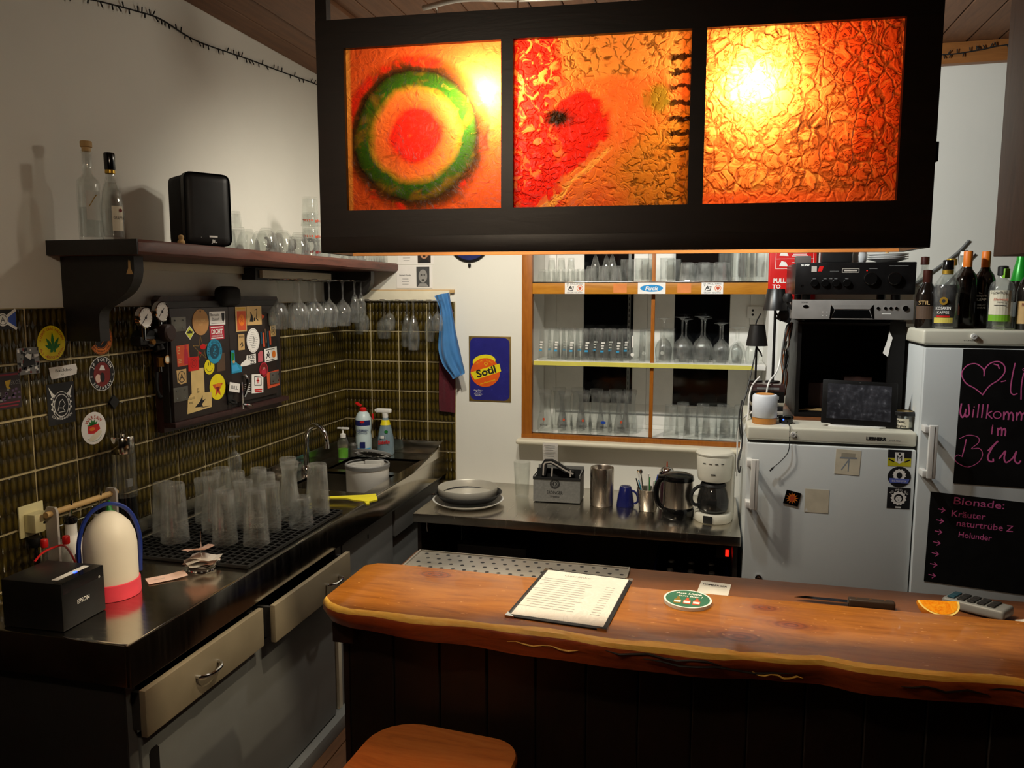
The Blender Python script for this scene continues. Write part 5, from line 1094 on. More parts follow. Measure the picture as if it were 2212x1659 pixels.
def fire_pouch():
    t = thing('fire_blanket', 'red fire blanket pouch with white print hanging by the amplifier', 'fire blanket', FB(2.285, 1.80, -.002))
    part('pouch', t, 'redvinyl', lambda b: b.box(-.105, .105, -.155, .155, 0, .022, .008, seg=3))
    part('print', t, 'paper', lambda b: (b.text('PULL', -.055, -.055, .020, .0226, width=.055, bold=.03).text('TO', -.068, -.082, .018, .0226, bold=.03), b.flat([(-.073, -.098), (-.063, -.098), (-.063, -.112), (-.056, -.112), (-.068, -.126), (-.080, -.112), (-.073, -.112)], .0226), b.text('m', -.04, -.132, .010, .0226, bold=.03), [b.line(p, .0018, .0226) for p in ([(-.075, .0), (.09, .0), (.09, .14), (-.075, .14), (-.075, .0)], [(-.075, .045), (.09, .045)], [(-.075, .095), (.09, .095)])], [b.rect(.03, .012+.008*k, .07-.01*(k % 2), .003, .0226) for k in range(3)], [b.rect(.03, .058+.008*k, .07-.01*(k % 2), .003, .0226) for k in range(3)], b.flat([(-.06, .012), (-.02, .01), (-.03, .03), (-.05, .036)], .0226).flat([(-.06, .06), (-.02, .058), (-.03, .08), (-.05, .084)], .0226)))
fire_pouch()
t = thing('wall_outlet', 'white double wall outlet behind the black lamp', 'outlet', FB(2.15, 1.59, .298))
part('plate', t, 'white', lambda b: b.box(-.045, .055, -.03, .03, 0, .008, .004)); part('holes', t, 'ink', lambda b: (b.ell(-.018, .010, .006, .006, .0081), b.ell(-.018, -.012, .006, .006, .0081)))

# ================================================================ low steel counter under the window
BZ = .695
def back_counter():
    t = thing('service_counter', 'low stainless steel counter below the window niche', 'counter', T(0, 0, 0))
    x0, x1, y0 = .640, 2.068, -.655
    part('worktop', t, 'steelmid', lambda b: b.box(x0, x1, y0, -.001, .655, BZ, .003))
    part('carcass', t, 'panelwood', lambda b: (b.box(x0+.01, x0+.028, y0+.03, -.03, 0, .654), b.box(x1-.028, x1-.01, y0+.03, -.03, 0, .654), b.box(x0+.03, x1-.03, -.03, -.012, 0, .654), b.box(x0+.028, x1-.028, y0+.05, -.03, .10, .118)))
    part('hook', t, 'chrome', lambda b: b.tube([(x0+.06, y0+.02, .655), (x0+.06, y0+.018, .63), (x0+.062, y0+.02, .61)], .003, 6))
back_counter()
def under_counter():
    t = thing('power_box', 'black junction box with sockets under the steel counter', 'junction box', T(.95, -.35, .119))
    part('case', t, 'black', lambda b: b.box(-.17, .17, -.10, .10, 0, .38, .01))
    for k in (-1, 1): part('socket', t, 'blackgloss', lambda b: b.cyl((.03+k*.045, -.101, .30), (.03+k*.045, -.108, .30), .025, seg=18))
    t = thing('bottle_crate', 'dark blue plastic bottle crate under the steel counter', 'crate', T(1.87, -.36, .119))
    def walls(b):
        for q in ((-.16, .16, -.20, -.19), (-.16, .16, .19, .20), (-.16, -.15, -.19, .19), (.15, .16, -.19, .19)): b.box(*q, 0, .36)
        b.box(-.15, .15, -.19, .19, 0, .008)
    part('crate_wall', t, 'crateblue', walls); part('rim', t, 'crateblue', lambda b: (b.box(-.165, .165, -.205, -.195, .345, .365, .003), b.box(-.165, .165, .195, .205, .345, .365, .003)))
    for k in range(6):
        o = tag(part('crate_bottle', None, 'darkbottle', lambda b: b.lathe([(0, 0), (.033, 0), (.034, .005), (.034, .20), (.014, .27), (.0135, .33), (0, .33)], 14), M=T(1.78+.09*(k % 3), -.45+.12*(k//3), .1275)), 'dark bottle in the blue crate, ' + ORD[k % 3] + ' from the left in the ' + ('front' if k < 3 else 'back') + ' row', 'bottle', 'bottles in the blue crate')
        part('crown_cap', o, 'grey', lambda b: b.lathe([(0, .328), (.0145, .328), (.0145, .334), (.012, .337), (0, .337)], 12))
    t = thing('power_strip', 'black power strip with glowing red switches by the fridge', 'power strip', T(2.025, -.50, .555))
    part('case', t, 'black', lambda b: b.box(-.05, .006, -.02, .12, 0, .09, .004)); part('switch', t, 'redlight', lambda b: b.box(-.012, .002, -.024, -.020, .01, .04, .002)); 
    part('switch', t, 'redlight', lambda b: b.box(.0062, .0066, .0, .02, .01, .04))
under_counter()
KB = BZ + .0005
def counter_things():
    t = thing('serving_tray', 'round white-edged serving tray under a black one', 'tray', T(.835, -.44, KB))
    part('dish', t, 'white', lambda b: b.lathe([(0, 0), (.12, 0), (.158, .018), (.166, .022), (.168, .026), (.160, .024), (.12, .005), (0, .005)], 44))
    t = tag(part('serving_tray', None, 'black', lambda b: b.lathe([(0, 0), (.13, 0), (.155, .026), (.160, .030), (.155, .031), (.128, .006), (0, .006)], 44), M=T(.835, -.435, KB+.0270)), 'round black serving tray in the middle of the tray stack', 'tray')
    t = thing('serving_tray', 'round steel serving tray with raised rim on top of the stack', 'tray', T(.828, -.425, KB+.0345+.0005))
    part('dish', t, 'traysteel', lambda b: b.lathe([(0, 0), (.133, 0), (.139, .008), (.142, .042), (.140, .046), (.137, .042), (.131, .007), (0, .005)], 44))
    part('worn_print', t, 'white', lambda b: b.ell(0, -.01, .095, .085, .0054))
    t = put('tumbler_tall', 'clear_glass', 1.052, -.25, KB, 'empty clear tall glass beside the tray stack', None, sc=1.18); t.pop('group', None)
    # felt bottle carrier
    t = thing('bottle_carrier', 'grey felt bottle carrier printed ERDINGER with black striped straps', 'carrier', T(1.235, -.25, KB) @ RZ(2))
    part('body', t, 'greyfelt', lambda b: (b.box(-.112, .112, -.075, -.069, .004, .120), b.box(-.112, .112, .069, .075, .004, .150), b.box(-.112, -.106, -.069, .069, .004, .120), b.box(.106, .112, -.069, .069, .004, .135), b.box(-.106, .106, -.069, .069, .004, .010)))
    part('lining', t, 'blackmatte', lambda b: (b.box(-.114, .114, -.078, -.0755, .112, .124, .001), b.box(-.105, .105, -.003, .003, .011, .150), b.box(-.114, -.1125, -.07, .07, .112, .124), b.box(.1125, .114, -.07, .07, .126, .140)))
    part('foot', t, 'blackmatte', lambda b: b.box(-.10, .10, -.07, .07, 0, .0038))
    s = part('strap', t, 'blackmatte', lambda b: b.prism([(-.085, .12), (-.080, .175), (-.068, .196), (-.030, .198), (.0, .184), (.04, .158), (.075, .145), (.075, .125), (.03, .140), (-.012, .166), (-.035, .178), (-.055, .174), (-.060, .12)], -.012, .012, frame(Vector((1, 0, 0)), Vector((0, 0, 1)), Vector((0, -1, 0)), (0, -.02, 0))))
    part('strap_stripe', s, 'palegrey', lambda b: [b.line(p, .007, .0124, frame(Vector((1, 0, 0)), Vector((0, 0, 1)), Vector((0, -1, 0)), (0, -.02, 0))) for p in ([(-.072, .122), (-.070, .172), (-.062, .184), (-.034, .188), (-.005, .174), (.036, .150), (.072, .135)], [(-.03, .120), (-.028, .160)], [(.06, .122), (.06, .150)])])
    F = frame(Vector((1, 0, 0)), Vector((0, 0, 1)), Vector((0, -1, 0)), (-.008, -.0752, 0))
    part('print', t, 'ink', lambda b: (b.annulus(0, .092, .014, .024, .0004, F), b.use('greyfelt').annulus(0, .092, .0165, .0175, .0006, F).arctext('ERDINGER BRAUEREI', 0, .092, .0205, .0038, .0007, 90, 330, F), b.use('ink').annulus(0, .092, .0, .011, .0005, F).use('greyfelt').ell(0, .092, .004, .009, .0007, M=F).use('ink').text('ERDINGER', 0, .050, .016, .0005, F, width=.076, bold=.01).text('Urweisse', 0, .031, .011, .0005, F, width=.044, shear=.1)))
    # steel wine cooler
    part('wine_cooler', None, 'steelbrushed', lambda b: b.lathe([(0, 0), (.052, 0), (.055, .004), (.055, .176), (.053, .181), (.050, .176), (.049, .02), (0, .015)], 36), M=T(1.450, -.30, KB))
    tag(bpy.data.objects['wine_cooler'], 'plain brushed steel cylinder cooler beside the felt carrier', 'cooler')
    # blue mug upside down
    t = thing('mug', 'navy blue mug turned upside down beside the steel cooler', 'mug', T(1.560, -.29, KB))
    part('body', t, 'mugblue', lambda b: b.lathe([(0, .004), (.038, .002), (.042, 0), (.042, .004), (.036, .05), (.027, .090), (.024, .094), (.020, .092), (0, .092)], 28))
    part('foot_ring', t, 'grey', lambda b: b.lathe([(.018, .0925), (.022, .0955), (.0245, .0935)], 24))
    part('handle', t, 'mugblue', lambda b: b.tube(bez((.040, 0, .014), (.070, 0, .012), (.066, 0, .072), (.030, 0, .076), 8), .005, 8), M=RZ(-10))
    # cutlery cup
    t = thing('straw_cup', 'steel cup crammed with pens, straws and spoons', 'cup', T(1.668, -.345, KB))
    part('cup', t, 'steelbrushed', lambda b: b.lathe([(0, 0), (.036, 0), (.040, .004), (.051, .098), (.052, .102), (.049, .104), (.047, .098), (.037, .01), (0, .008)], 30))
    rnd = random.Random(2)
    cols = ['green', 'paper', 'tealblue', 'black', 'chrome', 'paper', 'chrome', 'green', 'black', 'blue', 'paper', 'chrome', 'tan', 'paper']
    for k, m in enumerate(cols):
        a = rnd.uniform(0, 6.28); q = rnd.uniform(.01, .028); o = rnd.uniform(.034, .066); h = rnd.uniform(.140, .182)
        part('spoon' if m == 'chrome' else 'straw', t, m, lambda b: (b.tube([(q*math.cos(a)*.6, q*math.sin(a)*.6, .02), (o*math.cos(a), o*math.sin(a), h)], .0032, 6), b.lathe([(0, -.014), (.006, -.008), (.008, 0), (.006, .008), (0, .013)], 10, T(o*math.cos(a), o*math.sin(a), h+.008) @ SC(1, .35, 1)) if m == 'chrome' else None))
    # spray can
    t = thing('spray_can', 'dark spray can with a thin red nozzle behind the steel cup', 'spray can', T(1.745, -.215, KB))
    part('can', t, 'maroondark', lambda b: b.lathe([(0, 0), (.032, 0), (.033, .004), (.033, .15), (.030, .158), (.026, .160), (0, .160)], 24))
    part('dome', t, 'chrome', lambda b: b.lathe([(.028, .160), (.031, .163), (.024, .176), (.012, .182), (0, .182)], 24)); part('nozzle', t, 'redprint', lambda b: b.cyl((0, 0, .18), (0, 0, .205), .0035, .0025, 8))
    # insulated jug
    t = thing('insulated_jug', 'steel insulated jug with black lid, base and handle', 'jug', T(1.805, -.41, KB))
    part('body', t, 'steelbrushed', lambda b: b.lathe([(0, .048), (.066, .048), (.067, .052), (.064, .165), (0, .166)], 32))
    part('base', t, 'blackgloss', lambda b: b.lathe([(0, 0), (.068, 0), (.071, .006), (.070, .044), (.067, .048), (0, .048)], 32))
    part('lid', t, 'blackgloss', lambda b: (b.lathe([(0, .166), (.067, .166), (.069, .172), (.064, .188), (.045, .196), (0, .198)], 32), b.box(-.09, -.05, -.022, .022, .170, .184, .006)))
    part('handle', t, 'blackgloss', lambda b: b.tube(bez((-.055, 0, .170), (-.115, 0, .170), (-.105, 0, .03), (-.062, 0, .035), 10), .013, 10))
    # coffee maker
    t = thing('coffee_maker', 'white filter coffee maker with glass jug beside the fridge', 'coffee maker', T(1.968, -.415, KB) @ RZ(-4))
    part('tower', t, 'coffeewhite', lambda b: b.box(.020, .075, -.01, .075, .0, .285, .012, seg=3))
    part('filter_housing', t, 'coffeewhite', lambda b: b.lathe([(0, .175), (.045, .172), (.067, .182), (.073, .20), (.076, .285), (.074, .292), (0, .292)], 32, T(-.01, -.01, 0)))
    part('lid', t, 'coffeewhite', lambda b: b.lathe([(0, .293), (.078, .293), (.080, .300), (.076, .308), (.03, .314), (0, .314)], 32, T(-.01, -.008, 0)))
    for k in range(4): part('vent_slot', t, 'ink', lambda b: b.box(-.004, .004, -.0012, .0, 0, .0025, M=T(-.01, -.01, .262) @ RZ(-30+k*20) @ T(0, -.0757, 0) @ SC(1.6, 1, 1)))
    part('badge', t, 'ink', lambda b: b.box(-.010, .010, -.0012, 0, .0, .005, M=T(-.01, -.01, .214) @ T(0, -.0742, 0)))
    part('base', t, 'coffeewhite', lambda b: (b.lathe([(0, 0), (.076, 0), (.080, .005), (.080, .034), (.076, .040), (0, .040)], 32, T(-.01, -.015, 0)), b.box(-.01, .06, -.02, .07, .0, .03, .004)))
    part('switch_plate', t, 'black', lambda b: b.box(-.020, .020, -.004, .003, .004, .036, .002, M=T(-.01, -.015, 0) @ RZ(-12) @ T(0, -.080, 0)))
    j = part('glass_jug', t, 'smokeglass', lambda b: b.lathe([(0, 0), (.055, 0), (.066, .015), (.068, .05), (.060, .09), (.050, .112), (.048, .112), (.058, .088), (.066, .05), (.064, .016), (.054, .004), (0, .004)], 30), M=T(-.012, -.018, .042))
    part('jug_lid', j, 'black', lambda b: b.lathe([(0, .112), (.053, .112), (.055, .118), (.050, .128), (0, .129)], 26))
    part('jug_handle', j, 'black', lambda b: b.tube(bez((-.045, -.02, .115), (-.105, -.055, .11), (-.10, -.055, .02), (-.058, -.028, .03), 9), .008, 8))
    part('coffee_rest', j, 'blackgloss', lambda b: b.lathe([(0, .0045), (.053, .0045), (.063, .018), (.064, .026), (0, .026)], 26))
counter_things()

# ================================================================ fridge and freezer
def fr_front(): return frame(Vector((1, 0, 0)), Vector((0, 0, 1)), Vector((0, -1, 0)), (0, 0, 0))
def fridge():
    x0, x1, yf = 2.078, 2.694, -.66
    t = thing('refrigerator', 'white waist-high refrigerator with rounded cream top panel', 'refrigerator', T(0, yf, 0))
    part('body', t, 'fridge', lambda b: b.box(x0, x1, .006, .60, .02, 1.095, .004))
    part('top_panel', t, 'fridgetrim', lambda b: b.box(x0-.002, x1+.002, -.018, .60, 1.105, 1.160, .010, seg=3))
    part('seal_gap', t, 'cabdark', lambda b: b.box(x0+.004, x1-.004, .0, .59, 1.0955, 1.1045))
    part('door', t, 'fridge', lambda b: b.box(x0, x1, -.030, .005, .05, 1.094, .006, seg=2))
    part('foot', t, 'black', lambda b: b.box(x0+.02, x1-.02, .02, .58, 0, .0195))
    h = part('handle', t, 'white', lambda b: b.box(x0+.014, x0+.044, -.092, -.075, .838, 1.040, .004))
    for q in (1.010, .842): part('handle_mount', h, 'white', lambda b: b.box(x0-.002, x0+.018, -.088, -.031, q, q+.026, .003))
    part('handle_groove', h, 'grey', lambda b: b.box(x0+.030, x0+.032, -.0928, -.092, .842, 1.036))
    F = fr_front()
    part('lock', t, 'chrome', lambda b: (b.lathe([(0, 0), (.014, 0), (.013, .012), (.007, .014), (0, .010)], 18, F @ T(2.139, .545, .030)),))
    d = part('thermostat', t, 'white', lambda b: b.lathe([(0, 0), (.011, 0), (.010, .010), (0, .011)], 20, F @ T(2.250, 1.134, .018)))
    part('dial_mark', d, 'ink', lambda b: (b.line([(2.246, 1.130), (2.254, 1.138)], .0016, .0295, F), [b.line([(2.250+.014*math.cos(a), 1.134+.014*math.sin(a)), (2.250+.019*math.cos(a), 1.134+.019*math.sin(a))], .0018, .0186, F) for a in (.7, 2.44, 3.84, 5.58)]))
    part('brand', t, 'ink', lambda b: (b.text('LIEBHERR', 2.553, 1.131, .012, .0186, F, width=.072, bold=.06), b.use('grey').text('profi line', 2.618, 1.127, .008, .0186, F, width=.040, shear=.2)))
    # papers, magnets and stickers on the door
    def on_door(name, label, cat, x, z, fn, rot=0, grp=None):
        b = MB(); fn(b); tag(b.obj(name, None, FB(x, z, yf-.0305) @ RZ(rot), 0), label, cat, grp)
    on_door('taped_paper', 'yellowed square paper with a faint blue sketch on the fridge', 'paper', 2.453, 1.036, lambda b: b.use('oldpaper').rect(0, 0, .090, .098, 0, .0006).use('fadedblue').line([(-.02, -.03), (.004, .012), (.004, -.034)], .004, .0009).line([(-.028, .016), (.03, .018)], .006, .0009).use('oldpaper2').rect(0, .026, .05, .02, .0009), -2)
    on_door('taped_paper', 'yellowed blank square paper on the fridge', 'paper', 2.347, .875, lambda b: b.use('oldpaper').rect(0, 0, .089, .094, 0, .0006).use('white').flat([(-.042, -.044), (-.03, -.044), (-.038, -.03)], .0009))
    on_door('fridge_magnet', 'small tilted black magnet with an orange sunburst on the fridge', 'magnet', 2.255, .881, lambda b: b.use('blackgloss').rect(0, 0, .056, .056, 0, .003).use('orange').flat([(math.cos(a)*(.024 if k % 2 else .013), math.sin(a)*(.024 if k % 2 else .013)) for k, a in enumerate([2*PI*k/24 for k in range(24)])], .0033).use('brick').ell(0, 0, .009, .013, .0036), -12)
    def shield(b):
        b.use('ink').rect(0, .016, .082, .031, 0, Z1).use('yellowgreen').rect(0, -.016, .082, .031, 0, Z1).use('ink').line([(-.036, -.006), (-.02, -.014)], .005, Z2).line([(.036, -.006), (.02, -.014)], .005, Z2)
        b.use('white').prism([(-.016, .022), (.016, .022), (.016, -.012), (0, -.022), (-.016, -.012)], Z1, Z2).use('ink').text('M', 0, .0, .022, Z3, width=.018).ell(0, .016, .004, .004, Z3)
    on_door('sticker', 'black and yellow sticker with a white shield on the fridge', 'sticker', 2.636, 1.062, shield, 0, 'stickers on the fridge')
    def lionhead(b, r, z):
        b.use('paper').flat([(math.cos(a)*r*(1.12 if k % 2 else .92), math.sin(a)*r*(1.12 if k % 2 else .92)) for k, a in enumerate([2*PI*k/26 for k in range(26)])], z).use('ink').ell(0, 0, r*.62, r*.62, z+.0002).use('paper').ell(0, -r*.1, r*.42, r*.46, z+.0004).use('ink').ell(-r*.2, r*.08, r*.08, r*.05, z+.0006).ell(r*.2, r*.08, r*.08, r*.05, z+.0006).flat([(-r*.12, -r*.2), (r*.12, -r*.2), (0, -r*.38)], z+.0006)
    on_door('sticker', 'round black sticker with a lion over a blue ribbon on the fridge', 'sticker', 2.639, .989, lambda b: (b.use('ink').ell(0, 0, .041, .040, 0, Z1), lionhead(b, .021, Z2) if False else None, b.use('paper').flat([(math.cos(a)*.022*(1.1 if k % 2 else .92), .008+math.sin(a)*.022*(1.1 if k % 2 else .92)) for k, a in enumerate([2*PI*k/26 for k in range(26)])], Z2), b.use('ink').ell(0, .006, .010, .012, Z3), b.use('periwinkle').flat([(-.036, -.006), (.036, -.006), (.032, -.024), (-.032, -.024)], Z4), b.use('paper').text('BIG MONSTER', 0, -.016, .007, Z4+.0003, width=.05)), 0, 'stickers on the fridge')
    on_door('sticker', 'square black sticker with a white lion head on the fridge', 'sticker', 2.641, .906, lambda b: (b.use('ink').rect(0, 0, .081, .082, 0, Z1), lionhead(b, .026, Z2), b.use('paper').arctext('TSV AMICI BLU', 0, -.004, .037, .0075, Z2, 90, 105), b.rect(0, -.036, .02, .006, Z2)), 0, 'stickers on the fridge')
fridge()
def freezer():
    x0, x1, yf = 2.702, 3.32, -.68
    t = thing('freezer', 'tall white freezer carrying liquor bottles and chalkboards', 'freezer', T(0, yf, 0))
    part('body', t, 'fridge', lambda b: b.box(x0, x1, .006, .60, .02, 1.487, .004))
    part('top_panel', t, 'fridgetrim', lambda b: b.box(x0-.012, x1+.002, -.02, .60, 1.497, 1.553, .010, seg=3))
    part('seal_gap', t, 'cabdark', lambda b: b.box(x0+.004, x1-.004, .0, .59, 1.4875, 1.4965))
    part('door', t, 'fridge', lambda b: b.box(x0-.004, x1, -.030, .005, .05, 1.486, .006))
    part('foot', t, 'black', lambda b: b.box(x0+.02, x1-.02, .02, .58, 0, .0195))
    F = fr_front()
    h = part('handle', t, 'white', lambda b: b.box(x0+.012, x0+.042, -.092, -.075, 1.005, 1.205, .004))
    for q in (1.176, 1.010): part('handle_mount', h, 'white', lambda b: b.box(x0-.003, x0+.016, -.088, -.031, q, q+.024, .003))
    part('handle_groove', h, 'grey', lambda b: b.box(x0+.028, x0+.030, -.0928, -.092, 1.01, 1.20))
    d = part('thermostat', t, 'white', lambda b: b.lathe([(0, 0), (.011, 0), (.010, .010), (0, .011)], 20, F @ T(2.858, 1.530, .020)))
    part('dial_mark', d, 'ink', lambda b: (b.line([(2.854, 1.526), (2.862, 1.534)], .0016, .0315, F), b.text('r-.nuarr', 2.852, 1.516, .005, .0206, F, width=.05)))
    # chalkboards stuck on the door
    Y = yf - .0308
    t1 = thing('chalkboard', 'black chalkboard sheet with a pink heart and welcome lettering', 'chalkboard', FB(2.82, 1.235, Y))
    part('sheet', t1, 'chalkboard', lambda b: b.prism([(0, -.255), (.42, -.262), (.42, .248), (.004, .250)], 0, .0006))
    W = .0054; z = .0009
    def heart(b):
        P = [(.078, .165), (.072, .180), (.048, .196), (.022, .190), (.006, .168), (.006, .148), (.022, .122), (.052, .104), (.078, .082)]
        b.line([(p.x, p.y) for p in spline([(x, y, 0) for x, y in P], 5)], W*.75, z)
        Q = [(.078, .152), (.080, .178), (.098, .200), (.124, .205), (.142, .190), (.144, .165), (.126, .138), (.098, .115), (.078, .082)]
        b.line([(p.x, p.y) for p in spline([(x, y, 0) for x, y in Q], 5)], W*.8, z).line([(.108, .196), (.122, .192), (.126, .180)], W*.8, z).line([(.136, .132), (.150, .136)], W*.7, z)
        b.line([(p.x, p.y) for p in spline([(.176, .200, 0), (.170, .150, 0), (.168, .100, 0), (.178, .086, 0), (.190, .090, 0)], 5)], W*.8, z)
        b.line([(p.x, p.y) for p in spline([(.206, .165, 0), (.202, .12, 0), (.204, .07, 0)], 4)], W*.8, z).annulus(.206, .178, .003, .005, z)
    part('chalk_heart', t1, 'chalkpink', heart, ang=0)
    def stroke(b, pts, w=W, n=5): b.line([(p.x, p.y) for p in spline([(x, y, 0) for x, y in pts], n)], w, z)
    def welcome(b):
        stroke(b, [(.010, .046), (.008, .014), (.016, -.004), (.024, .010), (.026, .026)]); stroke(b, [(.024, .010), (.030, -.002), (.038, .012), (.034, .044)])
        b.line([(.052, .026), (.050, -.002)], W*.8, z).ell(.053, .036, .002, .002, z)
        b.line([(.068, .046), (.066, -.002)], W*.8, z).line([(.082, .046), (.080, -.002)], W*.8, z)
        b.line([(.098, .046), (.096, -.004)], W*.8, z).line([(.112, .022), (.098, .012), (.114, -.004)], W*.8, z)
        b.annulus(.131, .009, .0105, .0140, z)
        for q in (.152, .194): stroke(b, [(q, .020), (q+.001, -.006)]); stroke(b, [(q+.001, .008), (q+.010, .022), (q+.016, .010), (q+.016, -.006)]); stroke(b, [(q+.016, .010), (q+.024, .020), (q+.031, .008), (q+.031, -.010)])
    def word_im(b):
        b.line([(.118, -.036), (.117, -.062)], W*.8, z).ell(.1185, -.030, .002, .002, z)
        stroke(b, [(.136, -.040), (.137, -.066)]); stroke(b, [(.137, -.048), (.146, -.038), (.150, -.050), (.150, -.066)]); stroke(b, [(.150, -.048), (.158, -.040), (.162, -.050), (.161, -.066)])
    def word_blu(b):
        stroke(b, [(.012, -.084), (.04, -.070), (.072, -.076), (.076, -.096), (.054, -.120), (.080, -.118), (.092, -.140), (.080, -.170), (.046, -.190), (.010, -.176), (.0, -.158), (.010, -.146), (.020, -.150)], W*.5); stroke(b, [(.034, -.086), (.030, -.12), (.024, -.152)], W*.7)
        stroke(b, [(.110, -.124), (.132, -.096), (.138, -.090), (.124, -.110), (.110, -.146), (.116, -.164), (.128, -.164), (.128, -.156)]); stroke(b, [(.148, -.152), (.166, -.124), (.164, -.150), (.172, -.166), (.192, -.148), (.202, -.124), (.198, -.154), (.210, -.168), (.218, -.158)])
        stroke(b, [(.236, -.15), (.246, -.12), (.262, -.13), (.25, -.17), (.28, -.15)])
    for fn in (welcome, word_im, word_blu): part('chalk_word', t1, 'chalkpink', fn, ang=0)
    t2 = thing('chalkboard', 'black chalkboard sheet listing drinks with pink arrows', 'chalkboard', FB(2.742, .765, Y))
    part('sheet', t2, 'chalkboard', lambda b: b.prism([(0, -.172), (.50, -.205), (.50, .145), (.004, .179)], 0, .0006))
    for s_, cx, cy, h_, w_ in (('Bionade:', .170, .146, .028, .17), ('Kräuter', .138, .098, .024, .115), ('naturtrübe Z', .195, .060, .024, .19), ('Holunder', .165, .018, .022, .112)):
        part('chalk_word', t2, 'chalkpink', lambda b: b.text(s_, cx, cy, h_, z, width=w_, rot=-.05, bold=.006))
    for k in range(7):
        y = .110-.040*k-.003*k; x = .046-.003*k
        part('chalk_arrow', t2, 'chalkpink', lambda b: b.line([(x-.012, y+.004), (x+.010, y)], W*.6, z).line([(x+.002, y+.009), (x+.011, y), (x, y-.009)], W*.6, z))
freezer()
# ================================================================ liquor bottles on the freezer
FZ = 1.5535
def liquor(label, x, y, prof, mat, cap, capm, extra=None, rz=0):
    t = thing('liquor_bottle', label, 'bottle', T(x, y, FZ) @ RZ(rz))
    part('body', t, mat, lambda b: b.lathe(prof if mat not in ('glass', 'glassamber') else shellp(prof, .003, .008), 24))
    if cap: part('cap', t, capm, lambda b: b.lathe(cap, 18))
    if extra: extra(t)
def wrapq(b, r, z0, z1, a0, a1, n=8):
    for k in range(n):
        p, q = a0+(a1-a0)*k/n, a0+(a1-a0)*(k+1)/n
        b._f([b.bm.verts.new((r*math.cos(a), r*math.sin(a), z)) for a, z in ((p, z0), (q, z0), (q, z1), (p, z1))])
CA = -2.0   # direction towards the camera
def Fb(v, r): return RZ(math.degrees(CA)+90) @ frame(Vector((1, 0, 0)), Vector((0, 0, 1)), Vector((0, -1, 0)), (0, 0, v))
wineP = [(0, 0), (.036, 0), (.038, .006), (.038, .185), (.032, .205), (.018, .225), (.0145, .24), (.0145, .255), (0, .255)]
def wine_cap(t, m='orange'): part('capsule', t, m, lambda b: b.lathe([(.0150, .232), (.0158, .234), (.0162, .292), (.0145, .296), (0, .296)], 18))
liquor('dark brandy bottle with brown foil neck, leftmost on the freezer', 2.730, -.55, [(0, 0), (.034, 0), (.037, .006), (.037, .125), (.030, .150), (.017, .172), (.0145, .185), (.0145, .205), (0, .205)], 'darkbottle', [(.0150, .165), (.0165, .168), (.0165, .222), (0, .224)], 'foilbrown', lambda t: (part('label', t, 'fadedbrown', lambda b: wrapq(b, .0375, .035, .085, CA-.9, CA+.9)), part('lettering', t, 'tan', lambda b: b.text('STIL', 0, 0, .015, .0379, Fb(.098, 0), width=.04))))
liquor('round-shouldered coffee liqueur bottle with gold medallion label', 2.790, -.585, [(.042, 0), (.045, .006), (.044, .10), (.046, .15), (.040, .172), (.020, .205), (.0165, .222), (.0165, .235)], 'glass', [(.0170, .222), (.0195, .224), (.0195, .256), (.017, .259), (0, .259)], 'blackgloss', lambda t: (part('liqueur', t, 'darkbottle', lambda b: b.lathe([(0, .009), (.040, .009), (.040, .10), (.042, .152), (.037, .166), (0, .166)], 24)), part('medallion', t, 'goldfoil', lambda b: (b.ell(0, .105, .014, .015, .0465, .0475, Fb(0, 0)), b.use('ink').ell(0, .105, .006, .007, .0478, M=Fb(0, 0)))), part('label', t, 'yellowlabel', lambda b: wrapq(b, .0462, .022, .042, CA-.75, CA+.75)), part('red_line', t, 'red', lambda b: wrapq(b, .0462, .044, .050, CA-.5, CA+.5)), part('lettering', t, 'paper', lambda b: (b.text('KOSAKEN', 0, .078, .011, .0464, Fb(0, 0), width=.05), b.text('KAFFEE', 0, .062, .010, .0464, Fb(0, 0), width=.04))), part('neck_label', t, 'goldfoil', lambda b: b.lathe([(.0172, .205), (.0195, .206), (.0195, .220), (.0172, .221)], 18))))
liquor('clear vodka bottle with dark cap at the back of the freezer', 2.770, -.33, [(.034, 0), (.036, .005), (.036, .17), (.028, .195), (.014, .22), (.0135, .25)], 'glass', [(.0140, .25), (.0165, .251), (.0165, .282), (0, .284)], 'foilbrown', lambda t: part('label', t, 'redprint', lambda b: b.text('VODKA', 0, 0, .012, .0368, Fb(.17, 0), width=.05, rot=.2)))
liquor('clear bottle with gold screw cap behind the coffee liqueur', 2.862, -.36, [(.036, 0), (.038, .005), (.038, .175), (.03, .20), (.015, .225), (.0145, .245)], 'glass', [(.015, .245), (.0195, .246), (.0195, .270), (.017, .273), (0, .273)], 'goldfoil')
liquor('red wine bottle with orange capsule, left of two', 2.880, -.50, wineP, 'darkbottle', None, None, lambda t: (wine_cap(t), part('label', t, 'orangedeep', lambda b: b.prism([(-.012, 0), (.012, 0), (.012, .03), (.006, .045), (-.006, .045), (-.012, .03)], .0378, .0384, RZ(-60) @ frame(Vector((1, 0, 0)), Vector((0, 0, 1)), Vector((0, -1, 0)), (0, 0, .05))))))
liquor('red wine bottle with orange capsule, right of two', 2.958, -.45, wineP, 'darkbottle', None, None, lambda t: (wine_cap(t), part('lettering', t, 'paper', lambda b: (b.text('The', -.006, .135, .006, .0384, Fb(0, 0), width=.012), b.text('Leopards', .0, .125, .008, .0384, Fb(0, 0), width=.034), b.text('LEAP', 0, .110, .009, .0384, Fb(0, 0), width=.030, bold=.03), b.text('MERLOT', 0, .088, .006, .0384, Fb(0, 0), width=.028), b.text('SHIRAZ', 0, .078, .006, .0384, Fb(0, 0), width=.028)))))
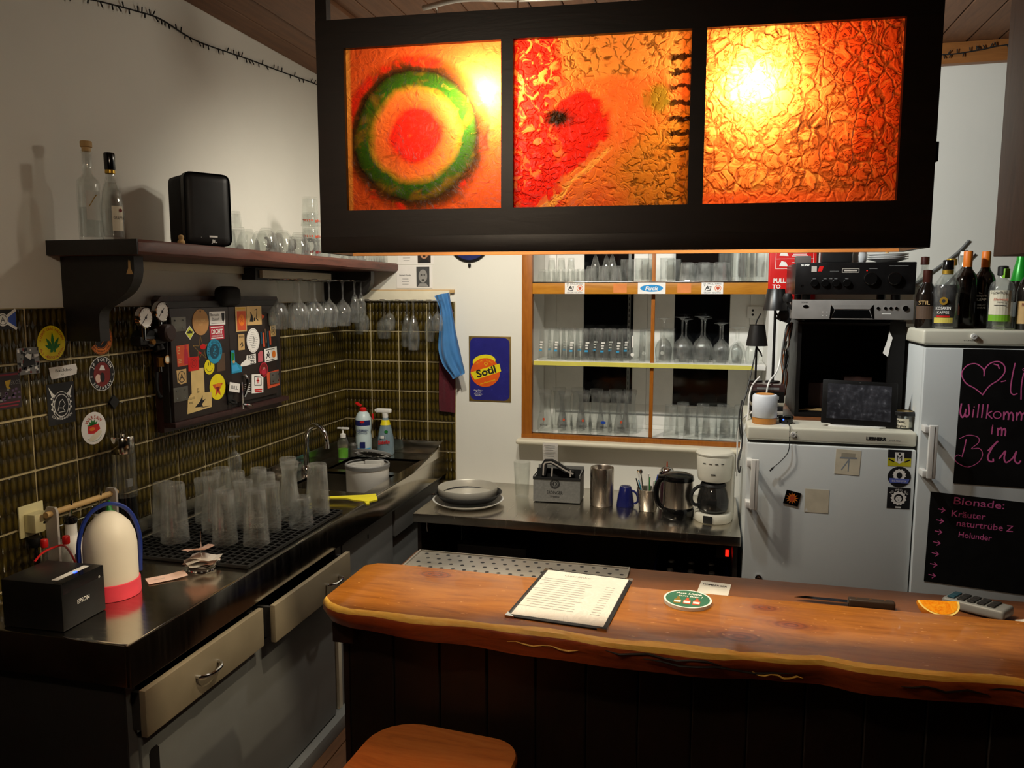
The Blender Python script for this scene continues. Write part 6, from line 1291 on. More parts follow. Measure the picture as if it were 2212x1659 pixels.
liquor('flat-shouldered clear rum bottle with cream and green label', 2.975, -.590, [(.040, 0), (.042, .006), (.042, .150), (.036, .172), (.018, .186), (.0145, .192), (.0145, .205)], 'glass', [(.0150, .20), (.018, .202), (.018, .232), (.012, .236), (0, .236)], 'black', lambda t: (part('rum', t, 'glassgreenish', lambda b: b.lathe([(0, .009), (.037, .010), (.037, .05), (0, .05)], 22)), part('label', t, 'cream', lambda b: wrapq(b, .0425, .055, .145, CA-.95, CA+.95)), part('green_band', t, 'limegreen', lambda b: wrapq(b, .0427, .030, .0545, CA-.95, CA+.95)), part('stopper_tag', t, 'limegreen', lambda b: b.box(.008, .020, -.012, .012, .19, .225, .002, M=RZ(-60))), part('lettering', t, 'ink', lambda b: (b.text('SIGNATURE', -.002, .136, .009, .0429, Fb(0, 0), width=.054), b.use('brick').text('Elements', .004, .112, .010, .0429, Fb(0, 0), width=.046, shear=.2), b.use('ink').text('PREMIUM', .006, .101, .005, .0429, Fb(0, 0), width=.028), b.rect(.004, .09, .04, .002, .0429, M=Fb(0, 0))))))
liquor('dark sparkling wine bottle with green foil at the photo edge', 3.075, -.47, [(0, 0), (.040, 0), (.043, .006), (.043, .13), (.036, .18), (.0, .18)], 'darkbottle', [(.0362, .160), (.0368, .162), (.024, .235), (.0175, .262), (.018, .298), (.014, .304), (0, .304)], 'foilgreen', lambda t: part('label', t, 'grey', lambda b: wrapq(b, .0434, .045, .10, CA-.9, CA+.9)))
liquor('dark bitters bottle with tan label at the photo edge', 3.062, -.60, [(0, 0), (.036, 0), (.038, .006), (.038, .14), (.03, .175), (.016, .20), (.014, .24), (0, .24)], 'darkbottle', [(.0145, .235), (.0165, .236), (.0165, .258), (0, .26)], 'goldfoil', lambda t: (part('label', t, 'tan', lambda b: wrapq(b, .0384, .022, .105, CA-.9, CA+.9)), part('lettering', t, 'darkred', lambda b: b.text('RUM', 0, 0, .012, .0388, Fb(.092, 0), width=.03)), part('seal', t, 'cream', lambda b: b.ell(0, .135, .010, .012, .038, .0385, Fb(0, 0)))))
liquor('swing-top bottle with wire bail behind the wine bottles', 2.925, -.29, [(.034, 0), (.036, .005), (.036, .19), (.026, .215), (.015, .235), (.0145, .285)], 'glass', [(.0145, .286), (.017, .288), (.015, .304), (0, .306)], 'white', lambda t: part('wire_bail', t, 'darkmetal', lambda b: b.tube([(-.017, 0, .25), (-.022, 0, .285), (-.012, 0, .308), (.012, 0, .308), (.024, 0, .29), (.028, 0, .262), (.017, 0, .25)], .0014, 6)))

# ================================================================ stereo tower and clutter on the fridge
TZ = 1.1605
def stereo():
    t = thing('tv_cabinet', 'black open-fronted box cabinet on top of the fridge', 'cabinet', T(0, 0, TZ))
    x0, x1, y0, y1, h = 2.275, 2.686, -.45, -.04, .413
    def shell_(b):
        b.box(x0, x0+.016, y0, y1, .012, h); b.box(x1-.06, x1, y0, y0+.02, .012, h); b.box(x1-.016, x1, y0+.02, y1, .012, h); b.box(x0+.016, x1-.016, y0+.02, y1, h-.018, h); b.box(x0+.016, x1-.016, y1-.016, y1, .012, h-.018); b.box(x0+.016, x1-.016, y0, y1-.016, .012, .030)
    part('case', t, 'blackgloss2', shell_)
    part('front_rail', t, 'darkmetal', lambda b: b.box(x0, x1-.06, y0-.004, y0+.015, h-.012, h-.006))
    part('wooden_plinth', t, 'laminate', lambda b: b.box(x0-.04, x1-.03, y0-.02, y1, 0, .0118, .001))
    part('torn_flap', t, 'paper', lambda b: b.prism([(0, 0), (.014, -.028), (.006, -.064), (.0, -.105), (-.020, -.09), (-.006, -.04)], 0, .001, FB(x1-.062, .375, y0-.003)))
    for lb, cat, nm, m, q in (('dark red carton lying inside the black cabinet', 'carton', 'carton', 'darkcarton', (-.02, .12, -.06, .06, 0, .11)), ('brown carton standing inside the black cabinet', 'carton', 'carton', 'browncarton', (.13, .24, -.05, .05, 0, .14))):
        tag(part(nm, None, m, lambda b: b.box(*q, .003), M=T(2.36, -.24, TZ+.0305) @ RZ(5 if 'red' in lb else 0)), lb, cat)
    tag(part('paper_sheet', None, 'tan', lambda b: b.prism([(-.10, -.02), (.06, -.03), (.07, .03), (-.05, .04)], 0, .0012), M=T(2.40, -.36, TZ+.0305)), 'tan paper sheet on the cabinet floor behind the tablet', 'paper')
    bx = thing('paper_box', 'white and orange box standing right of the tablet', 'box', T(2.636, -.40, TZ+.0305))
    part('lower_box', bx, 'palegrey', lambda b: b.box(-.022, .022, -.03, .03, 0, .075, .002)); part('upper_box', bx, 'boxorange', lambda b: b.box(-.022, .020, -.03, .03, .0752, .118, .006))
    # CD player
    c = thing('cd_player', 'silver cd player with black tray between cabinet and amplifier', 'cd player', T(0, 0, TZ+h+.0005))
    cx0, cx1, cy0 = 2.245, 2.700, -.50
    part('case', c, 'silverbox', lambda b: b.box(cx0, cx1, cy0, -.14, .008, .086, .004))
    for x in (cx0+.04, cx1-.04):
        for y in (-.45, -.19): part('foot', c, 'black', lambda b: b.cyl((x, y, 0), (x, y, .0085), .016, seg=14))
    F = frame(Vector((1, 0, 0)), Vector((0, 0, 1)), Vector((0, -1, 0)), (0, cy0, 0))
    part('tray', c, 'silverbox', lambda b: b.prism([(2.395, .066), (2.548, .066), (2.538, .050), (2.405, .050)], .0002, .003, F))
    part('display', c, 'blackgloss', lambda b: b.prism([(2.408, .046), (2.535, .046), (2.548, .014), (2.395, .014)], .0002, .001, F))
    for q in ([(2.388, .012), (2.393, .012), (2.405, .048), (2.392, .068)], [(2.551, .068), (2.538, .048), (2.550, .012), (2.556, .012)]): part('chrome_frame', c, 'chrome', lambda b: b.prism(q, .0002, .0016, F))
    for k, x in enumerate((2.568, 2.595, 2.615, 2.635)): part('button', c, 'chrome', lambda b: b.cyl(F @ Vector((x, .054, 0)), F @ Vector((x, .054, .004)), .006, seg=12))
    part('knob', c, 'chrome', lambda b: b.cyl(F @ Vector((2.668, .054, 0)), F @ Vector((2.668, .054, .006)), .0105, seg=18))
    part('power_button', c, 'chrome', lambda b: b.ell(2.296, .060, .011, .006, .0, .003, F))
    part('print', c, 'ink', lambda b: (b.text('SONY', 2.292, .076, .006, .0006, F, width=.026), b.use('white').rect(2.600, .032, .034, .003, .0006, M=F), [b.rect(x, zz, .004, .003, .0006, M=F) for x in (2.362, 2.378) for zz in (.024, .038)]))
    # amplifier
    a = thing('amplifier', 'black hi-fi amplifier with round knobs on top of the cd player', 'amplifier', T(0, 0, TZ+h+.0005+.0865))
    ax0, ax1, ay0 = 2.252, 2.703, -.49
    part('case', a, 'ampblack', lambda b: b.box(ax0, ax1, ay0+.02, -.12, .022, .148, .002))
    part('front_panel', a, 'ampblack', lambda b: b.box(ax0, ax1, ay0, ay0+.019, .022, .150, .004))
    for x in (ax0+.05, ax1-.06):
        for y in (-.44, -.16): part('foot', a, 'darkmetal', lambda b: b.cyl((x, y, 0), (x, y, .0222), .018, seg=16))
    G = frame(Vector((1, 0, 0)), Vector((0, 0, 1)), Vector((0, -1, 0)), (0, ay0, 0))
    for k, x in enumerate((2.325, 2.366, 2.407, 2.448)): part('small_knob', a, 'knobgloss', lambda b: b.lathe([(0, 0), (.015, 0), (.0145, .012), (.013, .014), (0, .014)], 22, G @ T(x, .068, 0)))
    for k, x in enumerate((2.535, 2.622)): part('large_knob', a, 'knobgloss', lambda b: b.lathe([(0, 0), (.026, 0), (.025, .016), (.023, .018), (0, .018)], 28, G @ T(x, .085, 0)))
    part('headphone_jack', a, 'chrome', lambda b: b.annulus(2.280, .056, .002, .005, .0006, G))
    part('print', a, 'white', lambda b: (b.text('SONY', 2.290, .140, .008, .0006, G, width=.034, bold=.04), b.use('palegrey').line([(2.430, .110), (2.492, .110), (2.492, .124), (2.430, .124), (2.430, .110)], .0022, .0006, G).rect(2.461, .1165, .05, .005, .0006, M=G), [b.use('grey').rect(x, .085, .012, .0018, .0006, M=G) for x in (2.325, 2.366, 2.388, 2.407, 2.448)], b.rect(2.545, .124, .03, .002, .0006, M=G).rect(2.638, .135, .07, .0018, .0006, M=G).rect(2.40, .115, .034, .0015, .0006, M=G)))
    part('sticker', a, 'palegrey', lambda b: (b.rect(2.323, .124, .020, .022, .0003, .0007, G), b.use('red').prism([(2.337, .114), (2.353, .114), (2.359, .135), (2.343, .135)], .0003, .0007, G)))
    part('standby_light', a, 'redlight', lambda b: b.ell(2.522, .116, .002, .002, .0, .0012, G))
    # on the amplifier
    A = TZ+h+.0005+.0865+.1505
    r = tag(part('clock', None, 'black', lambda b: b.box(-.058, .058, -.03, .02, 0, .10, .006), M=T(2.412, -.43, A)), 'black digital desk clock standing on the amplifier', 'clock')
    part('display', r, 'lcd', lambda b: (b.box(-.036, .044, -.0306, -.0300, .048, .085), b.use('ink').text('1:13', .004, .062, .022, 0, frame(Vector((1, 0, 0)), Vector((0, 0, 1)), Vector((0, -1, 0)), (0, -.0308, 0)), width=.045)))
    tag(part('mesh_box', None, 'meshgrey', lambda b: b.box(-.030, .030, -.02, .03, 0, .028, .003), M=T(2.285, -.43, A)), 'small grey mesh box on the amplifier corner', 'box')
    m = tag(part('milk_jug', None, 'chinawhite', lambda b: b.lathe([(0, 0), (.024, 0), (.027, .006), (.030, .03), (.024, .06), (.022, .075), (.020, .075), (.022, .06), (.027, .03), (0, .006)], 26), M=T(2.506, -.40, A)), 'white china jug between the clock and the plates', 'jug')
    w = tag(part('egg_cup', None, 'chinawhite', lambda b: b.lathe([(0, 0), (.015, 0), (.005, .006), (.004, .03), (.010, .05), (.013, .07), (0, .07)], 18), M=T(2.468, -.44, A)), 'slim white china egg cup beside the clock', 'egg cup')
    for k in range(3):
        p = tag(part('saucer', None, 'chinawhite', lambda b: b.lathe([(0, .004), (.030, 0), (.036, .002), (.078, .014), (.079, .016), (.034, .006), (0, .007)], 36), M=T(2.612, -.40, A+.009*k)), 'white china saucer, ' + ('bottom', 'middle', 'top')[k] + ' of the stack on the amplifier', 'plate', 'stacked saucers')
    tag(part('dome_lid', None, 'tan', lambda b: b.lathe([(0, 0), (.014, 0), (.010, .012), (.004, .018), (.003, .03), (0, .03)], 16), M=T(2.610, -.40, A+.0255)), 'small pointed tan lid on the stacked saucers', 'lid')
stereo()
def fridge_top():
    # tablet on a white stand
    t = thing('tablet', 'smudged black tablet leaning on a white stand on the fridge', 'tablet', T(2.500, -.585, TZ) @ RZ(-3))
    part('stand', t, 'white', lambda b: (b.prism([(-.085, -.028), (.075, -.036), (.10, -.015), (.08, .05), (-.08, .05), (-.11, -.01)], 0, .006), b.box(-.04, .04, .02, .028, .006, .09, .002, M=RX(-18))))
    tb = part('slab', t, 'blackgloss2', lambda b: b.box(-.138, .138, 0, .009, 0, .176, .005), M=T(0, -.018, .0095) @ RX(-14) @ RY(1.5))
    part('screen', tb, 'tabletscreen', lambda b: b.box(-.118, .116, -.0006, 0, .020, .160))
    part('camera_lens', tb, 'grey', lambda b: b.cyl((.0, -.0002, .168), (.0, -.001, .168), .0015, seg=8))
    # tobacco jar
    t = thing('glass_jar', 'small glass jar with black lid and handwritten label', 'jar', T(2.668, -.575, TZ))
    part('jar', t, 'glass', lambda b: b.lathe(shellp([(.034, 0), (.037, .004), (.038, .045), (.041, .056)], .003, .006), 26))
    part('lid', t, 'black', lambda b: b.lathe([(.039, .052), (.043, .053), (.043, .066), (.040, .069), (.034, .069), (.033, .066), (.038, .058)], 28))
    part('lid_inner', t, 'goldfoil', lambda b: b.ell(0, 0, .034, .034, .0665, .0675))
    part('contents', t, 'oldpaper2', lambda b: b.lathe([(0, .0065), (.032, .007), (.034, .03), (0, .03)], 22))
    L = part('label', t, 'cream', lambda b: wrapq(b, .0388, .006, .042, CA-.6, CA+.75))
    part('handwriting', L, 'ink', lambda b: (b.text('Tabak', .0, .031, .010, .0392, Fb(0, 0), width=.030, bold=.02), b.text('Virginia', .0, .014, .009, .0392, Fb(0, 0), width=.040, bold=.02)))
    # smart lamp
    t = thing('table_light', 'white cylindrical table light with a wooden base ring', 'lamp', T(2.146, -.585, TZ))
    part('base', t, 'honeywood', lambda b: b.lathe([(0, 0), (.046, 0), (.048, .003), (.048, .024), (0, .025)], 34)); part('diffuser', t, 'diffuser', lambda b: b.lathe([(.0, .0255), (.047, .0255), (.049, .028), (.049, .112), (.044, .118), (.036, .119)], 34)); part('top_ring', t, 'honeywood', lambda b: b.lathe([(.0355, .1175), (.036, .1205), (.0, .115)], 30))
    t = thing('smart_puck', 'black puck with a blue light beside the white table light', 'gadget', T(2.232, -.565, TZ))
    part('body', t, 'blackgloss', lambda b: b.lathe([(0, 0), (.024, 0), (.027, .004), (.030, .024), (.028, .030), (0, .031)], 26)); part('status_light', t, 'bluelight', lambda b: b.ell(0, .018, .0028, .0028, .0292, .0302, Fb(0, 0)))
    b = MB('ink'); b.tube(spline([(2.236, -.595, TZ+.006), (2.236, -.640, TZ+.008), (2.236, -.684, TZ+.004), (2.236, -.698, TZ-.03), (2.232, -.706, TZ-.09), (2.205, -.708, TZ-.13), (2.178, -.708, TZ-.157)], 6), .0018, 6); b.use('ink').cyl((2.178, -.708, TZ-.157), (2.166, -.708, TZ-.172), .004, .003, 8); tag(b.obj('usb_cable'), 'thin black cable dangling over the fridge front', 'cable')
    # media boxes with two small shaded lamps
    rnd = random.Random(6)
    names = ('bottom', 'second', 'third', 'fourth', 'fifth', 'top')
    z = TZ
    for k in range(6):
        h = (.018, .016, .020, .015, .045, .03)[k]; m = ('blackgloss2', 'palegrey', 'ink', 'oldpaper2', 'blackgloss2', 'plastbag')[k]
        o = tag(part('media_case', None, m, lambda b: b.box(-.072, .062, -.06, .07, 0, h, .003), M=T(2.168+rnd.uniform(-.004, .004), -.42, z) @ RZ(rnd.uniform(-4, 4))), 'flat ' + ('black', 'grey', 'black', 'buff', 'black', 'wrapped') [k] + ' case, ' + names[k] + ' of the stack behind the table light', 'case', 'media cases behind the table light')
        part('spine', o, 'grey', lambda b: b.box(-.05, .04, -.0606, -.0600, h*.3, h*.6)); z += h+.0004
    for k, (x, y, z0, zt, label) in enumerate(((2.188, -.385, z, 1.618, 'black table lamp with conical shade, taller of two by the cables'), (2.118, -.375, z, 1.466, 'black table lamp with conical shade, shorter of two by the cables'))):
        t = thing('table_lamp', label, 'lamp', T(x, y, z0+.0004)); zz = zt-z0
        part('base', t, 'lampblack', lambda b: b.lathe([(0, 0), (.030, 0), (.031, .004), (.028, .007), (0, .008)], 26)); part('pole', t, 'lampblack', lambda b: b.cyl((0, 0, .007), (0, 0, zz+.03), .0058 if k == 0 else .0045, seg=10))
        part('shade', t, 'lampblack', lambda b: b.lathe([(.049 if k == 0 else .044, zz-.004), (.0505 if k == 0 else .0455, zz-.004), (.036 if k == 0 else .031, zz+.085), (.034, zz+.087), (0, zz+.087), (0, zz+.084), (.034 if k == 0 else .029, zz+.083)], 34))
        part('switch_arm', t, 'black', lambda b: b.tube([(0, 0, zz-.01), (.018, -.006, zz-.035), (.022, -.008, zz-.05)], .0035, 6))
    rnd = random.Random(12)
    # cable bundle down the left flank of the cabinet
    def cable(label, pts, m, r): tag(part('cable', None, m, lambda b: b.tube(spline(pts, 6), r, 7)), label, 'cable', 'cables by the stereo')
    cable('white cable looping from the taller lamp past the table light', [(2.222, -.36, 1.44), (2.205, -.40, 1.36), (2.165, -.49, 1.315), (2.150, -.50, 1.24), (2.11, -.51, 1.20), (2.066, -.50, 1.16), (2.050, -.46, 1.09), (2.050, -.45, 1.0), (2.052, -.44, .90)], 'white', .0036)
    cable('white cable rising from the fridge flank to the media cases', [(2.062, -.56, 1.0), (2.060, -.54, 1.06), (2.072, -.53, 1.12), (2.085, -.52, 1.18), (2.088, -.50, 1.25), (2.10, -.48, 1.30), (2.13, -.475, 1.34)], 'white', .0036)
    cable('thin black cable hanging beside the media cases', [(2.130, -.37, 1.60), (2.112, -.36, 1.55), (2.118, -.37, 1.47), (2.085, -.47, 1.30), (2.06, -.52, 1.20), (2.064, -.55, 1.07), (2.054, -.58, 1.0)], 'black', .0030)
    cable('black cable coiled at the flank of the fridge', [(2.06, -.50, 1.24), (2.05, -.52, 1.16), (2.062, -.54, 1.06), (2.048, -.57, .99), (2.055, -.59, .95), (2.062, -.56, .97)], 'black', .0030)
    cols = ('black', 'grey', 'orangecable', 'black', 'white', 'orangecable', 'grey', 'black')
    words = ('outer black', 'first grey', 'thicker orange', 'middle black', 'slim white', 'thin orange', 'second grey', 'inner black')
    bd = thing('cable_bundle', 'tangled bundle of black, grey, orange and white cables left of the black cabinet', 'cables', T(2.24, -.33, 1.40))
    for k in range(8):
        x = -.014+.004*k; y = -.07+.018*k
        part('cable', bd, cols[k], lambda b: b.tube(spline([(.022, .03-.01*k, .16), (x+.008, y, .145-.008*k), (x-.008*math.sin(k), y-.02, .07), (x-.004+.012*math.cos(k*2), y-.01, 0), (x+.008*math.sin(k*1.7), y-.015, -.07), (x-.002, y, -.16)], 6), .0032+.0006*(k % 3), 7), label=words[k] + ' cable')
    tag(part('power_adapter', None, 'black', lambda b: b.box(-.028, .028, -.02, .02, -.035, .035, .005), M=T(2.232, -.37, 1.60) @ RY(20)), 'black power adapter hanging behind the taller lamp', 'adapter')
    tag(part('webcam', None, 'black', lambda b: (b.lathe([(0, -.02), (.016, -.016), (.020, 0), (.016, .016), (0, .02)], 16), b.tube([(.0, 0, -.018), (.012, .0, -.04), (.03, .02, -.05)], .006, 8)), M=T(2.228, -.47, 1.668)), 'small black ball camera at the corner of the amplifier', 'camera')
def tabscreen():
    m, nt, out = newmat('tabletscreen'); v = coords(nt)
    f = noise(nt, v, 7, 5, .6); s = noise(nt, v, 60, 2)
    col = ramp(nt, mth(nt, 'ADD', mth(nt, 'MULTIPLY', f, .7), mth(nt, 'MULTIPLY', mth(nt, 'POWER', s, 6), 2.5)), [(.3, lin((34, 34, 38))), (.55, lin((70, 70, 76))), (.8, lin((110, 110, 116)))])
    bsdf(nt, out, col, .28)
tabscreen()
fridge_top()
b = MB('cabgrey'); b.tube(spline([(3.02, -.006, 1.92), (2.97, -.006, 1.86), (2.85, -.006, 1.76), (2.80, -.006, 1.72)], 5), .006, 7); tag(b.obj('wall_cable'), 'grey cable slanting down the white wall behind the bottles', 'cable', 'cables on the right wall')
b = MB('ink'); b.tube(spline([(3.05, -.006, 1.86), (3.00, -.006, 1.80), (2.93, -.006, 1.72), (2.88, -.006, 1.68)], 5), .0035, 7); tag(b.obj('wall_cable'), 'thin black cable slanting down behind the bottles', 'cable', 'cables on the right wall')
fairy('fairy_lights', 'dark fairy light string pinned on the ceiling beam at the right', [(x-2.9, z-2.70, .004) for x, z in ((2.0, 2.715), (2.4, 2.70), (2.80, 2.705), (2.90, 2.705), (3.0, 2.715), (3.1, 2.728), (3.4, 2.735))], FB(2.9, 2.70, -.048), 26, 5)

# ================================================================ live-edge wooden bar
def bar():
    t = thing('bar_counter', 'orange lacquered live-edge wooden bar counter over dark plank front', 'bar counter', T(0, 0, 0))
    zt, zb = .949, .896; rnd = random.Random(21)
    n = 74; X0, X1 = 1.020, 3.35
    def front(x):
        u = x-1.02
        return -2.262 - .032*min(1, u/.10)**.5 + .008*math.sin(u*5.2) + .005*math.sin(u*13+1) - .003*math.sin(u*29) + (.022*math.exp(-((x-2.16)/.05)**2) if True else 0)
    def back(x): return -1.962 - .012*math.sin((x-1.0)*1.6)
    rows = []; b = MB('barwood'); b.use('barewood'); b.use('barkwood'); b.use('blackwood')
    rr = random.Random(4); prev = .010
    for k in range(n+1):
        x = X0 + (X1-X0)*k/n
        e = min(1, (k+.0)/3); yf = front(x); yb = back(x)
        if k < 3:
            yf += (.030, .012, .003)[k]; yb -= (.020, .006, .001)[k]
        prev = max(.001, min(.010, prev + rr.uniform(-.004, .004))); w = prev + (.010 if 1.78 < x < 1.98 else 0)
        d = .008*math.sin(x*7)+.004*math.sin(x*19); th = .050 + .012*math.sin((x-1.0)*1.9)
        prof = [(yb, zt), (yf+.012+w, zt), (yf+.006, zt-.003), (yf+.001, zt-.009-.3*w), (yf-.002+d*.3, zt-.024), (yf+.004+d*.5, zt-.036), (yf+.012+d, zt-th), (yf+.05, zt-th-.002), (yb+.01, zt-th), (yb, zt-.03)]
        if k == 0: prof = [(y, z if z < zt-.03 else z-.004) for y, z in prof]
        rows.append([b.bm.verts.new((x, y, z)) for y, z in prof])
    m = len(rows[0])
    for A, B in zip(rows, rows[1:]):
        for j in range(m):
            b.i = b.mats.index({0: 'barwood', 1: 'barewood', 2: 'barewood'}.get(j, 'barkwood' if j < 7 else 'barwood') if j != 2 or w > -1 else 'barkwood')
            b._f([A[j], B[j], B[(j+1) % m], A[(j+1) % m]])
    b.i = 2; b._f(rows[0]); b._f(rows[-1][::-1])
    bmesh.ops.recalc_face_normals(b.bm, faces=b.bm.faces)
    b.obj('slab', t, None, 45)
    # splits and scars in the bark edge
    for k, (x, L, z) in enumerate(((1.50, .16, -.030), (1.80, .30, -.030), (2.02, .10, -.036), (1.72, .24, -.018), (2.30, .16, -.026), (2.45, .22, -.02))):
        P = [(x+L*i/8, front(x+L*i/8)-.0025, zt+z+.004*math.sin(i*1.7+k)-.003*i/8) for i in range(9)]
        part('bark_split', t, 'barewood' if k in (0, 2) else 'blackwood', lambda q: q.tube(P, [.0006]+[.0024]*7+[.0006], 5))
    # lower working counter behind the slab
    part('worktop', t, 'laminate', lambda q: q.box(1.02, 3.33, -1.975, -1.588, .822, .860, .004, seg=2))
    # plank front and end
    x = 1.075; k = 0
    while x < 3.3:
        w = .118; part('plank', t, 'panelwood', lambda q: q.box(x+.001, x+w-.001, -2.205, -2.185, .0, .893, .003, seg=1)); x += w; k += 1
    part('backing_board', t, 'darkwood', lambda q: q.box(1.076, 3.31, -2.1845, -2.172, .081, .819))
    part('frame', t, 'darkwood', lambda q: (q.box(1.0752, 3.31, -2.184, -2.12, .82, .893), q.box(1.0752, 3.31, -2.184, -2.12, .0, .08)))
    part('end_panel', t, 'darkwood', lambda q: (q.box(1.06, 1.0745, -2.205, -1.62, 0, .82, .002), q.box(1.06, 1.0745, -2.205, -1.98, .8205, .893)))
    part('corner_block', t, 'darkwood', lambda q: q.box(1.045, 1.10, -2.232, -2.206, .84, .894, .004))
    # perforated drip tray let into the worktop
    def tray(q):
        q.box(1.040, 1.700, -1.960, -1.606, .8605, .8635, .001); q.box(1.034, 1.0395, -1.965, -1.602, .8605, .868, .001); q.box(1.0405, 1.70, -1.605, -1.601, .8605, .867, .001); q.box(1.7005, 1.706, -1.965, -1.602, .8605, .868, .001)
    d = thing('drip_tray', 'perforated steel drip tray on the bar worktop', 'drip tray', T(0, 0, 0))
    part('plate', d, 'dripsteel', tray)
    b = MB('ink')
    for r in range(9):
        for c in range(18): b.ell(1.066+.0355*c+(.0178 if r % 2 else 0), -1.624-.038*r if r < 9 else 0, .0065, .0065, .8637, M=I4, seg=10)
    o = b.obj('drain_holes', d, None, 0); o['kind'] = 'stuff'
bar()
WZ = .8605; SZ = .9495
def bar_things():
    # laminated menu
    t = thing('menu_card', 'laminated drinks menu in black binding with silver corners on the bar', 'menu', T(1.612, -2.080, SZ) @ RZ(-5))
    # corners: back-left (-.094,.169)... slight skew follows the card itself
    w, h = .118, .162
    part('binding', t, 'black', lambda b: b.box(-w, w, -h, h, 0, .0035, .0012))
    sh = part('sheet', t, 'paper', lambda b: b.box(-w+.010, w-.010, -h+.012, h-.008, .0036, .0040))
    part('print', sh, 'greyprint', lambda b: ([b.rect(-.045+.018*((k*7) % 5)/5, .095-.0145*k, .11+.03*((k*3) % 4)/4, .0026, .00415) for k in range(14)], [b.rect(.076, .080-.0145*k, .022, .0026, .00415) for k in range(0, 13)], b.text('Getränke', -.02, .128, .010, .00415, width=.07)))
    part('film', t, 'clearfilm', lambda b: b.box(-w+.006, w-.006, -h+.008, h-.005, .0042, .0048))
    for i in (-1, 1):
        for j in (-1, 1): part('corner', t, 'chrome', lambda b: b.prism([(0, 0), (-.022*i, 0), (0, -.022*j)] if i*j > 0 else [(0, 0), (0, -.022*j), (-.022*i, 0)], -.0004, .0046, T(i*(w+.0006), j*(h+.0006), .0)))
    # beer mats
    for k in range(3):
        t = thing('beer_mat', 'round white-edged beer mat, ' + ('bottom', 'middle', 'top green printed one')[k] + ' of the pile on the bar', 'coaster', T(1.884, -2.040, SZ+.0028*k) @ RZ((0, 40, -4)[k]), 'pile of beer mats')
        part('disc', t, 'paper', lambda b: b.ell(0, 0, .0565, .0565, 0, .0026, seg=44))
        if k == 2:
            part('print', t, 'matgreen', lambda b: (b.ell(0, 0, .052, .052, .0028, seg=40), b.use('paper').text('Aus Liebe', 0, .033, .012, .0031, width=.060, shear=.2, bold=.02).text('zum Bier !', .004, .016, .010, .0031, width=.056, shear=.2, bold=.01)))
            for j, x in enumerate((-.022, 0, .022)): part('bottle_picture', t, ('goldfoil', 'brick', 'brick')[j], lambda b: (b.flat([(x-.0085, -.034), (x+.0085, -.034), (x+.0085, -.012), (x+.003, -.004), (x+.003, .006), (x-.003, .006), (x-.003, -.004), (x-.0085, -.012)], .0031), b.use('paper').rect(x, -.022, .015, .012, .0034)))
    t = thing('business_card', 'white card printed HAMBERGER lying on the bar worktop', 'card', T(1.950, -1.705, WZ) @ RZ(-7))
    part('card', t, 'cardwhite', lambda b: b.box(-.042, .042, -.055, .055, 0, .0006)); part('print', t, 'ink', lambda b: (b.text('HAMBERGER', 0, .030, .012, .0009, width=.066, bold=.02), b.use('grey').rect(0, .018, .06, .0012, .0009)))
    t = thing('kitchen_knife', 'kitchen knife with brown handle behind the bar slab', 'knife', T(2.350, -1.735, WZ) @ RZ(-1))
    part('handle', t, 'knifewood', lambda b: b.box(-.055, .060, -.012, .012, 0, .022, .006, seg=3)); part('blade', t, 'chrome', lambda b: b.prism([(-.19, -.004), (-.055, -.010), (-.055, .012), (-.16, .010)], .009, .011))
    for k in range(3): part('rivet', t, 'brass', lambda b: b.cyl((-.035+.035*k, 0, .022), (-.035+.035*k, 0, .0226), .003, seg=8))
    # orange half wedge
    t = thing('orange_wedge', 'thick wedge of orange lying behind the bar slab', 'orange', T(2.500, -1.775, WZ) @ RZ(8))
    R = .050
    def peel(b):
        n, m2 = 14, 10; rows = []
        for i in range(n+1):
            th = PI*i/n; rows.append([b.bm.verts.new((-R*math.cos(th), R*math.sin(th)*math.cos(ph), R*math.sin(th)*math.sin(ph))) for ph in [-PI+ PI*.62*j/m2 for j in range(m2+1)]])
        for A, B in zip(rows, rows[1:]):
            for j in range(m2): b._f([A[j], A[j+1], B[j+1], B[j]])
    Mw = T(0, 0, R*.98) @ RX(26)
    part('peel', t, 'orangepeel', lambda b: peel(b), M=Mw, ang=70)
    def fleshf(b):
        for ph in (-PI, -PI+PI*.62):
            P = [(-R*.9*math.cos(th), R*.9*math.sin(th)) for th in [PI*k/18 for k in range(19)]]
            Q = [(-R*math.cos(th), R*math.sin(th)) for th in [PI*k/18 for k in range(19)]]
            F = frame(Vector((1, 0, 0)), Vector((0, math.cos(ph), math.sin(ph))), Vector((0, -math.sin(ph), math.cos(ph))), (0, 0, 0))
            s = .0004 if ph > -3 else -.0004
            b.use('pith').flat(Q, 0, F); b.use('orangeflesh').flat(P, s, F); b.flat(P, s*2, F)
    part('flesh', t, 'pith', fleshf, M=Mw, ang=0)
    t = thing('card_terminal', 'grey handheld card terminal with dark keys behind the orange wedge', 'card terminal', T(2.615, -1.700, WZ) @ RZ(-38))
    part('case', t, 'terminalgrey', lambda b: b.box(-.075, .075, -.034, .034, 0, .026, .008, seg=3, M=RY(-3) @ T(0, 0, .004)))
    for r in range(5):
        for c in range(3): part('key', t, 'tealdark' if r < 1 else 'ink', lambda b: b.box(-.064+.024*r, -.046+.024*r, -.026+.018*c, -.011+.018*c, .030, .034, .002, M=RY(-3) @ T(0, 0, .0005)))
    tag(part('paper_scrap', None, 'paper', lambda b: b.box(-.03, .03, -.02, .02, 0, .0005), M=T(2.725, -1.74, WZ) @ RZ(20)), 'white paper scrap at the photo edge on the bar worktop', 'paper')
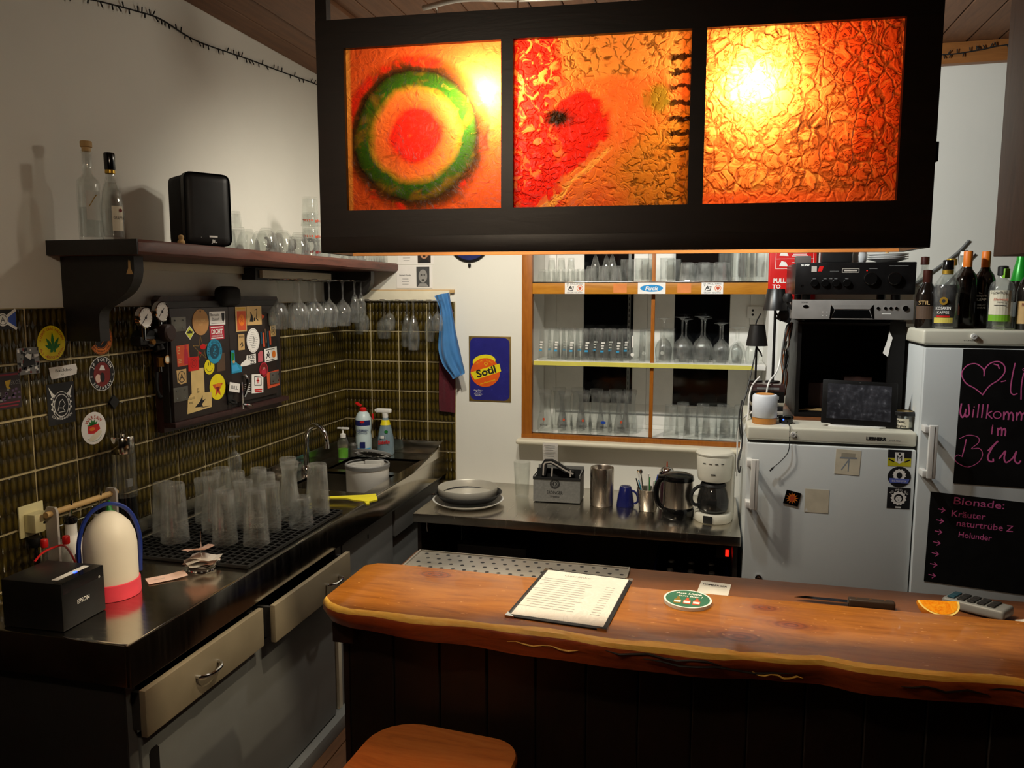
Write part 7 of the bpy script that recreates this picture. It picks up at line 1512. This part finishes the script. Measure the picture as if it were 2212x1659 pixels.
def peelmat():
    m, nt, out = newmat('orangepeel'); v = coords(nt); h = noise(nt, v, 220, 2); bsdf(nt, out, lin((240, 150, 20)), .4, 0, .5, h, .5, .002)
    m, nt, out = newmat('orangeflesh'); v = coords(nt); f = noise(nt, v, 60, 4, .6, 1.5); bsdf(nt, out, ramp(nt, f, [(.3, lin((236, 120, 8))), (.7, lin((252, 176, 40)))]), .25, 0, .5, f, .5, .003)
    m, nt, out = newmat('clearfilm'); tr = nt.nodes.new('ShaderNodeBsdfTransparent'); gl = nt.nodes.new('ShaderNodeBsdfGlossy'); gl.inputs['Roughness'].default_value = .08
    mx = nt.nodes.new('ShaderNodeMixShader'); mx.inputs[0].default_value = .07; bp = nt.nodes.new('ShaderNodeBump'); bp.inputs['Strength'].default_value = .9; bp.inputs['Distance'].default_value = .004
    nt.links.new(noise(nt, coords(nt), 16, 3, .5, 1), bp.inputs['Height']); nt.links.new(bp.outputs[0], gl.inputs['Normal'])
    nt.links.new(tr.outputs[0], mx.inputs[1]); nt.links.new(gl.outputs[0], mx.inputs[2]); nt.links.new(mx.outputs[0], out.inputs[0])
peelmat()
bar_things()

# ================================================================ bar stool
def stool():
    t = thing('bar_stool', 'orange wooden bar stool with a rounded seat in front of the bar', 'stool', T(1.352, -2.425, .008) @ RZ(-3))
    P = []
    for cx, cy, r, a0 in ((.105, .105, .07, 0), (-.075, .075, .105, 90), (-.105, -.105, .075, 180), (.105, -.105, .075, 270)):
        for k in range(7): a = math.radians(a0+15*k); P.append((cx+r*math.cos(a), cy+r*math.sin(a)))
    def seat(b):
        rings = []
        for s, z in ((.93, .628), (.985, .632), (1.0, .640), (1.0, .652), (.975, .660), (.90, .6605), (.6, .656)):
            rings.append([b.bm.verts.new((x*s, y*s, z)) for x, y in P])
        b._f(rings[0][::-1])
        for A, B in zip(rings, rings[1:]): b.bridge(A, B)
        b._f(rings[-1])
    part('seat', t, 'stoolwood', seat, ang=50)
    for i in (-1, 1):
        for j in (-1, 1): part('leg', t, 'stoolwood', lambda b: b.tube([(i*.10, j*.10, .63), (i*.155, j*.155, -.008)], [.017, .015], 12))
    for i in (-1, 1):
        part('stretcher', t, 'stoolwood', lambda b: b.cyl((i*.138, -.138, .20), (i*.138, .138, .20), .010, seg=10)); part('stretcher', t, 'stoolwood', lambda b: b.cyl((-.132, i*.132, .27), (.132, i*.132, .27), .010, seg=10))
stool()

# ================================================================ hanging lamp with three painted glass panes
def pane_materials():
    def finish(nt, out, col, h):
        tl = nt.nodes.new('ShaderNodeBsdfTranslucent'); gl = nt.nodes.new('ShaderNodeBsdfGlossy'); gl.inputs['Roughness'].default_value = .25
        mx = nt.nodes.new('ShaderNodeMixShader'); mx.inputs[0].default_value = .015
        bp = nt.nodes.new('ShaderNodeBump'); bp.inputs['Strength'].default_value = .5; bp.inputs['Distance'].default_value = .004; nt.links.new(h, bp.inputs['Height'])
        nt.links.new(bp.outputs[0], tl.inputs['Normal']); nt.links.new(bp.outputs[0], gl.inputs['Normal'])
        nt.links.new(mixc(nt, 1.0, col, (.18, .18, .18), 'MULTIPLY'), tl.inputs[0]); nt.links.new(tl.outputs[0], mx.inputs[1]); nt.links.new(gl.outputs[0], mx.inputs[2]); nt.links.new(mx.outputs[0], out.inputs[0])
    RED, ORA, AMB, YEL, GRN, BRN, DRK = (.75, .02, .010), (.80, .13, .026), (.85, .22, .042), (.92, .42, .078), (.03, .12, .008), (.18, .05, .01), (.02, .008, .003)
    def xy(nt):
        tc = nt.nodes.new('ShaderNodeTexCoord'); sp = nt.nodes.new('ShaderNodeSeparateXYZ'); nt.links.new(tc.outputs['Object'], sp.inputs[0]); return tc.outputs['Object'], sp.outputs[0], sp.outputs[1]
    def smooth(nt, v, a, b_):
        n = nt.nodes.new('ShaderNodeMapRange'); n.interpolation_type = 'SMOOTHSTEP'; nt.links.new(v, n.inputs[0]); n.inputs[1].default_value = a; n.inputs[2].default_value = b_; return n.outputs[0]
    def rad(nt, x, y, cx, cy, sx=1, sy=1):
        dx = mth(nt, 'MULTIPLY', mth(nt, 'SUBTRACT', x, cx), sx); dy = mth(nt, 'MULTIPLY', mth(nt, 'SUBTRACT', y, cy), sy)
        return mth(nt, 'SQRT', mth(nt, 'ADD', mth(nt, 'MULTIPLY', dx, dx), mth(nt, 'MULTIPLY', dy, dy)))
    # -- concentric rings
    m, nt, out = newmat('pane_rings'); v, x, y = xy(nt)
    nz = noise(nt, v, 9, 5, .6, .8); nf = noise(nt, v, 40, 4, .6, 1.0)
    r = mth(nt, 'ADD', rad(nt, x, y, -.020, -.014), mth(nt, 'MULTIPLY', mth(nt, 'SUBTRACT', nz, .5), .035))
    rs = mth(nt, 'MULTIPLY', r, 4.0)
    base = ramp(nt, rs, [(.0, RED), (.22, RED), (.265, ORA), (.37, AMB), (.415, (.4, .24, .02)), (.45, GRN), (.54, (.03, .08, .005)), (.575, (.03, .014, .004)), (.625, (.12, .035, .007)), (.665, (.45, .07, .010)), (.72, ORA), (1, ORA)])
    arcs = mth(nt, 'MULTIPLY', mth(nt, 'MULTIPLY', smooth(nt, r, .150, .160), smooth(nt, r, .185, .168)), smooth(nt, nz, .46, .56))
    col = mixc(nt, arcs, base, (.70, .03, .01)); col = mixc(nt, mth(nt, 'MULTIPLY', smooth(nt, nf, .56, .72), .55), col, BRN); col = mixc(nt, mth(nt, 'MULTIPLY', smooth(nt, nf, .40, .28), .15), col, YEL); gm = mth(nt, 'MULTIPLY', mth(nt, 'MULTIPLY', smooth(nt, r, .105, .12), smooth(nt, r, .15, .13)), smooth(nt, noise(nt, v, 6, 3, .6, 1.5), .50, .60)); col = mixc(nt, mth(nt, 'MULTIPLY', gm, .75), col, (.22, .12, .012))
    edge = mth(nt, 'MULTIPLY', smooth(nt, x, -.168, -.176), 1.0); col = mixc(nt, edge, col, YEL)
    finish(nt, out, col, nf)
    # -- red heart, scales and dark bars
    m, nt, out = newmat('pane_heart'); v, x, y = xy(nt)
    nz = noise(nt, v, 8, 5, .6, 1.2); nf = noise(nt, v, 30, 4, .6, 1.5)
    wx = mth(nt, 'ADD', x, mth(nt, 'MULTIPLY', mth(nt, 'SUBTRACT', nz, .5), .09))
    wy = mth(nt, 'ADD', y, mth(nt, 'MULTIPLY', mth(nt, 'SUBTRACT', nf, .5), .03))
    col = ramp(nt, nz, [(.3, ORA), (.55, AMB), (.75, (.8, .2, .015))])
    # worm-like raised strokes
    vo = nt.nodes.new('ShaderNodeTexVoronoi'); vo.feature = 'DISTANCE_TO_EDGE'; vo.inputs['Scale'].default_value = 46; av = nt.nodes.new('ShaderNodeVectorMath'); av.operation = 'ADD'; n9 = nt.nodes.new('ShaderNodeTexNoise'); n9.inputs['Scale'].default_value = 26; nt.links.new(v, n9.inputs['Vector']); s9 = nt.nodes.new('ShaderNodeVectorMath'); s9.operation = 'SCALE'; s9.inputs['Scale'].default_value = .06; nt.links.new(n9.outputs['Color'], s9.inputs[0]); nt.links.new(v, av.inputs[0]); nt.links.new(s9.outputs[0], av.inputs[1]); nt.links.new(av.outputs[0], vo.inputs['Vector'])
    cell = mth(nt, 'MULTIPLY', smooth(nt, vo.outputs['Distance'], .16, .02), smooth(nt, nf, .42, .58))
    topmask = smooth(nt, mth(nt, 'ADD', y, mth(nt, 'MULTIPLY', nz, .08)), .115, .15); botmask = mth(nt, 'MULTIPLY', smooth(nt, mth(nt, 'ADD', wx, .0), .0, .10), smooth(nt, mth(nt, 'ADD', y, mth(nt, 'MULTIPLY', x, -.6)), -.04, -.12))
    scal = mth(nt, 'MULTIPLY', cell, mth(nt, 'ADD', topmask, botmask, clamp=True))
    col = mixc(nt, mth(nt, 'MULTIPLY', topmask, .6), col, YEL); col = mixc(nt, mth(nt, 'MULTIPLY', botmask, .55), col, (.45, .28, .02)); col = mixc(nt, mth(nt, 'MULTIPLY', scal, .85), col, (.12, .05, .006))
    # red field at the left and the heart
    left = mth(nt, 'MULTIPLY', smooth(nt, wx, -.075, -.11), smooth(nt, nf, .40, .50)); col = mixc(nt, left, col, RED)
    h1 = smooth(nt, rad(nt, wx, wy, -.045, -.005, 1, .75), .062, .048); h2 = smooth(nt, mth(nt, 'ABSOLUTE', mth(nt, 'ADD', mth(nt, 'SUBTRACT', wy, mth(nt, 'MULTIPLY', wx, .9)), .02)), .035, .02); h2 = mth(nt, 'MULTIPLY', h2, smooth(nt, mth(nt, 'ABSOLUTE', mth(nt, 'ADD', x, .08)), .11, .09))
    col = mixc(nt, mth(nt, 'MAXIMUM', h1, h2), col, RED)
    col = mixc(nt, smooth(nt, rad(nt, wx, wy, -.085, .012, .8, 1.4), .040, .014), col, DRK)
    st = smooth(nt, mth(nt, 'ABSOLUTE', mth(nt, 'ADD', mth(nt, 'SUBTRACT', wy, mth(nt, 'MULTIPLY', wx, .85)), .075)), .010, .005); st = mth(nt, 'MULTIPLY', st, smooth(nt, mth(nt, 'ABSOLUTE', mth(nt, 'ADD', x, .07)), .10, .08)); col = mixc(nt, st, col, YEL)
    # dark comb bars at the right edge
    sv = mth(nt, 'SINE', mth(nt, 'ADD', mth(nt, 'MULTIPLY', wy, 200), 1.0)); bars = mth(nt, 'MULTIPLY', mth(nt, 'MULTIPLY', smooth(nt, sv, .35, .7), smooth(nt, x, .130, .155)), smooth(nt, y, -.09, -.07)); col = mixc(nt, mth(nt, 'MULTIPLY', bars, mth(nt, 'MULTIPLY', smooth(nt, y, .155, .135), .95)), col, DRK)
    gr = smooth(nt, rad(nt, wx, y, .12, .045), .045, .02); col = mixc(nt, mth(nt, 'MULTIPLY', gr, .7), col, (.10, .20, .01))
    finish(nt, out, col, mth(nt, 'ADD', nf, cell))
    # -- dripping worm relief
    m, nt, out = newmat('pane_drips'); v, x, y = xy(nt)
    nz = noise(nt, v, 6, 4, .6, .6); nf = noise(nt, v, 24, 4, .55, 2.2)
    vo = nt.nodes.new('ShaderNodeTexVoronoi'); vo.feature = 'DISTANCE_TO_EDGE'; vo.inputs['Scale'].default_value = 30
    mp = nt.nodes.new('ShaderNodeMapping'); mp.inputs['Scale'].default_value = (1.25, .8, 1); nt.links.new(v, mp.inputs[0])
    ad = nt.nodes.new('ShaderNodeVectorMath'); ad.operation = 'ADD'; nn = nt.nodes.new('ShaderNodeTexNoise'); nn.inputs['Scale'].default_value = 22; nt.links.new(v, nn.inputs['Vector']); sc = nt.nodes.new('ShaderNodeVectorMath'); sc.operation = 'SCALE'; sc.inputs['Scale'].default_value = .05; nt.links.new(nn.outputs['Color'], sc.inputs[0]); nt.links.new(mp.outputs[0], ad.inputs[0]); nt.links.new(sc.outputs[0], ad.inputs[1]); nt.links.new(ad.outputs[0], vo.inputs['Vector'])
    worm = smooth(nt, mth(nt, 'ABSOLUTE', mth(nt, 'SUBTRACT', nf, .5)), .004, .035); edge = smooth(nt, vo.outputs['Distance'], .12, .02)
    redm = smooth(nt, mth(nt, 'ADD', mth(nt, 'ADD', x, mth(nt, 'MULTIPLY', y, .35)), mth(nt, 'MULTIPLY', mth(nt, 'SUBTRACT', nz, .5), .3)), .0, .12)
    base = mixc(nt, redm, mixc(nt, worm, (.30, .06, .008), AMB), mixc(nt, worm, (.16, .012, .004), (.72, .07, .01)))
    yl = mth(nt, 'MULTIPLY', smooth(nt, nf, .56, .64), mth(nt, 'SUBTRACT', 1.0, mth(nt, 'MULTIPLY', redm, .7))); base = mixc(nt, mth(nt, 'MULTIPLY', yl, .75), base, YEL)
    base = mixc(nt, mth(nt, 'MULTIPLY', edge, .6), base, BRN); base = mixc(nt, smooth(nt, y, -.145, -.17), base, ORA)
    base = mixc(nt, mth(nt, 'MULTIPLY', smooth(nt, rad(nt, x, y, .015, -.035), .06, .02), mth(nt, 'MULTIPLY', smooth(nt, nf, .52, .44), .8)), base, DRK)
    finish(nt, out, base, mth(nt, 'ADD', nf, mth(nt, 'MULTIPLY', edge, .5)))
pane_materials()
def hanging_lamp():
    a = 3.8; L = T(1.0259, -2.1983, 0) @ RZ(a)
    t = thing('hanging_lamp', 'long black hanging bar lamp with three painted orange glass panes', 'lamp', L)
    W, zb, zt, D = 1.326, 1.780, 2.300, .175
    xs = [(.066, .430), (.457, .838), (.869, 1.257)]; z0, z1 = 1.876, 2.237
    part('lower_board', t, 'lampwood', lambda b: b.box(0, W, 0, .020, zb, z0))
    part('moulding', t, 'lampwood', lambda b: b.box(.004, W-.004, -.004, -.0002, zb+.001, zb+.036, .001))
    part('upper_board', t, 'lampwood', lambda b: b.box(0, W, 0, .020, z1, zt))
    for p, q in ((0, xs[0][0]), (xs[0][1], xs[1][0]), (xs[1][1], xs[2][0]), (xs[2][1], W)): part('stile', t, 'lampwood', lambda b: b.box(p, q, .0003, .0197, z0, z1))
    part('back_board', t, 'lampinner', lambda b: b.box(.014, W-.014, D-.014, D, zb, zt-.014))
    part('end_board', t, 'lampwood', lambda b: b.box(0, .0135, .0203, D, zb, zt-.0005)); part('end_board', t, 'lampwood', lambda b: b.box(W-.0135, W, .0203, D, zb, zt-.0005))
    part('top_board', t, 'lampwood', lambda b: b.box(.0138, W-.0138, .0203, D, zt-.0135, zt-.0005))
    for x in (0, W-.026): part('hanger_post', t, 'lampwood', lambda b: b.box(x, x+.026, .002, .028, zt+.0003, ZC-.001))
    part('bolt', t, 'lampwood', lambda b: b.box(W, W+.012, .02, .05, 1.955, 1.995, .002))
    for k, (p, q) in enumerate(xs):
        b = MB(('pane_rings', 'pane_heart', 'pane_drips')[k]); cw = (q-p)/2; ch = (z1-z0)/2
        b._f([b.bm.verts.new(v) for v in ((-cw, -ch, 0), (cw, -ch, 0), (cw, ch, 0), (-cw, ch, 0))])
        o = b.obj('painted_pane', t, frame(Vector((1, 0, 0)), Vector((0, 0, 1)), Vector((0, -1, 0)), ((p+q)/2, .014, (z0+z1)/2)), 0)
        o['label'] = ('painted pane of concentric red, orange and green rings', 'painted pane with a red heart shape and dark bars', 'painted pane of dripping yellow and red relief')[k]
    for k, (x, z) in enumerate(((.391, 2.128), (.968, 2.122))):
        s = part('bulb_socket', t, 'cream', lambda b: b.cyl((x, .060, zt-.014), (x, .060, z+.045), .017, seg=16))
        part('bulb', s, 'bulbglass', lambda b: b.lathe([(0, -.034), (.016, -.030), (.027, -.012), (.028, .004), (.020, .026), (.013, .040), (.013, .054), (0, .054)], 18), M=T(x, .060, z) @ SC(.78))
        l = point_light('lamp_bulb_light', L @ Vector((x, .051, z)), BULB_W, (1, .84, .58), .018)
def lampm():
    m, nt, out = newmat('bulbglass'); tr = nt.nodes.new('ShaderNodeBsdfTransparent'); e = nt.nodes.new('ShaderNodeEmission'); e.inputs[0].default_value = (1, .7, .35, 1); e.inputs[1].default_value = 12
    mx = nt.nodes.new('ShaderNodeMixShader'); mx.inputs[0].default_value = .15; nt.links.new(tr.outputs[0], mx.inputs[1]); nt.links.new(e.outputs[0], mx.inputs[2]); nt.links.new(mx.outputs[0], out.inputs[0])
lampm()
hanging_lamp()
# second hanging cabinet cut by the right photo edge
t = thing('hanging_cabinet', 'brown wooden hanging cabinet cut off by the right photo edge', 'cabinet', T(2.535, -2.105, 0) @ RZ(3.8))
part('side_board', t, 'cabbrown', lambda b: b.box(0, .02, 0, .18, 1.768, 2.72, .002)); part('front_board', t, 'cabbrown', lambda b: b.box(.0203, .60, .0, .02, 1.768, 2.72, .002)); part('back_board', t, 'cabbrown', lambda b: b.box(.0203, .60, .16, .18, 1.768, 2.72)); part('bottom_board', t, 'cabbrown', lambda b: b.box(.0203, .60, .0203, .1597, 1.768, 1.785)); part('ceiling_post', t, 'cabbrown', lambda b: b.box(.05, .09, .07, .11, 2.7203, ZC-.001))

# ================================================================ ceiling spot rail: the working light of the bar
def spot_rail():
    t = thing('spot_rail', 'curved pale ceiling rail with hanging spots above the working side of the bar', 'ceiling light', T(0, 0, 0))
    c = spline([(.90, -1.15, 2.69), (1.06, -1.19, 2.692), (1.244, -1.15, 2.69), (1.52, -1.12, 2.69), (1.86, -1.15, 2.69)], 6)
    part('rail', t, 'railpale', lambda b: b.tube(c, .009, 10))
    part('canopy', t, 'railpale', lambda b: b.lathe([(0, 0), (.055, 0), (.05, -.02), (0, -.024)], 26, T(1.35, -1.14, ZC-.001)))
    part('canopy_stem', t, 'chrome', lambda b: b.cyl((1.35, -1.14, ZC-.02), (1.35, -1.14, 2.692), .007))
    for k, (p, ax, wt, col, size) in enumerate(SPOTS):
        part('hanging_rod', t, 'chrome', lambda b: b.cyl((p[0], p[1], 2.69), (p[0], p[1], p[2]+.055), .005))
        q = Vector(ax).to_track_quat('-Z', 'Y').to_matrix().to_4x4()
        part('spot_head', t, 'chrome', lambda b: b.lathe([(0, .07), (.014, .066), (.020, .05), (.034, .012), (.0315, .012), (.017, .048), (0, .056)], 20, T(*p) @ q))
        spot_light('spot_head_light', p, ax, wt, col, .03, size)
    point_light('spot_stray_light', (1.244, -1.15, 2.375), OMNI_W, (1, .90, .74), .04)
spot_rail()
# shaded fill lamp, added out of view to light the bar front
t = thing('fill_lamp', 'added unseen fill lamp with white shade over the guest side', 'lamp', T(1.3, -3.25, .22))
part('cord', t, 'black', lambda b: b.cyl((0, 0, 2.25), (0, 0, ZC-.221), .004, seg=8)); part('shade', t, 'white', lambda b: b.lathe([(.16, 2.06), (.165, 2.06), (.06, 2.22), (.02, 2.25), (0, 2.25), (0, 2.245), (.055, 2.215)], 28))
point_light('fill_light', (1.3, -3.25, 2.27), FILL_W, (1, .80, .58), .06)
